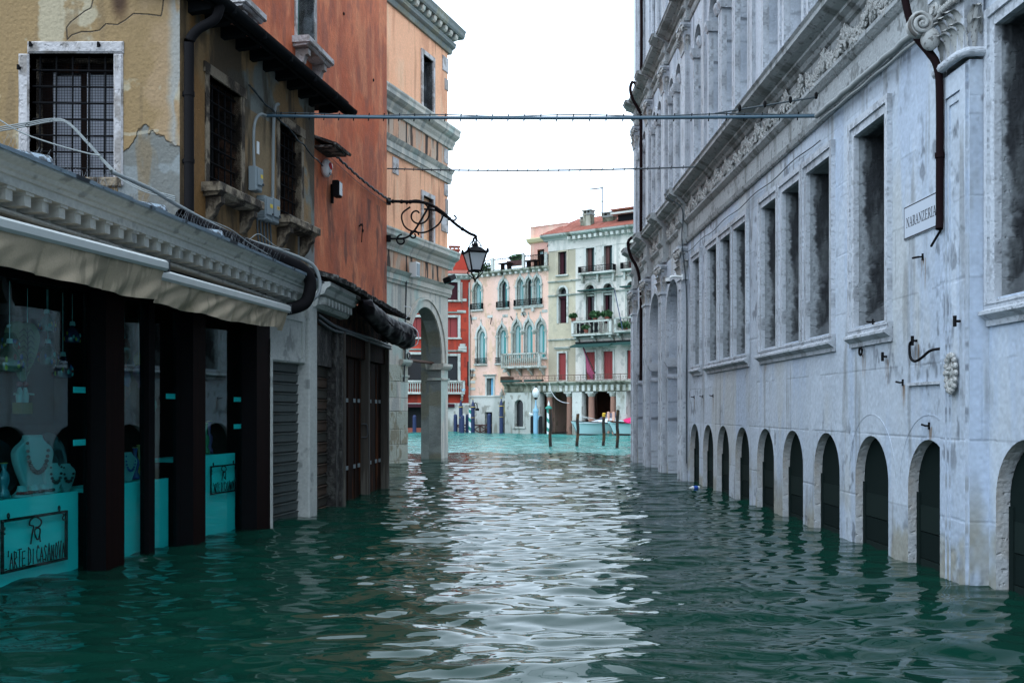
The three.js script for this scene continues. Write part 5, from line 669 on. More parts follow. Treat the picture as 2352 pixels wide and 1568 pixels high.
// ---------------------------------------------------------------- orange house over its corner arch
const orange = onWall('O', 'orange_house', 'tall pale orange house with stone cornices over a wide corner arch', 'house');
{
  const O = orange, L = 4.46, T = -0.45, ac = 2.6, aw = 2.57, asp = 3.3, arise = 1.65;
  obj('arcade_wall', ext(rectPath(-2.5, L, -1.2, 5.5, THREE.Shape), [archPath(ac, aw, -1.19, asp, arise, THREE.Path, 28)], T, 0), [mOStone, mOPier], O);
  obj('archivolt', archBand(ac, aw + 0.5, aw + 0.002, 3.2, asp, arise + 0.26, arise + 0.001, -0.02, 0.05, 28), mOStone, O); obj('archivolt', archBand(ac, aw + 0.62, aw + 0.46, 3.2, asp, arise + 0.33, arise + 0.24, -0.02, 0.09, 28), mOStone, O);
  // pier and impost capitals
  for (const [a, b] of [[ac + aw / 2, L + 0.05], [ac - aw / 2 - 0.55, ac - aw / 2]]) { const c = a > ac ? 1 : 0; obj('impost', mould([[T - 0.06, 2.98], [0.04, 2.98], [0.1, 3.04], [0.13, 3.1], [0.13, 3.18], [T - 0.1, 3.18]], a - (c ? 0.1 : 0.02), b + (c ? 0.05 : 0.1)), mOStone, O); obj('neck_band', mould([[T - 0.04, 2.62], [0.03, 2.62], [0.05, 2.66], [0.05, 2.7], [T - 0.04, 2.7]], a - (c ? 0.05 : 0), b + (c ? 0.0 : 0.05)), mOStone, O); }
  obj('corner_pier', bx(ac + aw / 2 + 0.02, L - 0.01, -1.2, 5.4, T - 0.3, T - 0.01), mOPier, O);
  obj('tie_rod', stick([ac - aw / 2 - 0.05, 3.22, -0.3], [ac + aw / 2 + 0.05, 3.2, -0.3], 0.05), mRust, O);
  // stone courses at the foot of the blind pier
  { const r = rng(17); let y = -0.35; for (let k = 0; k < 7; k++) { const h = [0.42, 0.5, 0.46, 0.56, 0.4, 0.5, 0.52][k]; for (const [a, b] of k % 2 ? [[-0.2, 0.5], [0.5, 1.3]] : [[-0.2, 0.75], [0.75, 1.3]]) obj('stone_block', cb(a + 0.006, b - 0.006, y + 0.006, y + h - 0.006, -0.02, 0.016 + 0.014 * r(), 0.01), k < 3 || r() > 0.5 ? mOBlock : mOStone, O); y += h; } }
  // bands and cornices
  const band = (y, o, h, k = 1) => [[-0.1, y], [0.05, y], [0.07, y + 0.08 * k], [0.1, y + 0.1 * k], [0.1, y + 0.24 * k], [0.14, y + 0.28 * k], [0.2, y + 0.36 * k], [-0.1, y + 0.38 * k]];
  const corn = (y, p, h) => [[-0.1, y], [0.06, y], [0.08, y + h * 0.15], [p * 0.4, y + h * 0.3], [p * 0.45, y + h * 0.42], [p * 0.7, y + h * 0.5], [p * 0.9, y + h * 0.62], [p * 0.92, y + h * 0.78], [p, y + h * 0.88], [p, y + h * 0.96], [-0.1, y + h]];
  obj('string_course', mould(band(5.46, 0, 0.4, 1.1), -2.5, L + 0.12), mOStone, O);
  obj('cornice', mould(corn(6.42, 0.36, 0.6), -2.5, L + 0.28), mOStone, O);
  obj('string_course', mould(band(9.35, 0, 0.4, 1.25), -2.5, L + 0.14), mOStone, O);
  obj('cornice', mould(corn(10.55, 0.36, 0.66), -2.5, L + 0.3), mOStone, O);
  const win = [[2.42, 3.2, 11.38, 13.1], [2.42, 3.2, 6.75, 8.55]];
  obj('wall', ext(rectPath(-2.5, L, 5.87, 13.85, THREE.Shape), win.map(([a, b, c, d]) => rectPath(a, b, c, d)), -0.6, -0.01), [mOrange, mReveal], O);
  obj('stained_band', bx(-2.5, L - 0.012, 5.89, 6.44, -0.02, 0.004), mOrangeStain, O); obj('stained_band', bx(-2.5, L - 0.012, 9.84, 10.56, -0.02, 0.004), mOrangeStain, O);
  win.forEach(([a, b, c, d], i) => { const s = obj('window', ring(rectPath(a - 0.13, b + 0.13, c - 0.02, d + 0.14, THREE.Shape), rectPath(a, b, c - 0.015, d), -0.2, 0.04), mLime, O); obj('window_infill', bx(a - 0.02, b + 0.02, c, d, i ? -0.2 : -0.66, i ? -0.13 : -0.6), i ? mOrange : mVoid, s); });
  obj('top_cornice', [mould(corn(13.8, 0.24, 0.34), -2.5, L + 0.18), mould([[-0.1, 14.36], [0.4, 14.36], [0.44, 14.42], [0.46, 14.52], [0.5, 14.62], [-0.1, 14.64]], -2.5, L + 0.44)], mOPier, O); obj('frieze', bx(-2.5, L, 14.1, 14.38, -0.3, 0.05), mFarStoneMoss, O);
  for (let i = 0; i < 16; i++) obj('modillion', [mould([[0.05, 14.16], [0.3, 14.18], [0.35, 14.24], [0.37, 14.35], [0.05, 14.355]], -2.3 + i * 0.44, -2.1 + i * 0.44)], mOStone, O);
  // exposed quoin stones
  for (const [a, y, h] of [[4.0, 13.1, 0.5], [4.2, 12.5, 0.38], [4.1, 10.0, 0.5], [4.15, 8.9, 0.4], [3.9, 7.65, 0.6], [4.25, 8.3, 0.5], [2.62 - 2.35, 8.78, 0.5]]) obj('quoin_stone', cb(a, a < 1 ? a + 0.4 : L + 0.012, y, y + h, -0.1, 0.02, 0.012), mLime, O);
  // canal side and interior of the loggia
  obj('canal_wall', [bx(L - 0.6, L - 0.004, 5.4, 14.4, -6, -0.605), bx(L - 0.55, L - 0.01, -1.2, 5.4, -6, -5.3)], mOrange, O); obj('loggia_ceiling', bx(-2.5, L - 0.6, 5.2, 5.45, -6, T - 0.02), mOPier, O); obj('back_wall', bx(-2.5, ac - aw / 2 - 0.05, -1.2, 5.2, -6, T - 0.02), mOPier, O); obj('rear_wall', bx(-2.4, L - 0.62, 5.5, 14.4, -6, -5.6), mOrange, O);
  obj('drain_cable', [tube([[1.02, 5.6, 0.1], [1.04, 5, 0.07], [1.02, 4.2, 0.06], [1.0, 3.4, 0.07], [0.95, 2.5, 0.05]], 0.025, 40, 6), bx(1.0, 1.2, 3.85, 4.1, 0.03, 0.1), tr(new THREE.TorusGeometry(0.09, 0.025, 6, 14), 1.15, 3.3, 0.12)], mIronGrey, O);
}
{ const t = onWall('O', 'wall_speaker', 'small white box speaker over the arch of the orange house', 'speaker', 1.35, 5.95, 0.1); obj('case', cb(-0.14, 0.14, -0.2, 0.26, 0, 0.25, 0.02), mWhite, t); obj('front_grille', bx(-0.11, 0.11, -0.15, 0.22, 0.25, 0.26), mBox, t); }
{ const t = onWall('O', 'arch_floodlight', 'black tilted floodlight on the ledge above the arch', 'floodlight', 3.75, 5.98, 0.35); const g = cb(-0.3, 0.3, -0.07, 0.1, -0.12, 0.16, 0.03); obj('head', rx(rz(g, 0.3), -0.25), mIron, t); obj('lens', rx(rz(bx(-0.26, 0.26, -0.1, -0.07, -0.1, 0.14), 0.3), -0.25), std({ color: [0.03, 0.16, 0.15], roughness: 0.2 }), t); obj('yoke', [stick([-0.12, -0.06, 0], [-0.12, -0.14, -0.1], 0.02), stick([0.12, 0.0, 0], [0.1, -0.14, -0.1], 0.02)], mIron, t); }
// ---------------------------------------------------------------- cables across the lane
{ const mk = (name, label, A, B, sag, r, m, ties) => { const t = thing(name, label, 'cable'), p = []; for (let i = 0; i <= 24; i++) { const s = i / 24; p.push(A.clone().lerp(B, s).add(V3(0, -sag * 4 * s * (1 - s), 0))); } obj('cable', tube(p, r, 120, 6), m, t); const c = new THREE.CatmullRomCurve3(p); const l = []; for (let i = 1; i < ties; i++) { const q = c.getPointAt(i / ties); l.push(stick([q.x - 0.008, q.y - r * 2.2, q.z], [q.x + 0.008, q.y + r * 2.4, q.z], 0.009, 0.009, 5)); } obj('cable_clip', l, mIron, t).userData.kind = 'stuff'; return [t, p]; };
  const [t, p] = mk('overhead_cable', 'thick dark blue cable strung high across the lane to the palace conduit', at('TS', 2.3, 6.0, 0.1), at('R', 18.85, 5.49, 0.12), 0.03, 0.024, mCableBlue, 34);
  obj('carrier_wire', tube(p.map((q, i) => q.clone().add(V3(0, 0.035 + 0.012 * Math.sin(i), 0))), 0.008, 80, 4), mCable, t);
  const end = p.slice(-5).map((q, i) => q.clone().add(V3(0, 0.05 + i * 0.05, 0))); obj('branch_wire', tube(end, 0.012, 30, 5), mCable, t); for (const q of end.slice(1)) obj('insulator', [ball(q.x, q.y + 0.02, q.z, 0.035, 0.7, 1.4, 0.7, 8)], mIron, t);
  mk('overhead_wire', 'thin dark wire strung from the red house corner to the palace cornice', at('RED', 9.1, 7.43, 0.02), at('R', 11.9, 6.52, 0.35), 0.06, 0.016, mCable, 30); }
// ---------------------------------------------------------------- far bank of the canal
const bank = obj('quay', bx(-60, 80, -1.5, 0.02, -0.4, 40), mFarStoneMoss); bank.position.set(-3.07, 0, -73); bank.rotation.y = -0.624; bank.geometry.rotateY(PI); bank.position.y = -0.15; bank.userData.kind = 'structure';
// barrel tiles over a slope: rows along x, from (y0, z0) at the eave up to (y1, z1)
function tiledRoof(parent, x0, x1, y0, z0, y1, z1, pitch = 0.2) {
  const r = obj('roof', bx(x0, x1, -0.06, -0.02, 0, Math.hypot(y1 - y0, z0 - z1)), mTile[1], parent), len = Math.hypot(y1 - y0, z0 - z1), rows = Math.max(1, Math.round(len / 0.42));
  r.position.set(0, y0, z0); r.rotation.x = Math.atan2(y1 - y0, z0 - z1) + PI; r.scale.y = -1; r.rotation.order = 'XYZ'; r.rotation.x = 0; r.scale.y = 1;
  r.geometry.dispose(); const a = Math.atan2(y1 - y0, z0 - z1), deck = new THREE.BoxGeometry(x1 - x0, 0.05, len); deck.translate((x0 + x1) / 2, -0.03, -len / 2); deck.rotateX(a); r.geometry = boxUV(deck);
  const q = rng(Math.round(x1 * 100)), by = [[], [], []];
  for (let x = x0 + pitch / 2; x < x1; x += pitch) for (let k = 0; k < rows; k++) { const g = new THREE.CylinderGeometry(pitch * 0.42, pitch * 0.5, len / rows + 0.06, 6, 1, true, PI / 2, PI); g.rotateX(-PI / 2); g.translate(x, 0.0 + 0.02 * q(), -(k + 0.5) * (len / rows)); g.rotateX(a); by[Math.floor(q() * 3)].push(g); }
  by.forEach((l, k) => { if (l.length) { const o = obj('roof_tiles', l, mTile[k], r); o.material = mTile[k].clone(); o.material.side = THREE.DoubleSide; o.userData.kind = 'stuff'; } });
  return r;
}
const baluster = lathe([[0.04, 0], [0.05, 0.03], [0.03, 0.08], [0.065, 0.25], [0.035, 0.45], [0.05, 0.52], [0.05, 0.58]], 8);
function balcony(parent, a, b, y, out = 0.75, h = 0.85, n = 12) {
  const g = obj('balcony', [cb(a, b, y - 0.16, y, -0.05, out, 0.03)], mFarStone, parent);
  obj('rail', [bx(a, b, y + h - 0.1, y + h, out - 0.2, out), bx(a, a + 0.18, y, y + h, out - 0.2, out), bx(b - 0.18, b, y, y + h, out - 0.2, out), bx(a, a + 0.15, y + h - 0.1, y + h, 0, out - 0.2), bx(b - 0.15, b, y + h - 0.1, y + h, 0, out - 0.2)], mFarStone, g);
  const sc_ = (h - 0.1) / 0.58; for (let i = 0; i < n; i++) { const o = obj('baluster', baluster, mFarStone, g); o.position.set(a + 0.28 + (i * (b - a - 0.56)) / (n - 1), y, out - 0.1); o.scale.y = sc_; }
  const cor = ext(poly([[0, 0], [0, 0.5], [0.6, 0.5], [0.55, 0.36], [0.3, 0.28], [0.14, 0.05]]), [], -0.08, 0.08).rotateY(-PI / 2);
  const k = Math.max(2, Math.round((b - a) / 0.9)); for (let i = 0; i < k; i++) obj('corbel', cor.clone().translate(a + 0.2 + (i * (b - a - 0.4)) / (k - 1), y - 0.66, 0), mFarStone, g);
  return g;
}
function ironRail(parent, a, b, y, h, out, name = 'iron_railing') { const l = [bx(a, b, y + h - 0.04, y + h, out - 0.03, out), bx(a, b, y + 0.02, y + 0.05, out - 0.03, out)]; for (let x = a; x <= b + 0.001; x += Math.max(0.1, (b - a) / 24)) l.push(bx(x - 0.012, x + 0.012, y, y + h, out - 0.025, out - 0.005)); if (out > 0.12) l.push(bx(a - 0.0, a + 0.03, y, y + h, 0, out), bx(b - 0.03, b, y, y + h, 0, out)); for (let x = a + 0.12; x < b; x += 0.26) l.push(tr(new THREE.TorusGeometry(0.07, 0.012, 4, 8), x, y + h * 0.5, out - 0.015)); return obj(name, l, mIron, parent); }
const mPorch = dull({ map: tex(256, 256, 3, 3, (u, v) => mul(mixc([0.46, 0.31, 0.25], [0.36, 0.25, 0.21], fbm(u * 4, v * 4, 4)), grain(u, v)), 0, 0, THREE.MirroredRepeatWrapping) });
const mBlind = std({ color: [0.008, 0.05, 0.042], roughness: 0.8 });
// --- red palace
const rp = onWall('RD', 'red_palace', 'deep red canal palace with white window frames and two balustrades', 'palace');
{
  const B = rp, L = 5.98, wins = [[4.0, 5.05, 9.72, 11.0, 1], [4.0, 5.05, 6.98, 8.42, 2], [3.95, 5.05, 3.75, 5.6, 0], [1.42, 2.6, 3.75, 5.7, 0], [1.6, 2.5, 6.98, 8.42, 2], [1.6, 2.5, 9.72, 11.0, 1], [-0.7, 0.3, 6.98, 8.42, 2], [-0.7, 0.3, 9.72, 11, 1]];
  obj('wall', ext(rectPath(-4, L, -0.5, 11.45, THREE.Shape), [...wins.map(([a, b, c, d]) => rectPath(a, b, c, d)), rectPath(1.4, 2.6, -0.49, 1.9), rectPath(3.6, 4.7, -0.49, 1.9)], -0.5, 0), [mRedPalace, mFarStone], B);
  obj('interior', bx(-4, L - 0.05, -0.4, 11.4, -0.8, -0.55), mVoid, B); obj('body', bx(-4, L - 0.01, -0.5, 11.4, -9, -0.85), mRedPalace, B);
  wins.forEach(([a, b, c, d, k]) => { const f = obj('window', ring(rectPath(a - 0.2, b + 0.2, c - 0.05, d + 0.18, THREE.Shape), rectPath(a, b, c - 0.02, d), -0.2, 0.06), mFarStone, B); obj('sill', cb(a - 0.28, b + 0.28, c - 0.16, c - 0.04, -0.1, 0.16, 0.02), mFarStone, f); if (k !== 1) obj('hood', mould([[0, d + 0.3], [0.12, d + 0.32], [0.2, d + 0.42], [0, d + 0.44]], a - 0.3, b + 0.35), mFarStone, f); if (k) for (const s of [0, 1]) obj('shutter', bx(a + s * (b - a) / 2 + 0.015, a + (s + 1) * (b - a) / 2 - 0.015, c, d, -0.25, -0.18), k === 1 ? mShutMaroon : mShutRed, f); else obj('pane', bx(a, b, c, d, -0.3, -0.25), mDarkGlass, f); });
  balcony(B, 3.6, 5.55, 2.95, 0.6, 0.85, 9); balcony(B, 1.0, 2.9, 2.95, 0.6, 0.85, 9);
  obj('cornice', mould([[-0.1, 11.2], [0.05, 11.2], [0.1, 11.3], [0.25, 11.4], [0.42, 11.46], [0.42, 11.56], [-0.1, 11.6]], -4, L + 0.1), mFarStone, B); for (let i = 0; i < 26; i++) obj('modillion', bx(-3.9 + i * 0.38, -3.75 + i * 0.38, 11.28, 11.42, 0.05, 0.3), mFarStone, B);
  tiledRoof(B, -4, L + 0.1, 11.62, 0.42, 13.0, -4); { const c = obj('chimney', [bx(4.5, 5.2, 11.6, 13.5, -1.5, -0.9), bx(5.2, 5.9, 11.6, 13.2, -1.5, -0.9)], mRedPalace, B); obj('chimney_cap', [bx(4.42, 5.28, 13.5, 13.58, -1.58, -0.82), bx(4.5, 4.6, 13.58, 13.75, -1.5, -0.9), bx(4.8, 4.9, 13.58, 13.75, -1.5, -0.9), bx(5.1, 5.2, 13.58, 13.75, -1.5, -0.9), bx(4.42, 5.28, 13.75, 13.82, -1.58, -0.82), bx(5.16, 5.96, 13.2, 13.3, -1.55, -0.85)], mTile[0], c); }
  for (const [a, b, y] of [[5.0, 5.65, 8.75], [5.05, 5.7, 5.9], [5.2, 5.6, 6.3], [5.1, 5.7, 6.12], [5.3, 5.7, 9.6], [0.9, 1.3, 6.2], [0.8, 1.3, 5.8]]) obj('quoin_stone', cb(a, b, y, y + 0.2, -0.05, 0.04, 0.01), mFarStone, B);
  obj('brick_plinth', bx(-4, L, -0.5, 0.35, 0, 0.06), mTile[1], B); obj('string_course', bx(-4, L, 2.0, 2.16, 0, 0.08), mFarStone, B); obj('drainpipe', [stick([5.35, 9.5, 0.05], [5.35, 11, 0.05], 0.035), stick([5.9, 2.2, 0.06], [5.9, 11, 0.06], 0.05)], mFarStone, B);
  obj('side_window', [bx(5.75, 5.96, 3.4, 5.2, 0.0, 0.03), bx(5.8, 5.97, 9.2, 10.6, 0, 0.03)], mVoid, B);
  { const l = obj('wall_lantern', [stick([5.4, 3.2, 0], [5.45, 3.3, 0.5], 0.025), lathe([[0.05, 0], [0.16, 0.35], [0.02, 0.5]], 6).translate(5.45, 2.8, 0.5)], mLampBlue, B); }
  obj('canal_gate', [bx(1.4, 2.6, -0.4, 1.9, -0.3, -0.25), bx(3.6, 4.7, -0.4, 1.9, -0.3, -0.25)], mPoleDark, B); obj('door_canopy', [bx(1.3, 2.7, 1.85, 2.1, 0, 0.5), bx(3.5, 4.8, 1.85, 2.1, 0, 0.5)], mShutMaroon, B);
}
// --- pink gothic palace
const pp = onWall('P', 'pink_palace', 'pale pink palace with pointed ogee windows and a stone balcony', 'palace');
{
  const B = pp, L = 6.9;
  const up = [[0.7, 0.72, 8.98], [3.05, 0.72, 8.98], [4.53, 0.58, 9.0], [5.26, 0.58, 9.0], [5.96, 0.6, 9.02]], lo = [[1.03, 0.78, 5.02], [2.92, 0.78, 5.02], [4.22, 0.72, 5.3], [5.23, 0.74, 5.3], [6.25, 0.74, 5.3]];
  const hole = (cx, w, y, k) => ogeePath(cx, w, y, y + (k ? 1.45 : 1.95), k ? 0.62 : 0.85);
  obj('wall', ext(rectPath(0, L, 2.64, 11.35, THREE.Shape), [...up.map(([c, w, y]) => hole(c, w, y, 1)), ...lo.map(([c, w, y]) => hole(c, w, y, 0)), rectPath(1.55, 2.15, 2.68, 3.95)], -0.5, 0), [mPink, mFarStone], B);
  obj('interior', bx(0.05, L - 0.05, 2.7, 11.3, -0.85, -0.6), mVoid, B); obj('body', bx(0.01, L - 0.01, -0.5, 11.3, -10, -0.86), mPink, B);
  const mkw = (cx, w, y, k, pale) => {
    const sp = y + (k ? 1.45 : 1.95), rise = k ? 0.62 : 0.85, f = obj('window', ring(ogeePath(cx, w + 0.26, y - 0.02, sp, rise + 0.3, THREE.Shape), ogeePath(cx, w, y - 0.015, sp, rise), -0.18, 0.07), mFarStone, B);
    const inner = ring(ogeePath(cx, w + 0.01, y, sp, rise + 0.01, THREE.Shape), archPath(cx, w * 0.72, y + 0.01, sp - 0.1, 0.5), -0.22, -0.12); obj('tracery', inner, mFarStone, f);
    obj('pane', bx(cx - w * 0.02, cx + w * 0.4, y, sp + 0.45, -0.3, -0.26), mTealGlass, f); obj('pane', bx(cx - w * 0.4, cx - w * 0.04, y, sp + 0.45, -0.3, -0.26), pale ? mPaleGlass : mDarkGlass, f);
    obj('finial', ball(cx, sp + rise + 0.34, 0.03, 0.07, 0.7, 1.6, 0.7, 8), mFarStone, f); obj('jamb_capital', bx(cx - w / 2 - 0.17, cx - w / 2 + 0.04, sp - 0.14, sp, -0.1, 0.12), mFarStone, f); obj('jamb_capital', bx(cx + w / 2 - 0.04, cx + w / 2 + 0.17, sp - 0.14, sp, -0.1, 0.12), mFarStone, f); obj('sill', cb(cx - w / 2 - 0.2, cx + w / 2 + 0.2, y - 0.14, y - 0.02, -0.1, 0.18, 0.02), mFarStone, f);
  };
  up.forEach(([c, w, y], i) => mkw(c, w, y, 1, i % 2 === 0)); lo.forEach(([c, w, y], i) => mkw(c, w, y, 0, true));
  for (const [c] of up.slice(0, 2)) ironRail(B, c - 0.52, c + 0.52, 8.98, 0.42, 0.22); ironRail(B, 4.1, 6.4, 9.0, 0.42, 0.25); for (const [c] of lo.slice(0, 2)) ironRail(B, c - 0.56, c + 0.56, 5.0, 0.42, 0.1);
  for (const x of [4.9, 5.61]) obj('column', [stick([x, 9.0, 0.02], [x, 10.35, 0.02], 0.06), bx(x - 0.1, x + 0.1, 10.32, 10.5, -0.08, 0.12)], mFarStone, B); for (const x of [4.72, 5.74]) { const c = obj('column', stick([x, 5.2, 0.02], [x, 6.95, 0.02], 0.11), mColumnPink, B); obj('column_capital', lathe([[0.11, 0], [0.13, 0.06], [0.2, 0.24], [0.2, 0.3]], 10).translate(x, 6.93, 0.02), mFarStone, c); }
  balcony(B, 3.42, 6.75, 4.72, 0.85, 0.9, 17);
  obj('string_course', bx(4.0, 6.5, 8.8, 8.94, 0, 0.16), mFarStone, B); for (const x of [4.75, 5.6]) obj('corbel', bx(x, x + 0.16, 8.55, 8.8, 0, 0.22), mFarStone, B);
  { const d = obj('door', bx(1.72, 2.15, 2.68, 3.95, -0.32, -0.27), mBlueDoor, B); obj('door_frame', ring(rectPath(1.42, 2.28, 2.65, 4.1, THREE.Shape), rectPath(1.55, 2.15, 2.67, 3.95), -0.15, 0.05), mFarStone, d); obj('hood', mould([[0, 4.1], [0.12, 4.12], [0.2, 4.2], [0, 4.24]], 1.3, 2.4), mFarStone, d); }
  for (const [a, y] of [[0.15, 8.25], [1.6, 8.3], [2.95, 8.28], [4.55, 8.33], [6.35, 8.42], [3.0, 4.35], [0.0, 4.5], [0.0, 4.1], [0.0, 3.6], [0.0, 3.1]]) obj('stone_plaque', cb(a, a + 0.48, y, y + 0.2, -0.02, 0.03, 0.01), mFarStone, B);
  for (const [a, y, b, y2] of [[0.1, 8.6, 0.55, 7.9], [2.0, 8.3, 2.25, 7.8], [3.7, 8.3, 4.2, 8.0], [4.7, 8.5, 5.2, 8.15], [2.95, 11.3, 3.25, 11.55], [0.1, 4.6, 0.5, 3.9], [0.3, 4.6, 0.6, 3.95]]) obj('flag_holder', stick([a, y, 0.05], [b, y2, 0.5], 0.035), mIron, B);
  // ground floor in pale stone
  obj('plinth_wall', ext(rectPath(-0.05, 4.15, -0.8, 2.64, THREE.Shape), [rectPath(1.38, 2.05, -0.79, 1.5), archPath(3.3, 0.72, -0.79, 1.85, 0.5)], -0.5, 0.05), [mFarStone, mFarStone], B); obj('plinth_coping', bx(-0.08, 4.18, 2.6, 2.72, -0.1, 0.12), mFarStone, B);
  obj('gate', [bx(1.38, 2.05, -0.6, 1.5, -0.3, -0.26), bx(2.95, 3.65, -0.6, 1.35, -0.3, -0.26)], mVoid, B); { const l = []; for (let i = 0; i < 7; i++) l.push(stick([1.42 + i * 0.1, -0.5, -0.2], [1.42 + i * 0.1, 1.5, -0.2], 0.014, 0.014, 5), stick([3.0 + i * 0.1, -0.5, -0.2], [3.0 + i * 0.1, 1.3, -0.2], 0.014, 0.014, 5)); obj('gate_bars', l, mIronGrey, B); }
  obj('fanlight', bx(2.94, 3.66, 1.4, 2.35, -0.28, -0.24), std({ color: [0.62, 0.5, 0.07], roughness: 0.5 }), B); obj('door_arch', ring(archPath(3.3, 1.0, 1.3, 1.85, 0.75, THREE.Shape), archPath(3.3, 0.72, 1.31, 1.85, 0.5), 0.05, 0.1), mFarStone, B); obj('pinnacle', [lathe([[0.15, 0], [0.16, 0.15], [0.08, 0.25], [0.03, 0.45], [0, 0.5]], 8).translate(2.95, 2.7, 0.1), lathe([[0.2, 0], [0.15, 0.15], [0.03, 0.5], [0, 0.55]], 3).translate(3.6, 2.7, 0.1)], mFarStone, B);
  // roof terrace
  obj('eave', mould([[-0.4, 11.3], [0.08, 11.32], [0.14, 11.42], [0.32, 11.5], [0.36, 11.62], [-0.4, 11.64]], -0.05, L + 0.05), mFarStoneMoss, B); for (let i = 0; i < 14; i++) obj('modillion', bx(0.2 + i * 0.5, 0.36 + i * 0.5, 11.28, 11.44, 0.05, 0.26), mFarStone, B);
  for (const x of [0.02, 2.0, 4.72, 6.62]) obj('terrace_post', cb(x, x + 0.18, 11.64, 12.6, -0.06, 0.14, 0.02), mFarStone, B); { const l = [bx(0, 6.8, 12.46, 12.5, 0.02, 0.06), bx(0, 6.8, 11.7, 11.73, 0.02, 0.06)]; for (let x = 0.06; x < 6.8; x += 0.11) l.push(bx(x, x + 0.02, 11.7, 12.46, 0.03, 0.05)); for (let x = 0.14; x < 6.8; x += 0.22) l.push(tr(new THREE.TorusGeometry(0.08, 0.012, 4, 8, PI), x, 12.36, 0.04)); obj('terrace_railing', l, mIron, B); }
  obj('terrace_floor', bx(0, L, 11.3, 11.62, -9, -0.4), mFarStone, B);
  obj('roof_pavilion', ext(rectPath(4.05, L, 11.62, 13.8, THREE.Shape), [rectPath(4.75, 5.2, 11.64, 13.15), rectPath(6.25, 6.68, 11.64, 13.15)], -2.2, -1.9), [mPinkTop, mPinkTop], B); obj('roof_pavilion', [bx(4.05, 4.3, 11.62, 13.8, -6, -2.21), bx(4.35, L, 11.7, 13.7, -6, -2.6)], mPinkTop, B); obj('pavilion_cornice', [mould([[-2.2, 13.6], [-1.7, 13.75], [-1.55, 13.95], [-1.55, 14.02], [-2.2, 14.04]], 3.9, L + 0.05)], std({ color: [0.66, 0.60, 0.36] }), B); obj('pavilion_parapet', [bx(4.05, 7.2, 14.04, 14.85, -2.2, -1.95), bx(4.02, 7.22, 14.85, 14.9, -2.25, -1.9)], mPinkTop, B);
  for (const [a, b] of [[4.75, 5.2], [6.25, 6.68]]) { const d = obj('terrace_door', bx(a, b, 11.64, 13.15, -2.15, -2.1), mPaleGlass, B); obj('door_frame', [bx(a - 0.06, a + 0.02, 11.64, 13.2, -2.1, -1.88), bx(b - 0.02, b + 0.06, 11.64, 13.2, -2.1, -1.88), bx(a, b, 13.1, 13.2, -2.1, -1.88)], mWood[0], d); }
  obj('pavilion_lamp', tr(new THREE.ConeGeometry(0.16, 0.28, 4), 5.7, 13.45, -1.8), mIron, B);
}
// terrace tables and plant
for (const [u, z, lab] of [[2.6, -0.9, 'dark terrace table beside the railing post over the ogee window'], [4.9, -0.9, 'dark terrace table outside the glazed pavilion door'], [6.2, -0.7, 'tall dark terrace table by the white house wall']]) { const t = onWall('P', 'terrace_table', lab, 'table', u, 11.62, z); const h = u > 6 ? 0.85 : 0.6; obj('table_top', bx(-0.5, 0.5, h, h + 0.07, -0.3, 0.3), mWood[1], t); for (const x of [-0.3, 0.3]) obj('leg', bx(x - 0.05, x + 0.05, 0, h, -0.2, 0.2), mWood[1], t); }
function leafMass(name, parent, cx, cy, cz, rx_, ry_, rz_, n, s, seed) { const r = rng(seed), by = [[], [], []]; for (let i = 0; i < n; i++) { const a = r() * 6.28, b = Math.acos(2 * r() - 1), q = Math.cbrt(r()); const g = new THREE.PlaneGeometry(s, s * 1.6); g.rotateX(r() * 3); g.rotateY(r() * 6.28); g.rotateZ(r() * 3); g.translate(cx + rx_ * q * Math.sin(b) * Math.cos(a), cy + ry_ * q * Math.cos(b), cz + rz_ * q * Math.sin(b) * Math.sin(a)); by[i % 3].push(g); } by.forEach((l, k) => { const o = obj(name, l, mLeaf[k], parent); o.userData.kind = 'stuff'; }); }
{ const t = onWall('P', 'terrace_planter', 'leafy green shrub in a brown trough on the roof terrace', 'plant', 3.3, 11.62, -1.3); obj('trough', bx(-0.8, 0.6, 0.5, 0.85, -0.2, 0.2), mMahog, t); leafMass('foliage', t, 0, 1.05, 0, 0.75, 0.25, 0.3, 260, 0.1, 5); const b = onWall('P', 'terrace_bush', 'small round green bush behind the terrace railing', 'plant', 0.9, 11.62, -0.7); leafMass('foliage', b, 0, 0.4, 0, 0.5, 0.42, 0.4, 240, 0.1, 9); obj('stem', stick([0, 0, 0], [0, 0.4, 0], 0.03), mWood[0], b); }
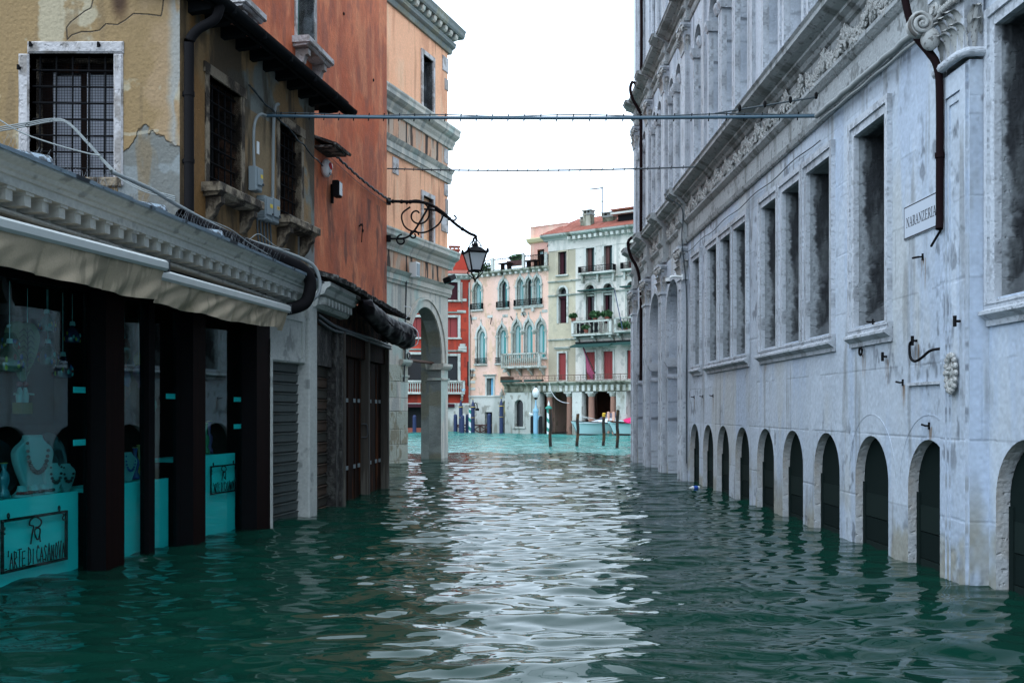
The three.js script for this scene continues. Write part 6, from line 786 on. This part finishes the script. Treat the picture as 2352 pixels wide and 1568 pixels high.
// --- white and beige house with portico
const wh = onWall('P', 'white_house', 'white and beige canal house with tiled roof and columned ground floor', 'house');
{
  const B = wh, X0 = 6.9, X1 = 16;
  const rectW = [[7.7, 8.4, 10.95, 12.5, 1], [9.95, 10.62, 10.95, 12.55, 2], [11.35, 12.0, 10.95, 12.57, 2], [13.12, 13.8, 10.95, 12.57, 2], [14.5, 15.2, 10.95, 12.57, 2], [7.76, 8.38, 3.7, 5.55, 3], [9.95, 10.68, 3.7, 5.55, 3], [11.33, 12.05, 3.7, 5.55, 3], [13.12, 13.85, 3.7, 5.55, 3]];
  const archW = [[8.08, 0.66, 7.6], [10.29, 0.68, 7.4], [11.66, 0.68, 7.4], [13.46, 0.68, 7.4], [14.9, 0.68, 7.4]];
  const holes = [...rectW.map(([a, b, c, d]) => rectPath(a, b, c, d)), ...archW.map(([c, w, y]) => archPath(c, w, y, 9.72))];
  const inX = (h, a, b) => h.getPoints()[0].x >= a && h.getPoints()[0].x < b;
  obj('beige_wall', ext(rectPath(X0, 9.12, 3.3, 12.6, THREE.Shape), holes.filter((h) => inX(h, X0, 9.12)), -0.5, 0), [mBeige, mFarStone], B); obj('white_wall', ext(rectPath(9.12, X1, 3.3, 12.6, THREE.Shape), holes.filter((h) => inX(h, 9.12, X1)), -0.5, 0.015), [mWhiteHouse, mFarStone], B);
  obj('interior', bx(X0, X1, 3.3, 12.6, -0.9, -0.6), mVoid, B); obj('body', bx(X0, X1, 3.3, 13.4, -10, -0.91), mBeige, B);
  rectW.forEach(([a, b, c, d, k]) => { const f = obj('window', ring(rectPath(a - 0.12, b + 0.12, c - 0.06, d + 0.12, THREE.Shape), rectPath(a, b, c - 0.03, d), -0.2, k === 3 ? 0.08 : 0.04), k === 1 ? mBeige : mFarStone, B); obj('sill', cb(a - 0.16, b + 0.16, c - 0.14, c - 0.03, -0.1, 0.14, 0.02), mFarStone, f); const sm = k === 1 ? mShutMaroon : k === 3 ? mShutRed : mMahog;
    if (k === 3) { for (const s of [0, 1]) for (let q = 0; q < 3; q++) { const x = a + (s * 3 + q) * (b - a) / 6; obj('shutter_board', bx(x + 0.008, x + (b - a) / 6 - 0.008, c, d, -0.1, -0.06), sm, f); } obj('hood', mould([[0, d + 0.26], [0.12, d + 0.28], [0.22, d + 0.4], [0, d + 0.44]], a - 0.28, b + 0.28), mFarStone, f); } else { obj('shutter', bx(a + 0.02, a + (b - a) * 0.45, c, d, -0.26, -0.2), sm, f); obj('pane', bx(a + (b - a) * 0.5, b, c, d, -0.34, -0.3), k === 2 ? std({ color: [0.01, 0.05, 0.05], roughness: 0.3 }) : mDarkGlass, f); } });
  archW.forEach(([c, w, y], i) => { const f = obj('window', archBand(c, w + 0.3, w + 0.002, 9.6, 9.72, w / 2 + 0.15, w / 2 + 0.001, -0.2, 0.08), mFarStone, B); obj('jamb', [bx(c - w / 2 - 0.14, c - w / 2, y, 9.6, -0.2, 0.06)], mFarStone, f); obj('jamb', [bx(c + w / 2, c + w / 2 + 0.14, y, 9.6, -0.2, 0.06)], mFarStone, f); obj('transom', bx(c - w / 2, c + w / 2, 9.3, 9.42, -0.2, -0.05), i ? mFarStone : mShutMaroon, f); obj('shutter', bx(c - w / 2 + 0.02, c + (i ? -w * 0.2 : w * 0.1), y, 9.3, -0.26, -0.2), mShutMaroon, f); obj('pane', bx(c - w / 2, c + w / 2, y, 10.05, -0.36, -0.32), mDarkGlass, f); });
  obj('frieze', bx(X0, X1, 12.6, 13.35, -0.5, 0.05), mWhiteHouse, B); obj('cornice', mould([[-0.3, 13.3], [0.1, 13.32], [0.15, 13.42], [0.4, 13.5], [0.55, 13.56], [0.6, 13.68], [-0.3, 13.72]], X0 - 0.35, X1), mFarStone, B); for (let i = 0; i < 18; i++) obj('modillion', bx(8.7 + i * 0.42, 8.9 + i * 0.42, 13.2, 13.42, 0.05, 0.42), mFarStone, B);
  for (const y of [10.42, 9.46, 6.42]) obj('string_course', mould([[0, y], [0.1, y + 0.02], [0.14, y + 0.1], [0, y + 0.12]], X0, X1), mFarStone, B);
  tiledRoof(B, X0 - 0.3, X1, 13.72, 0.55, 15.6, -4.4); { const d = new THREE.Group(); d.name = 'dormer'; B.add(d); obj('dormer_wall', bx(11.9, 16, 13.9, 14.75, -2.6, -0.9), mVoid, d); obj('dormer_eave', bx(11.5, 16, 14.72, 14.85, -2.8, -0.5), mFarStone, d); for (let i = 0; i < 20; i++) obj('roof_tile', rx(new THREE.CylinderGeometry(0.09, 0.1, 2.2, 6, 1, false, -PI / 2, PI), PI / 2 - 0.12).translate(11.6 + i * 0.22, 14.95, -1.6), mTile[i % 3], d); }
  for (const [a, b, h, z] of [[8.75, 9.15, 15.0, -1.2], [9.15, 9.75, 15.35, -0.9], [10.35, 11.2, 15.15, -1.5]]) { const c = obj('chimney', bx(a, b, 13.8, h - 0.35, z - 0.5, z), mFarStoneMoss, B); obj('chimney_cap', [bx(a - 0.04, b + 0.04, h - 0.35, h - 0.22, z - 0.54, z + 0.04), bx(a, a + 0.1, h - 0.22, h - 0.06, z - 0.5, z), bx((a + b) / 2 - 0.05, (a + b) / 2 + 0.05, h - 0.22, h - 0.06, z - 0.5, z), bx(b - 0.1, b, h - 0.22, h - 0.06, z - 0.5, z), bx(a - 0.08, b + 0.08, h - 0.06, h, z - 0.58, z + 0.08)], mOPier, c); }
  // balconies
  for (const [a, b] of [[9.55, 12.3], [12.8, 14.3]]) { const g = obj('balcony', cb(a, b, 10.72, 10.86, 0.02, 0.45, 0.02), mFarStone, B); ironRail(g, a + 0.03, b - 0.03, 10.86, 0.42, 0.42); for (let x = a + 0.15; x < b; x += 1.2) obj('corbel', bx(x, x + 0.14, 10.2, 10.72, 0.02, 0.26), mFarStone, g); }
  { const g = balcony(B, 9.2, 12.3, 6.75, 0.7, 0.85, 8), k = balcony(B, 12.5, 15, 6.85, 0.7, 0.85, 6); obj('moss', [bx(9.15, 12.35, 7.6, 7.63, 0.48, 0.72), bx(9.25, 12.2, 6.73, 6.765, 0.5, 0.72)], mFarStoneMoss, g); obj('grille', [9.6, 10.7].map((x) => bx(x, x + 0.62, 6.78, 7.45, 0.6, 0.63)), mIron, g); }
  { const c = obj('sunblind', [mould([[0.05, 6.12], [0.06, 6.16], [0.95, 5.92], [0.95, 5.82]], 9.25, 12.3), mould([[0.05, 6.12], [0.06, 6.16], [0.9, 5.98], [0.9, 5.88]], 12.5, 15)], mBlind, B); obj('roller_case', bx(9.2, 15, 6.14, 6.24, 0.02, 0.2), mPoleDark, c); const d = obj('folded_blind', [bx(9.55, 12.2, 9.62, 9.7, 0.1, 0.5), bx(12.8, 15, 9.66, 9.74, 0.1, 0.5)], mBlind, B); }
  // portico
  const pt = new THREE.Group(); pt.name = 'portico'; B.add(pt); const po = 1.3;
  obj('end_wall', ext(rectPath(4.1, 6.35, -0.8, 3.45, THREE.Shape), [archPath(5.33, 0.74, 0.5, 2.0)], po - 0.4, po), [mFarStone, mFarStone], pt); obj('arched_window', [bx(4.9, 5.75, 0.5, 2.4, po - 0.3, po - 0.25)], mDarkGlass, pt); obj('window_arch', [archBand(5.33, 0.98, 0.742, 0.5, 2.0, 0.49, 0.371, po - 0.05, po + 0.05), bx(4.8, 5.86, 0.38, 0.5, po - 0.05, po + 0.1)], mFarStone, pt);
  obj('pier', cb(6.4, 7.05, -0.8, 2.85, po - 0.6, po, 0.02), mFarStone, pt); obj('pier', cb(9.65, 10.4, -0.8, 2.85, po - 0.6, po, 0.02), mFarStone, pt); obj('pier', cb(13.0, 13.75, -0.8, 2.85, po - 0.6, po, 0.02), mFarStone, pt);
  for (const x of [7.68, 9.28, 10.98, 12.65]) { const c = obj('column', [stick([x, -0.8, po - 0.3], [x, 2.55, po - 0.3], 0.23, 0.2, 14)], mColumn, pt); obj('column_capital', [lathe([[0.2, 0], [0.24, 0.05], [0.3, 0.25]], 12).translate(x, 2.52, po - 0.3), bx(x - 0.3, x + 0.3, 2.76, 2.86, po - 0.6, po)], mFarStone, c); }
  obj('entablature', mould([[po - 0.65, 2.86], [po + 0.02, 2.86], [po + 0.05, 3.0], [po + 0.02, 3.05], [po + 0.02, 3.3], [po + 0.12, 3.36], [po + 0.3, 3.46], [po + 0.3, 3.54], [po - 0.65, 3.56]], 4.05, X1), mFarStoneMoss, pt); for (let i = 0; i < 22; i++) obj('frieze_block', bx(6.5 + i * 0.44, 6.7 + i * 0.44, 2.9, 3.3, po + 0.02, po + 0.09), mFarStone, pt);
  obj('terrace', bx(4.1, X1, 3.3, 3.5, 0, po - 0.66), mFarStone, pt); obj('inner_wall', bx(6.4, X1, -0.8, 3.3, -6.8, -6.6), mPorch, pt); obj('porch_ceiling', bx(6.4, X1, 3.1, 3.28, -6.6, -0.02), mPorch, pt); obj('side_wall', bx(4.15, 6.38, -0.8, 3.3, -6.6, po - 0.42), mPorch, pt); obj('side_wall', bx(X1 - 0.3, X1, -0.8, 3.3, -6.6, po - 0.62), mPorch, pt);
  { const l = ironRail(pt, 3.9, X1, 3.56, 0.42, po + 0.25, 'terrace_railing'); l.material = mRust; }
  for (const [a, b] of [[4.0, 5.6], [6.0, 7.4]]) obj('terrace_trough', [bx(a, b, 3.58, 3.72, po + 0.02, po + 0.4)], mBlind, pt);
  obj('hose', tube([[8.05, 3.5, po + 0.3], [8.15, 3.0, po + 0.32], [8.5, 2.5, po + 0.3], [9.0, 2.2, po + 0.28], [9.5, 2.1, po + 0.1]], 0.016, 40, 6), mWhite, pt);
  obj('stable_rail', [stick([7.7, 0.1, po + 0.3], [9.5, 0.15, po + 0.3], 0.03)], mIron, pt);
}
for (const [u, lab, s] of [[9.3, 'small potted shrub at the corner of the mossy balcony', 0.3], [11.0, 'wide potted fern spilling over the mossy balcony rail', 0.45], [11.9, 'bushy potted plant beside the flagpole on the mossy balcony', 0.42], [13.3, 'dark green creeper hanging in the second mossy balcony', 0.5], [10.3, 'low green plant inside the mossy balcony grille', 0.3]]) { const t = onWall('P', 'balcony_plant', lab, 'plant', u, u === 13.3 || u === 10.3 ? 6.8 : 7.6, 0.55); obj('pot', lathe([[0.12, 0], [0.18, 0.2], [0.19, 0.22]], 10), mTile[1], t); leafMass('foliage', t, 0, 0.38, 0.05, s * 1.1, s * 0.55, s * 0.6, 220, 0.09, Math.round(u * 10)); }
{ const t = onWall('P', 'furled_flag', 'furled crimson and violet flag on a slanting pole over the terrace', 'flag', 10.6, 5.9, 0.4); obj('pole', [stick([-1.0, 0.3, -0.3], [1.05, -1.7, 1.4], 0.03), stick([1.05, -1.7, 1.4], [1.2, -1.85, 1.5], 0.05)], mPoleDark, t); const g = new THREE.PlaneGeometry(1, 1, 40, 12), p = g.attributes.position; for (let i = 0; i < p.count; i++) { const s = p.getX(i) + 0.5, a = (p.getY(i) + 0.5) * 2 * PI, r = (0.05 + 0.2 * s * s) * (1 + 0.5 * Math.sin(a * 3 + s * 9)) * (s > 0.9 ? (1 - s) * 10 : 1); p.setXYZ(i, -0.55 + 1.3 * s + r * Math.cos(a), -0.12 - 1.7 * s - 0.45 * s * s + r * Math.sin(a) * 0.8, 0.07 + 1.1 * s + r * Math.sin(a)); } g.computeVertexNormals(); obj('flag_cloth', g, std({ color: [0.20, 0.03, 0.07], roughness: 0.85, side: THREE.DoubleSide }), t); }
{ const t = onWall('P', 'white_house_flagpole', 'bare blue flagpole leaning from the white house over its balcony', 'flagpole', 12.2, 9.6, 0.1); obj('pole', stick([0, 0, 0], [1.3, -2.8, 1.2], 0.03), mPoleBlue, t); obj('halyard', tube([[0.05, 0, 0], [0.5, -1.3, 0.3], [1.2, -2.6, 1.1]], 0.008, 20, 4), mWhite, t); }
// aerials
{ const mk = (u, y, h, z, lab, k) => { const t = onWall('P', 'roof_aerial', lab, 'antenna', u, y, z, 'television aerials on the roofs'); obj('mast', stick([0, 0, 0], [0, h, 0], 0.045), mIronGrey, t); obj('boom', [stick([-1.0 * k, h * 0.97, 0], [0.05, h * 0.95, 0], 0.04)], mIronGrey, t); const l = []; for (let i = 0; i < 8; i++) l.push(stick([-0.95 * k + i * 0.13 * k, h * 0.96, -0.2], [-0.95 * k + i * 0.13 * k, h * 0.96, 0.2], 0.008, 0.008, 4)); if (k === 1) l.push(stick([-0.45, h * 0.52, 0], [0.5, h * 0.5, 0], 0.012), stick([-0.1, h * 0.53, -0.3], [0.1, h * 0.5, 0.3], 0.01)); obj('element', l, mIronGrey, t); };
  mk(10.2, 14.9, 2.1, -1.7, 'tall aerial on the chimney of the white house', 1); mk(1.3, 11.6, 2.1, -5, 'low aerial behind the terrace railing of the pink palace', 0.8); mk(2.9, 11.6, 2.2, -6, 'bent aerial above the terrace shrub', 0.6); }
// ---------------------------------------------------------------- mooring posts, lamp, boats, landing stage
{ const cap = lathe([[0.155, 0], [0.16, 0.06], [0.12, 0.1], [0.09, 0.3], [0.03, 0.44], [0.045, 0.5], [0.0, 0.56]], 14), capLow = lathe([[0.14, 0], [0.13, 0.06], [0.09, 0.14], [0, 0.17]], 14);
  const blue = (x, z, h, tall, lab) => { const t = thing('mooring_pole', lab, 'mooring pole', [x, 0, -z], 0, 'blue mooring poles by the landing stage'); obj('shaft', stick([0, -1.2, 0], [0, h - (tall ? 0.5 : 0.15), 0], 0.145, 0.135, 14), mPoleBlue, t); obj('cap', tr((tall ? cap : capLow).clone(), 0, h - (tall ? 0.52 : 0.17), 0), mPoleBlue, t); if (tall) { obj('gold_band', [tr(new THREE.TorusGeometry(0.15, 0.03, 6, 16).rotateX(PI / 2), 0, h - 0.5, 0)], mGold, t); obj('gold_band', [tr(new THREE.TorusGeometry(0.14, 0.02, 6, 16).rotateX(PI / 2), 0, h - 1.25, 0)], mGold, t); obj('finial', ball(0, h + 0.06, 0, 0.04), mGold, t); } };
  const k = 71.4; blue(-4.06, k, 1.36, 0, 'short blue mooring pole in front of the low pale garden wall'); blue(-3.66, k - 0.2, 2.36, 1, 'tall blue gold-banded mooring pole behind a short one'); blue(-3.5, k - 1.2, 1.3, 0, 'short blue mooring pole directly before a tall one'); blue(-3.2, k + 0.1, 1.36, 0, 'short blue mooring pole next to the green striped pole'); blue(-2.78, k - 0.6, 2.36, 1, 'tall blue gold-banded mooring pole beside the green striped pole'); blue(-1.6, k - 1.8, 1.42, 0, 'short blue mooring pole before the barred water gate'); blue(-0.74, k - 2.6, 2.42, 1, 'tall blue gold-banded mooring pole beside the yellow fanlight'); blue(-7.0, k, 1.3, 0, 'short blue mooring pole seen under the corner arch');
  const strip = (x, z, h, lab, capped) => { const t = thing('striped_pole', lab, 'mooring pole', [x, 0, -z], 0, 'green and white striped poles'); obj('shaft', stick([0, -1.2, 0], [0, h, 0], 0.135, 0.125, 16), mWhite, t); const pos = [], n = 140, tw = 0.62; for (let i = 0; i < n; i++) { const f = (q, o) => { const y = -0.6 + (h + 0.6) * q, a = (y / tw) * 2 * PI; return [0.1385 * Math.cos(a), y + o, 0.1385 * Math.sin(a)]; }; const a = f(i / n, 0), b = f((i + 1) / n, 0), w = 0.26; const a2 = [a[0], Math.min(h, a[1] + w), a[2]], b2 = [b[0], Math.min(h, b[1] + w), b[2]]; pos.push(...a, ...b2, ...b, ...a, ...a2, ...b2); } const g = new THREE.BufferGeometry(); g.setAttribute('position', new THREE.Float32BufferAttribute(pos, 3)); g.computeVertexNormals(); const m = mGreenP.clone(); m.side = THREE.DoubleSide; obj('spiral_stripe', g, m, t); if (capped) { obj('cap', tr(lathe([[0.22, 0], [0.25, 0.08], [0.1, 0.18], [0.08, 0.22]], 12), 0, h, 0), mGreenP, t); obj('finial', tr(lathe([[0.07, 0], [0.08, 0.12], [0.02, 0.3], [0, 0.4]], 10), 0, h + 0.2, 0), mWhite, t); } };
  strip(-2.96, 70.9, 1.78, 'green and white spiral striped pole among the blue poles', false); strip(2.46, 66.6, 1.72, 'green and white spiral striped pole with green cap before the columns', true);
  const wood = (x, z, h, lean, lab) => { const t = thing('wooden_pile', lab, 'mooring pile', [x, 0, -z]), p = []; for (let i = 0; i <= 8; i++) p.push([lean * (i / 8) + 0.02 * Math.sin(i * 2 + x), -1.2 + ((h + 1.2) * i) / 8, 0.01 * Math.cos(i * 3)]); const g = tube(p, 0.07, 40, 10), q = g.attributes.position; for (let i = 0; i < q.count; i++) { const f = 1 + 0.16 * (n2(q.getY(i) * 6 + x, Math.atan2(q.getZ(i), q.getX(i)) * 2) - 0.5); q.setX(i, q.getX(i) * f); } g.computeVertexNormals(); obj('trunk', g, mPoleWood, t); obj('top', ball(lean, h, 0, 0.07, 1, 0.3, 1, 8), mPoleWood, t); return t; };
  wood(1.64, 42.8, 1.66, 0.02, 'rough wooden pile standing before the striped pole'); wood(2.86, 44, 1.45, 0.06, 'leaning wooden pile with a yellow scrape in front of the boat bow'); { const t = wood(4.1, 44.7, 1.45, 0.03, 'wooden pile with a yellow painted head before the motorboat'); obj('painted_head', tr(lathe([[0.075, -0.12], [0.08, 0], [0.06, 0.05], [0, 0.06]], 10), 0.03, 1.45, 0), std({ color: [0.6, 0.36, 0.03] }), t); } wood(4.4, 41.7, 1.62, 0.03, 'thin dark wooden pile between the boats and the palace corner');
  for (const [x, z, lab] of [[1.38, 67.4, 'dark square timber pile with a gull perched on it'], [1.93, 67.1, 'dark square timber pile behind the blue lamp post']]) { const t = thing('timber_pile', lab, 'mooring pile', [x, 0, -z]); obj('trunk', bx(-0.13, 0.13, -1, 1.15, -0.12, 0.12), mPoleDark, t); obj('top', sc(new THREE.SphereGeometry(0.17, 8, 5), 0.8, 0.6, 0.75).translate(0, 1.15, 0), mPoleDark, t); }
  { const t = thing('seagull', 'small white gull perched on the dark timber pile', 'bird', [1.38, 1.24, -67.4]); const b = sc(new THREE.SphereGeometry(0.12, 14, 10), 1.7, 0.8, 0.8); obj('body', [b.translate(0, 0.1, 0), ball(-0.18, 0.19, 0, 0.06), stick([-0.12, 0.14, 0], [-0.18, 0.19, 0], 0.05), stick([0, 0.05, 0.02], [0, -0.05, 0.02], 0.01), stick([0.03, 0.05, -0.02], [0.03, -0.05, -0.02], 0.01)], mWhite, t); obj('wing', sc(new THREE.SphereGeometry(0.1, 10, 8), 1.9, 0.6, 0.95).translate(0.07, 0.14, 0), mBox, t); obj('beak', stick([-0.23, 0.19, 0], [-0.3, 0.17, 0], 0.018, 0.003), mYellow, t); }
  { const t = thing('lamp_post', 'pale blue canal lamp post with a white acorn globe', 'lamp post', [1.61, 0, -67.2]); obj('shaft', [lathe([[0.17, -1], [0.17, 1.5], [0.2, 1.52], [0.19, 1.7], [0.09, 1.78], [0.06, 2.0], [0.04, 2.35]], 16)], mLampBlue, t); obj('globe', tr(lathe([[0.07, 0], [0.2, 0.16], [0.25, 0.36], [0.22, 0.5], [0.14, 0.62], [0.03, 0.72]], 16), 0, 2.45, 0), mWhite, t); obj('globe_collar', tr(lathe([[0.05, 0], [0.13, 0.08], [0.12, 0.14]], 12), 0, 2.34, 0), mIron, t); obj('finial', tr(lathe([[0.05, 0], [0.02, 0.1], [0, 0.2]], 8), 0, 3.15, 0), mIron, t); obj('junction_box', bx(0.13, 0.3, 1.0, 1.25, 0, 0.16), mLampBlue, t); }
  { const t = thing('landing_stage', 'dark red landing stage rail with crossed braces among the poles', 'jetty', [-4.05, 0, -72.2], -0.1); obj('top_rail', bx(0, 2.75, 0.5, 0.6, -0.05, 0.1), mMahog, t); for (const x of [0, 0.85, 1.7, 2.65]) obj('rail_post', bx(x, x + 0.1, -0.8, 0.52, -0.03, 0.07), mMahog, t); for (const x of [0.1, 0.95, 1.8]) { obj('brace', stick([x, 0.02, 0], [x + 0.75, 0.48, 0], 0.035), mMahog, t); obj('brace', stick([x, 0.48, 0.02], [x + 0.75, 0.02, 0.02], 0.035), mMahog, t); } obj('deck', bx(0, 2.75, -0.06, 0.02, -1.2, 0.08), mMahog, t); }
  { const t = thing('garden_wall', 'low weathered pale wall between the red and pink palaces', 'wall', [-4.75, 0, -72.6]); obj('masonry', bx(0, 1.62, -0.8, 2.0, -0.25, 0), mFarStone, t); obj('coping', bx(-0.05, 1.66, 2.0, 2.12, -0.3, 0.05), mFarStone, t); }
  { const t = onWall('P', 'hooked_lamp', 'black hooked lamp arm beside the tall blue pole', 'lamp', 0.55, 1.6, 0.05); obj('arm', tube([[0, 0, 0], [0.05, 0.5, 0.2], [0.35, 0.55, 0.4], [0.55, 0.3, 0.5], [0.55, 0.15, 0.5]], 0.03, 30, 6), mIron, t); obj('head', bx(0.47, 0.65, 0.0, 0.18, 0.42, 0.58), mIron, t); }
}
{ // motorboats: lofted hulls
  const hull = (L, W, H, keel) => { const nu = 26, nv = 10, pos = [], idx = []; for (let i = 0; i <= nu; i++) { const s = i / nu, w = W * Math.pow(Math.sin(Math.min(1, 0.06 + s * 1.25) * PI / 2), 0.7), sheer = H * (1.18 - 0.28 * Math.min(1, s * 1.6)), bow = 0.55 * Math.pow(1 - Math.min(1, s * 3), 2); for (let j = 0; j <= nv; j++) { const a = (j / nv - 0.5) * 2, f = Math.abs(a); pos.push(s * L + bow * (1 - Math.pow(f, 1.3)) * 1.0, f < 0.001 ? keel : keel + (sheer - keel) * Math.pow(f, 1.25), Math.sign(a) * w * Math.pow(f, 0.62) * 0.5); } } for (let i = 0; i < nu; i++) for (let j = 0; j < nv; j++) { const a = i * (nv + 1) + j, b = a + 1, c = a + nv + 1, d = c + 1; idx.push(a, b, d, a, d, c); } const g = new THREE.BufferGeometry(); g.setAttribute('position', new THREE.Float32BufferAttribute(pos, 3)); g.setIndex(idx); g.setAttribute('uv', new THREE.Float32BufferAttribute(new Float32Array(pos.length / 3 * 2), 2)); g.computeVertexNormals(); return g; };
  const slice = (g, f) => { const q = g.toNonIndexed(), p = q.attributes.position, out = []; for (let i = 0; i < p.count; i += 3) { if (f((p.getY(i) + p.getY(i + 1) + p.getY(i + 2)) / 3)) for (let k = 0; k < 3; k++) out.push(p.getX(i + k), p.getY(i + k), p.getZ(i + k)); } const o = new THREE.BufferGeometry(); o.setAttribute('position', new THREE.Float32BufferAttribute(out, 3)); o.computeVertexNormals(); return o; };
  const mHull = std({ color: [0.42, 0.62, 0.62], roughness: 0.3, side: THREE.DoubleSide }), mBoot = std({ color: [0.05, 0.02, 0.02], roughness: 0.5, side: THREE.DoubleSide }), mDeck = std({ color: [0.75, 0.78, 0.8], roughness: 0.4, side: THREE.DoubleSide });
  { const t = thing('motorboat', 'pale blue cabin motorboat with raked windscreen moored by the columns', 'boat', [3.85, 0, -64.6], 0.18); const g = hull(5.2, 1.9, 0.78, -0.25); obj('hull', g, mHull, t); { const b = slice(g, (y) => y <= 0.12); b.scale(1.004, 1, 1.02); b.translate(0, -0.006, 0); obj('boot_stripe', b, mBoot, t); } obj('gunwale', [tube([[0.05, 0.92, 0], [0.4, 0.9, 0.5], [1.5, 0.86, 0.9], [3.5, 0.74, 0.96], [5.1, 0.72, 0.94]], 0.03, 50, 6), tube([[0.05, 0.92, 0], [0.4, 0.9, -0.5], [1.5, 0.86, -0.9], [3.5, 0.74, -0.96], [5.1, 0.72, -0.94]], 0.03, 50, 6)], mPipe, t);
    const dk = new THREE.Shape(); dk.moveTo(0.1, 0); dk.bezierCurveTo(0.5, 0.6, 1.2, 0.9, 2, 0.92); dk.lineTo(5.1, 0.92); dk.lineTo(5.1, -0.92); dk.lineTo(2, -0.92); dk.bezierCurveTo(1.2, -0.9, 0.5, -0.6, 0.1, 0); const dg = new THREE.ExtrudeGeometry(dk, { depth: 0.05, bevelEnabled: false }); dg.rotateX(-PI / 2); obj('deck', tr(dg, 0, 0.78, 0), mDeck, t); obj('cabin', [ext(poly([[1.2, 0.82], [2.3, 1.12], [3.0, 1.15], [4.2, 1.0], [5.0, 0.82]]), [], -0.6, 0.6)], mDeck, t); obj('windscreen', ext(poly([[1.9, 1.02], [2.65, 1.5], [3.1, 1.5], [3.5, 1.12]]), [], -0.55, 0.55), std({ color: [0.2, 0.2, 0.26], roughness: 0.1 }), t); obj('cover', ext(poly([[3.1, 1.5], [3.9, 1.35], [4.9, 0.95], [3.4, 1.05]]), [], -0.62, 0.62), mShutMaroon, t); obj('bow_rail', [tube([[0.05, 1.28, 0], [0.5, 1.24, 0.5], [1.3, 1.08, 0.75], [1.6, 0.86, 0.8]], 0.018, 30, 5), tube([[0.05, 1.28, 0], [0.5, 1.24, -0.5], [1.3, 1.08, -0.75], [1.6, 0.86, -0.8]], 0.018, 30, 5), stick([0.5, 0.86, 0.5], [0.5, 1.24, 0.5], 0.015), stick([0.15, 0.9, 0], [0.06, 1.28, 0], 0.015)], mAlu, t); obj('porthole', bx(3.0, 3.45, 0.92, 1.04, 0.6, 0.62), mDarkGlass, t); }
  { const t = thing('covered_boat', 'pale blue open boat under a magenta tarpaulin beside the palace corner', 'boat', [6.1, 0, -63.4], 0.15); const g = hull(4.6, 1.8, 0.8, -0.2); obj('hull', g, mHull, t); { const b = slice(g, (y) => y <= 0.1); b.scale(1.004, 1, 1.02); b.translate(0, -0.006, 0); obj('boot_stripe', b, mBoot, t); } obj('rubbing_strake', [tube([[0.0, 0.95, 0.02], [0.5, 0.88, 0.55], [1.6, 0.82, 0.88], [4.5, 0.72, 0.9]], 0.05, 40, 6)], mWood[0], t); const s = new THREE.PlaneGeometry(1, 1, 30, 14), p = s.attributes.position; for (let i = 0; i < p.count; i++) { const u = p.getX(i) + 0.5, v = p.getY(i) * 2; p.setXYZ(i, 0.9 + 3.7 * u, 0.82 + (0.38 + 0.04 * Math.sin(u * 20)) * (1 - v * v) * Math.min(1, u * 4 + 0.3) + 0.02 * Math.sin(u * 40 + v * 7), v * 0.95); } s.computeVertexNormals(); obj('tarpaulin', s, std({ color: [0.55, 0.01, 0.11], roughness: 0.75, side: THREE.DoubleSide }), t); obj('foredeck', sc(new THREE.SphereGeometry(0.5, 14, 8, 0, 2 * PI, 0, PI / 2), 1.3, 0.35, 1.2).translate(0.75, 0.82, 0), mPaleGlass, t); }
  for (const [x, z, h, m, lab] of [[6.0, 64.9, 1.4, mColumnPink, 'terracotta coloured pile behind the motorboat'], [6.25, 64.5, 1.5, mColumnPink, 'reddish pile between the two boats'], [6.55, 64.2, 1.5, mColumnPink, 'reddish brown pile rising behind the magenta boat cover'], [4.7, 67.0, 1.35, mWhite, 'pale grey pile behind the motorboat bow']]) { const t = thing('mooring_post', lab, 'mooring pile', [x, 0, -z]); obj('trunk', stick([0, -1, 0], [0, h, 0], 0.1, 0.09, 10), m, t); obj('top', ball(0, h, 0, 0.09, 1, 0.4, 1, 8), m, t); }
}
// pigeon spikes of litter: a blue bottle floating at the palace foot
{ const t = thing('floating_bottle', 'blue and white plastic bottle floating by the palace wall', 'bottle', [3.72, 0.03, -20.3], 0.4); obj('body', rz(lathe([[0, -0.12], [0.035, -0.115], [0.04, 0.04], [0.015, 0.1], [0.015, 0.12]], 12), PI / 2), mWhite, t); obj('bottle_wrap', rz(lathe([[0.0405, -0.07], [0.0412, -0.02], [0.0405, 0.03]], 12), PI / 2), std({ color: [0.02, 0.08, 0.4] }), t); }
shade(scene);
renderer.render(scene, camera);
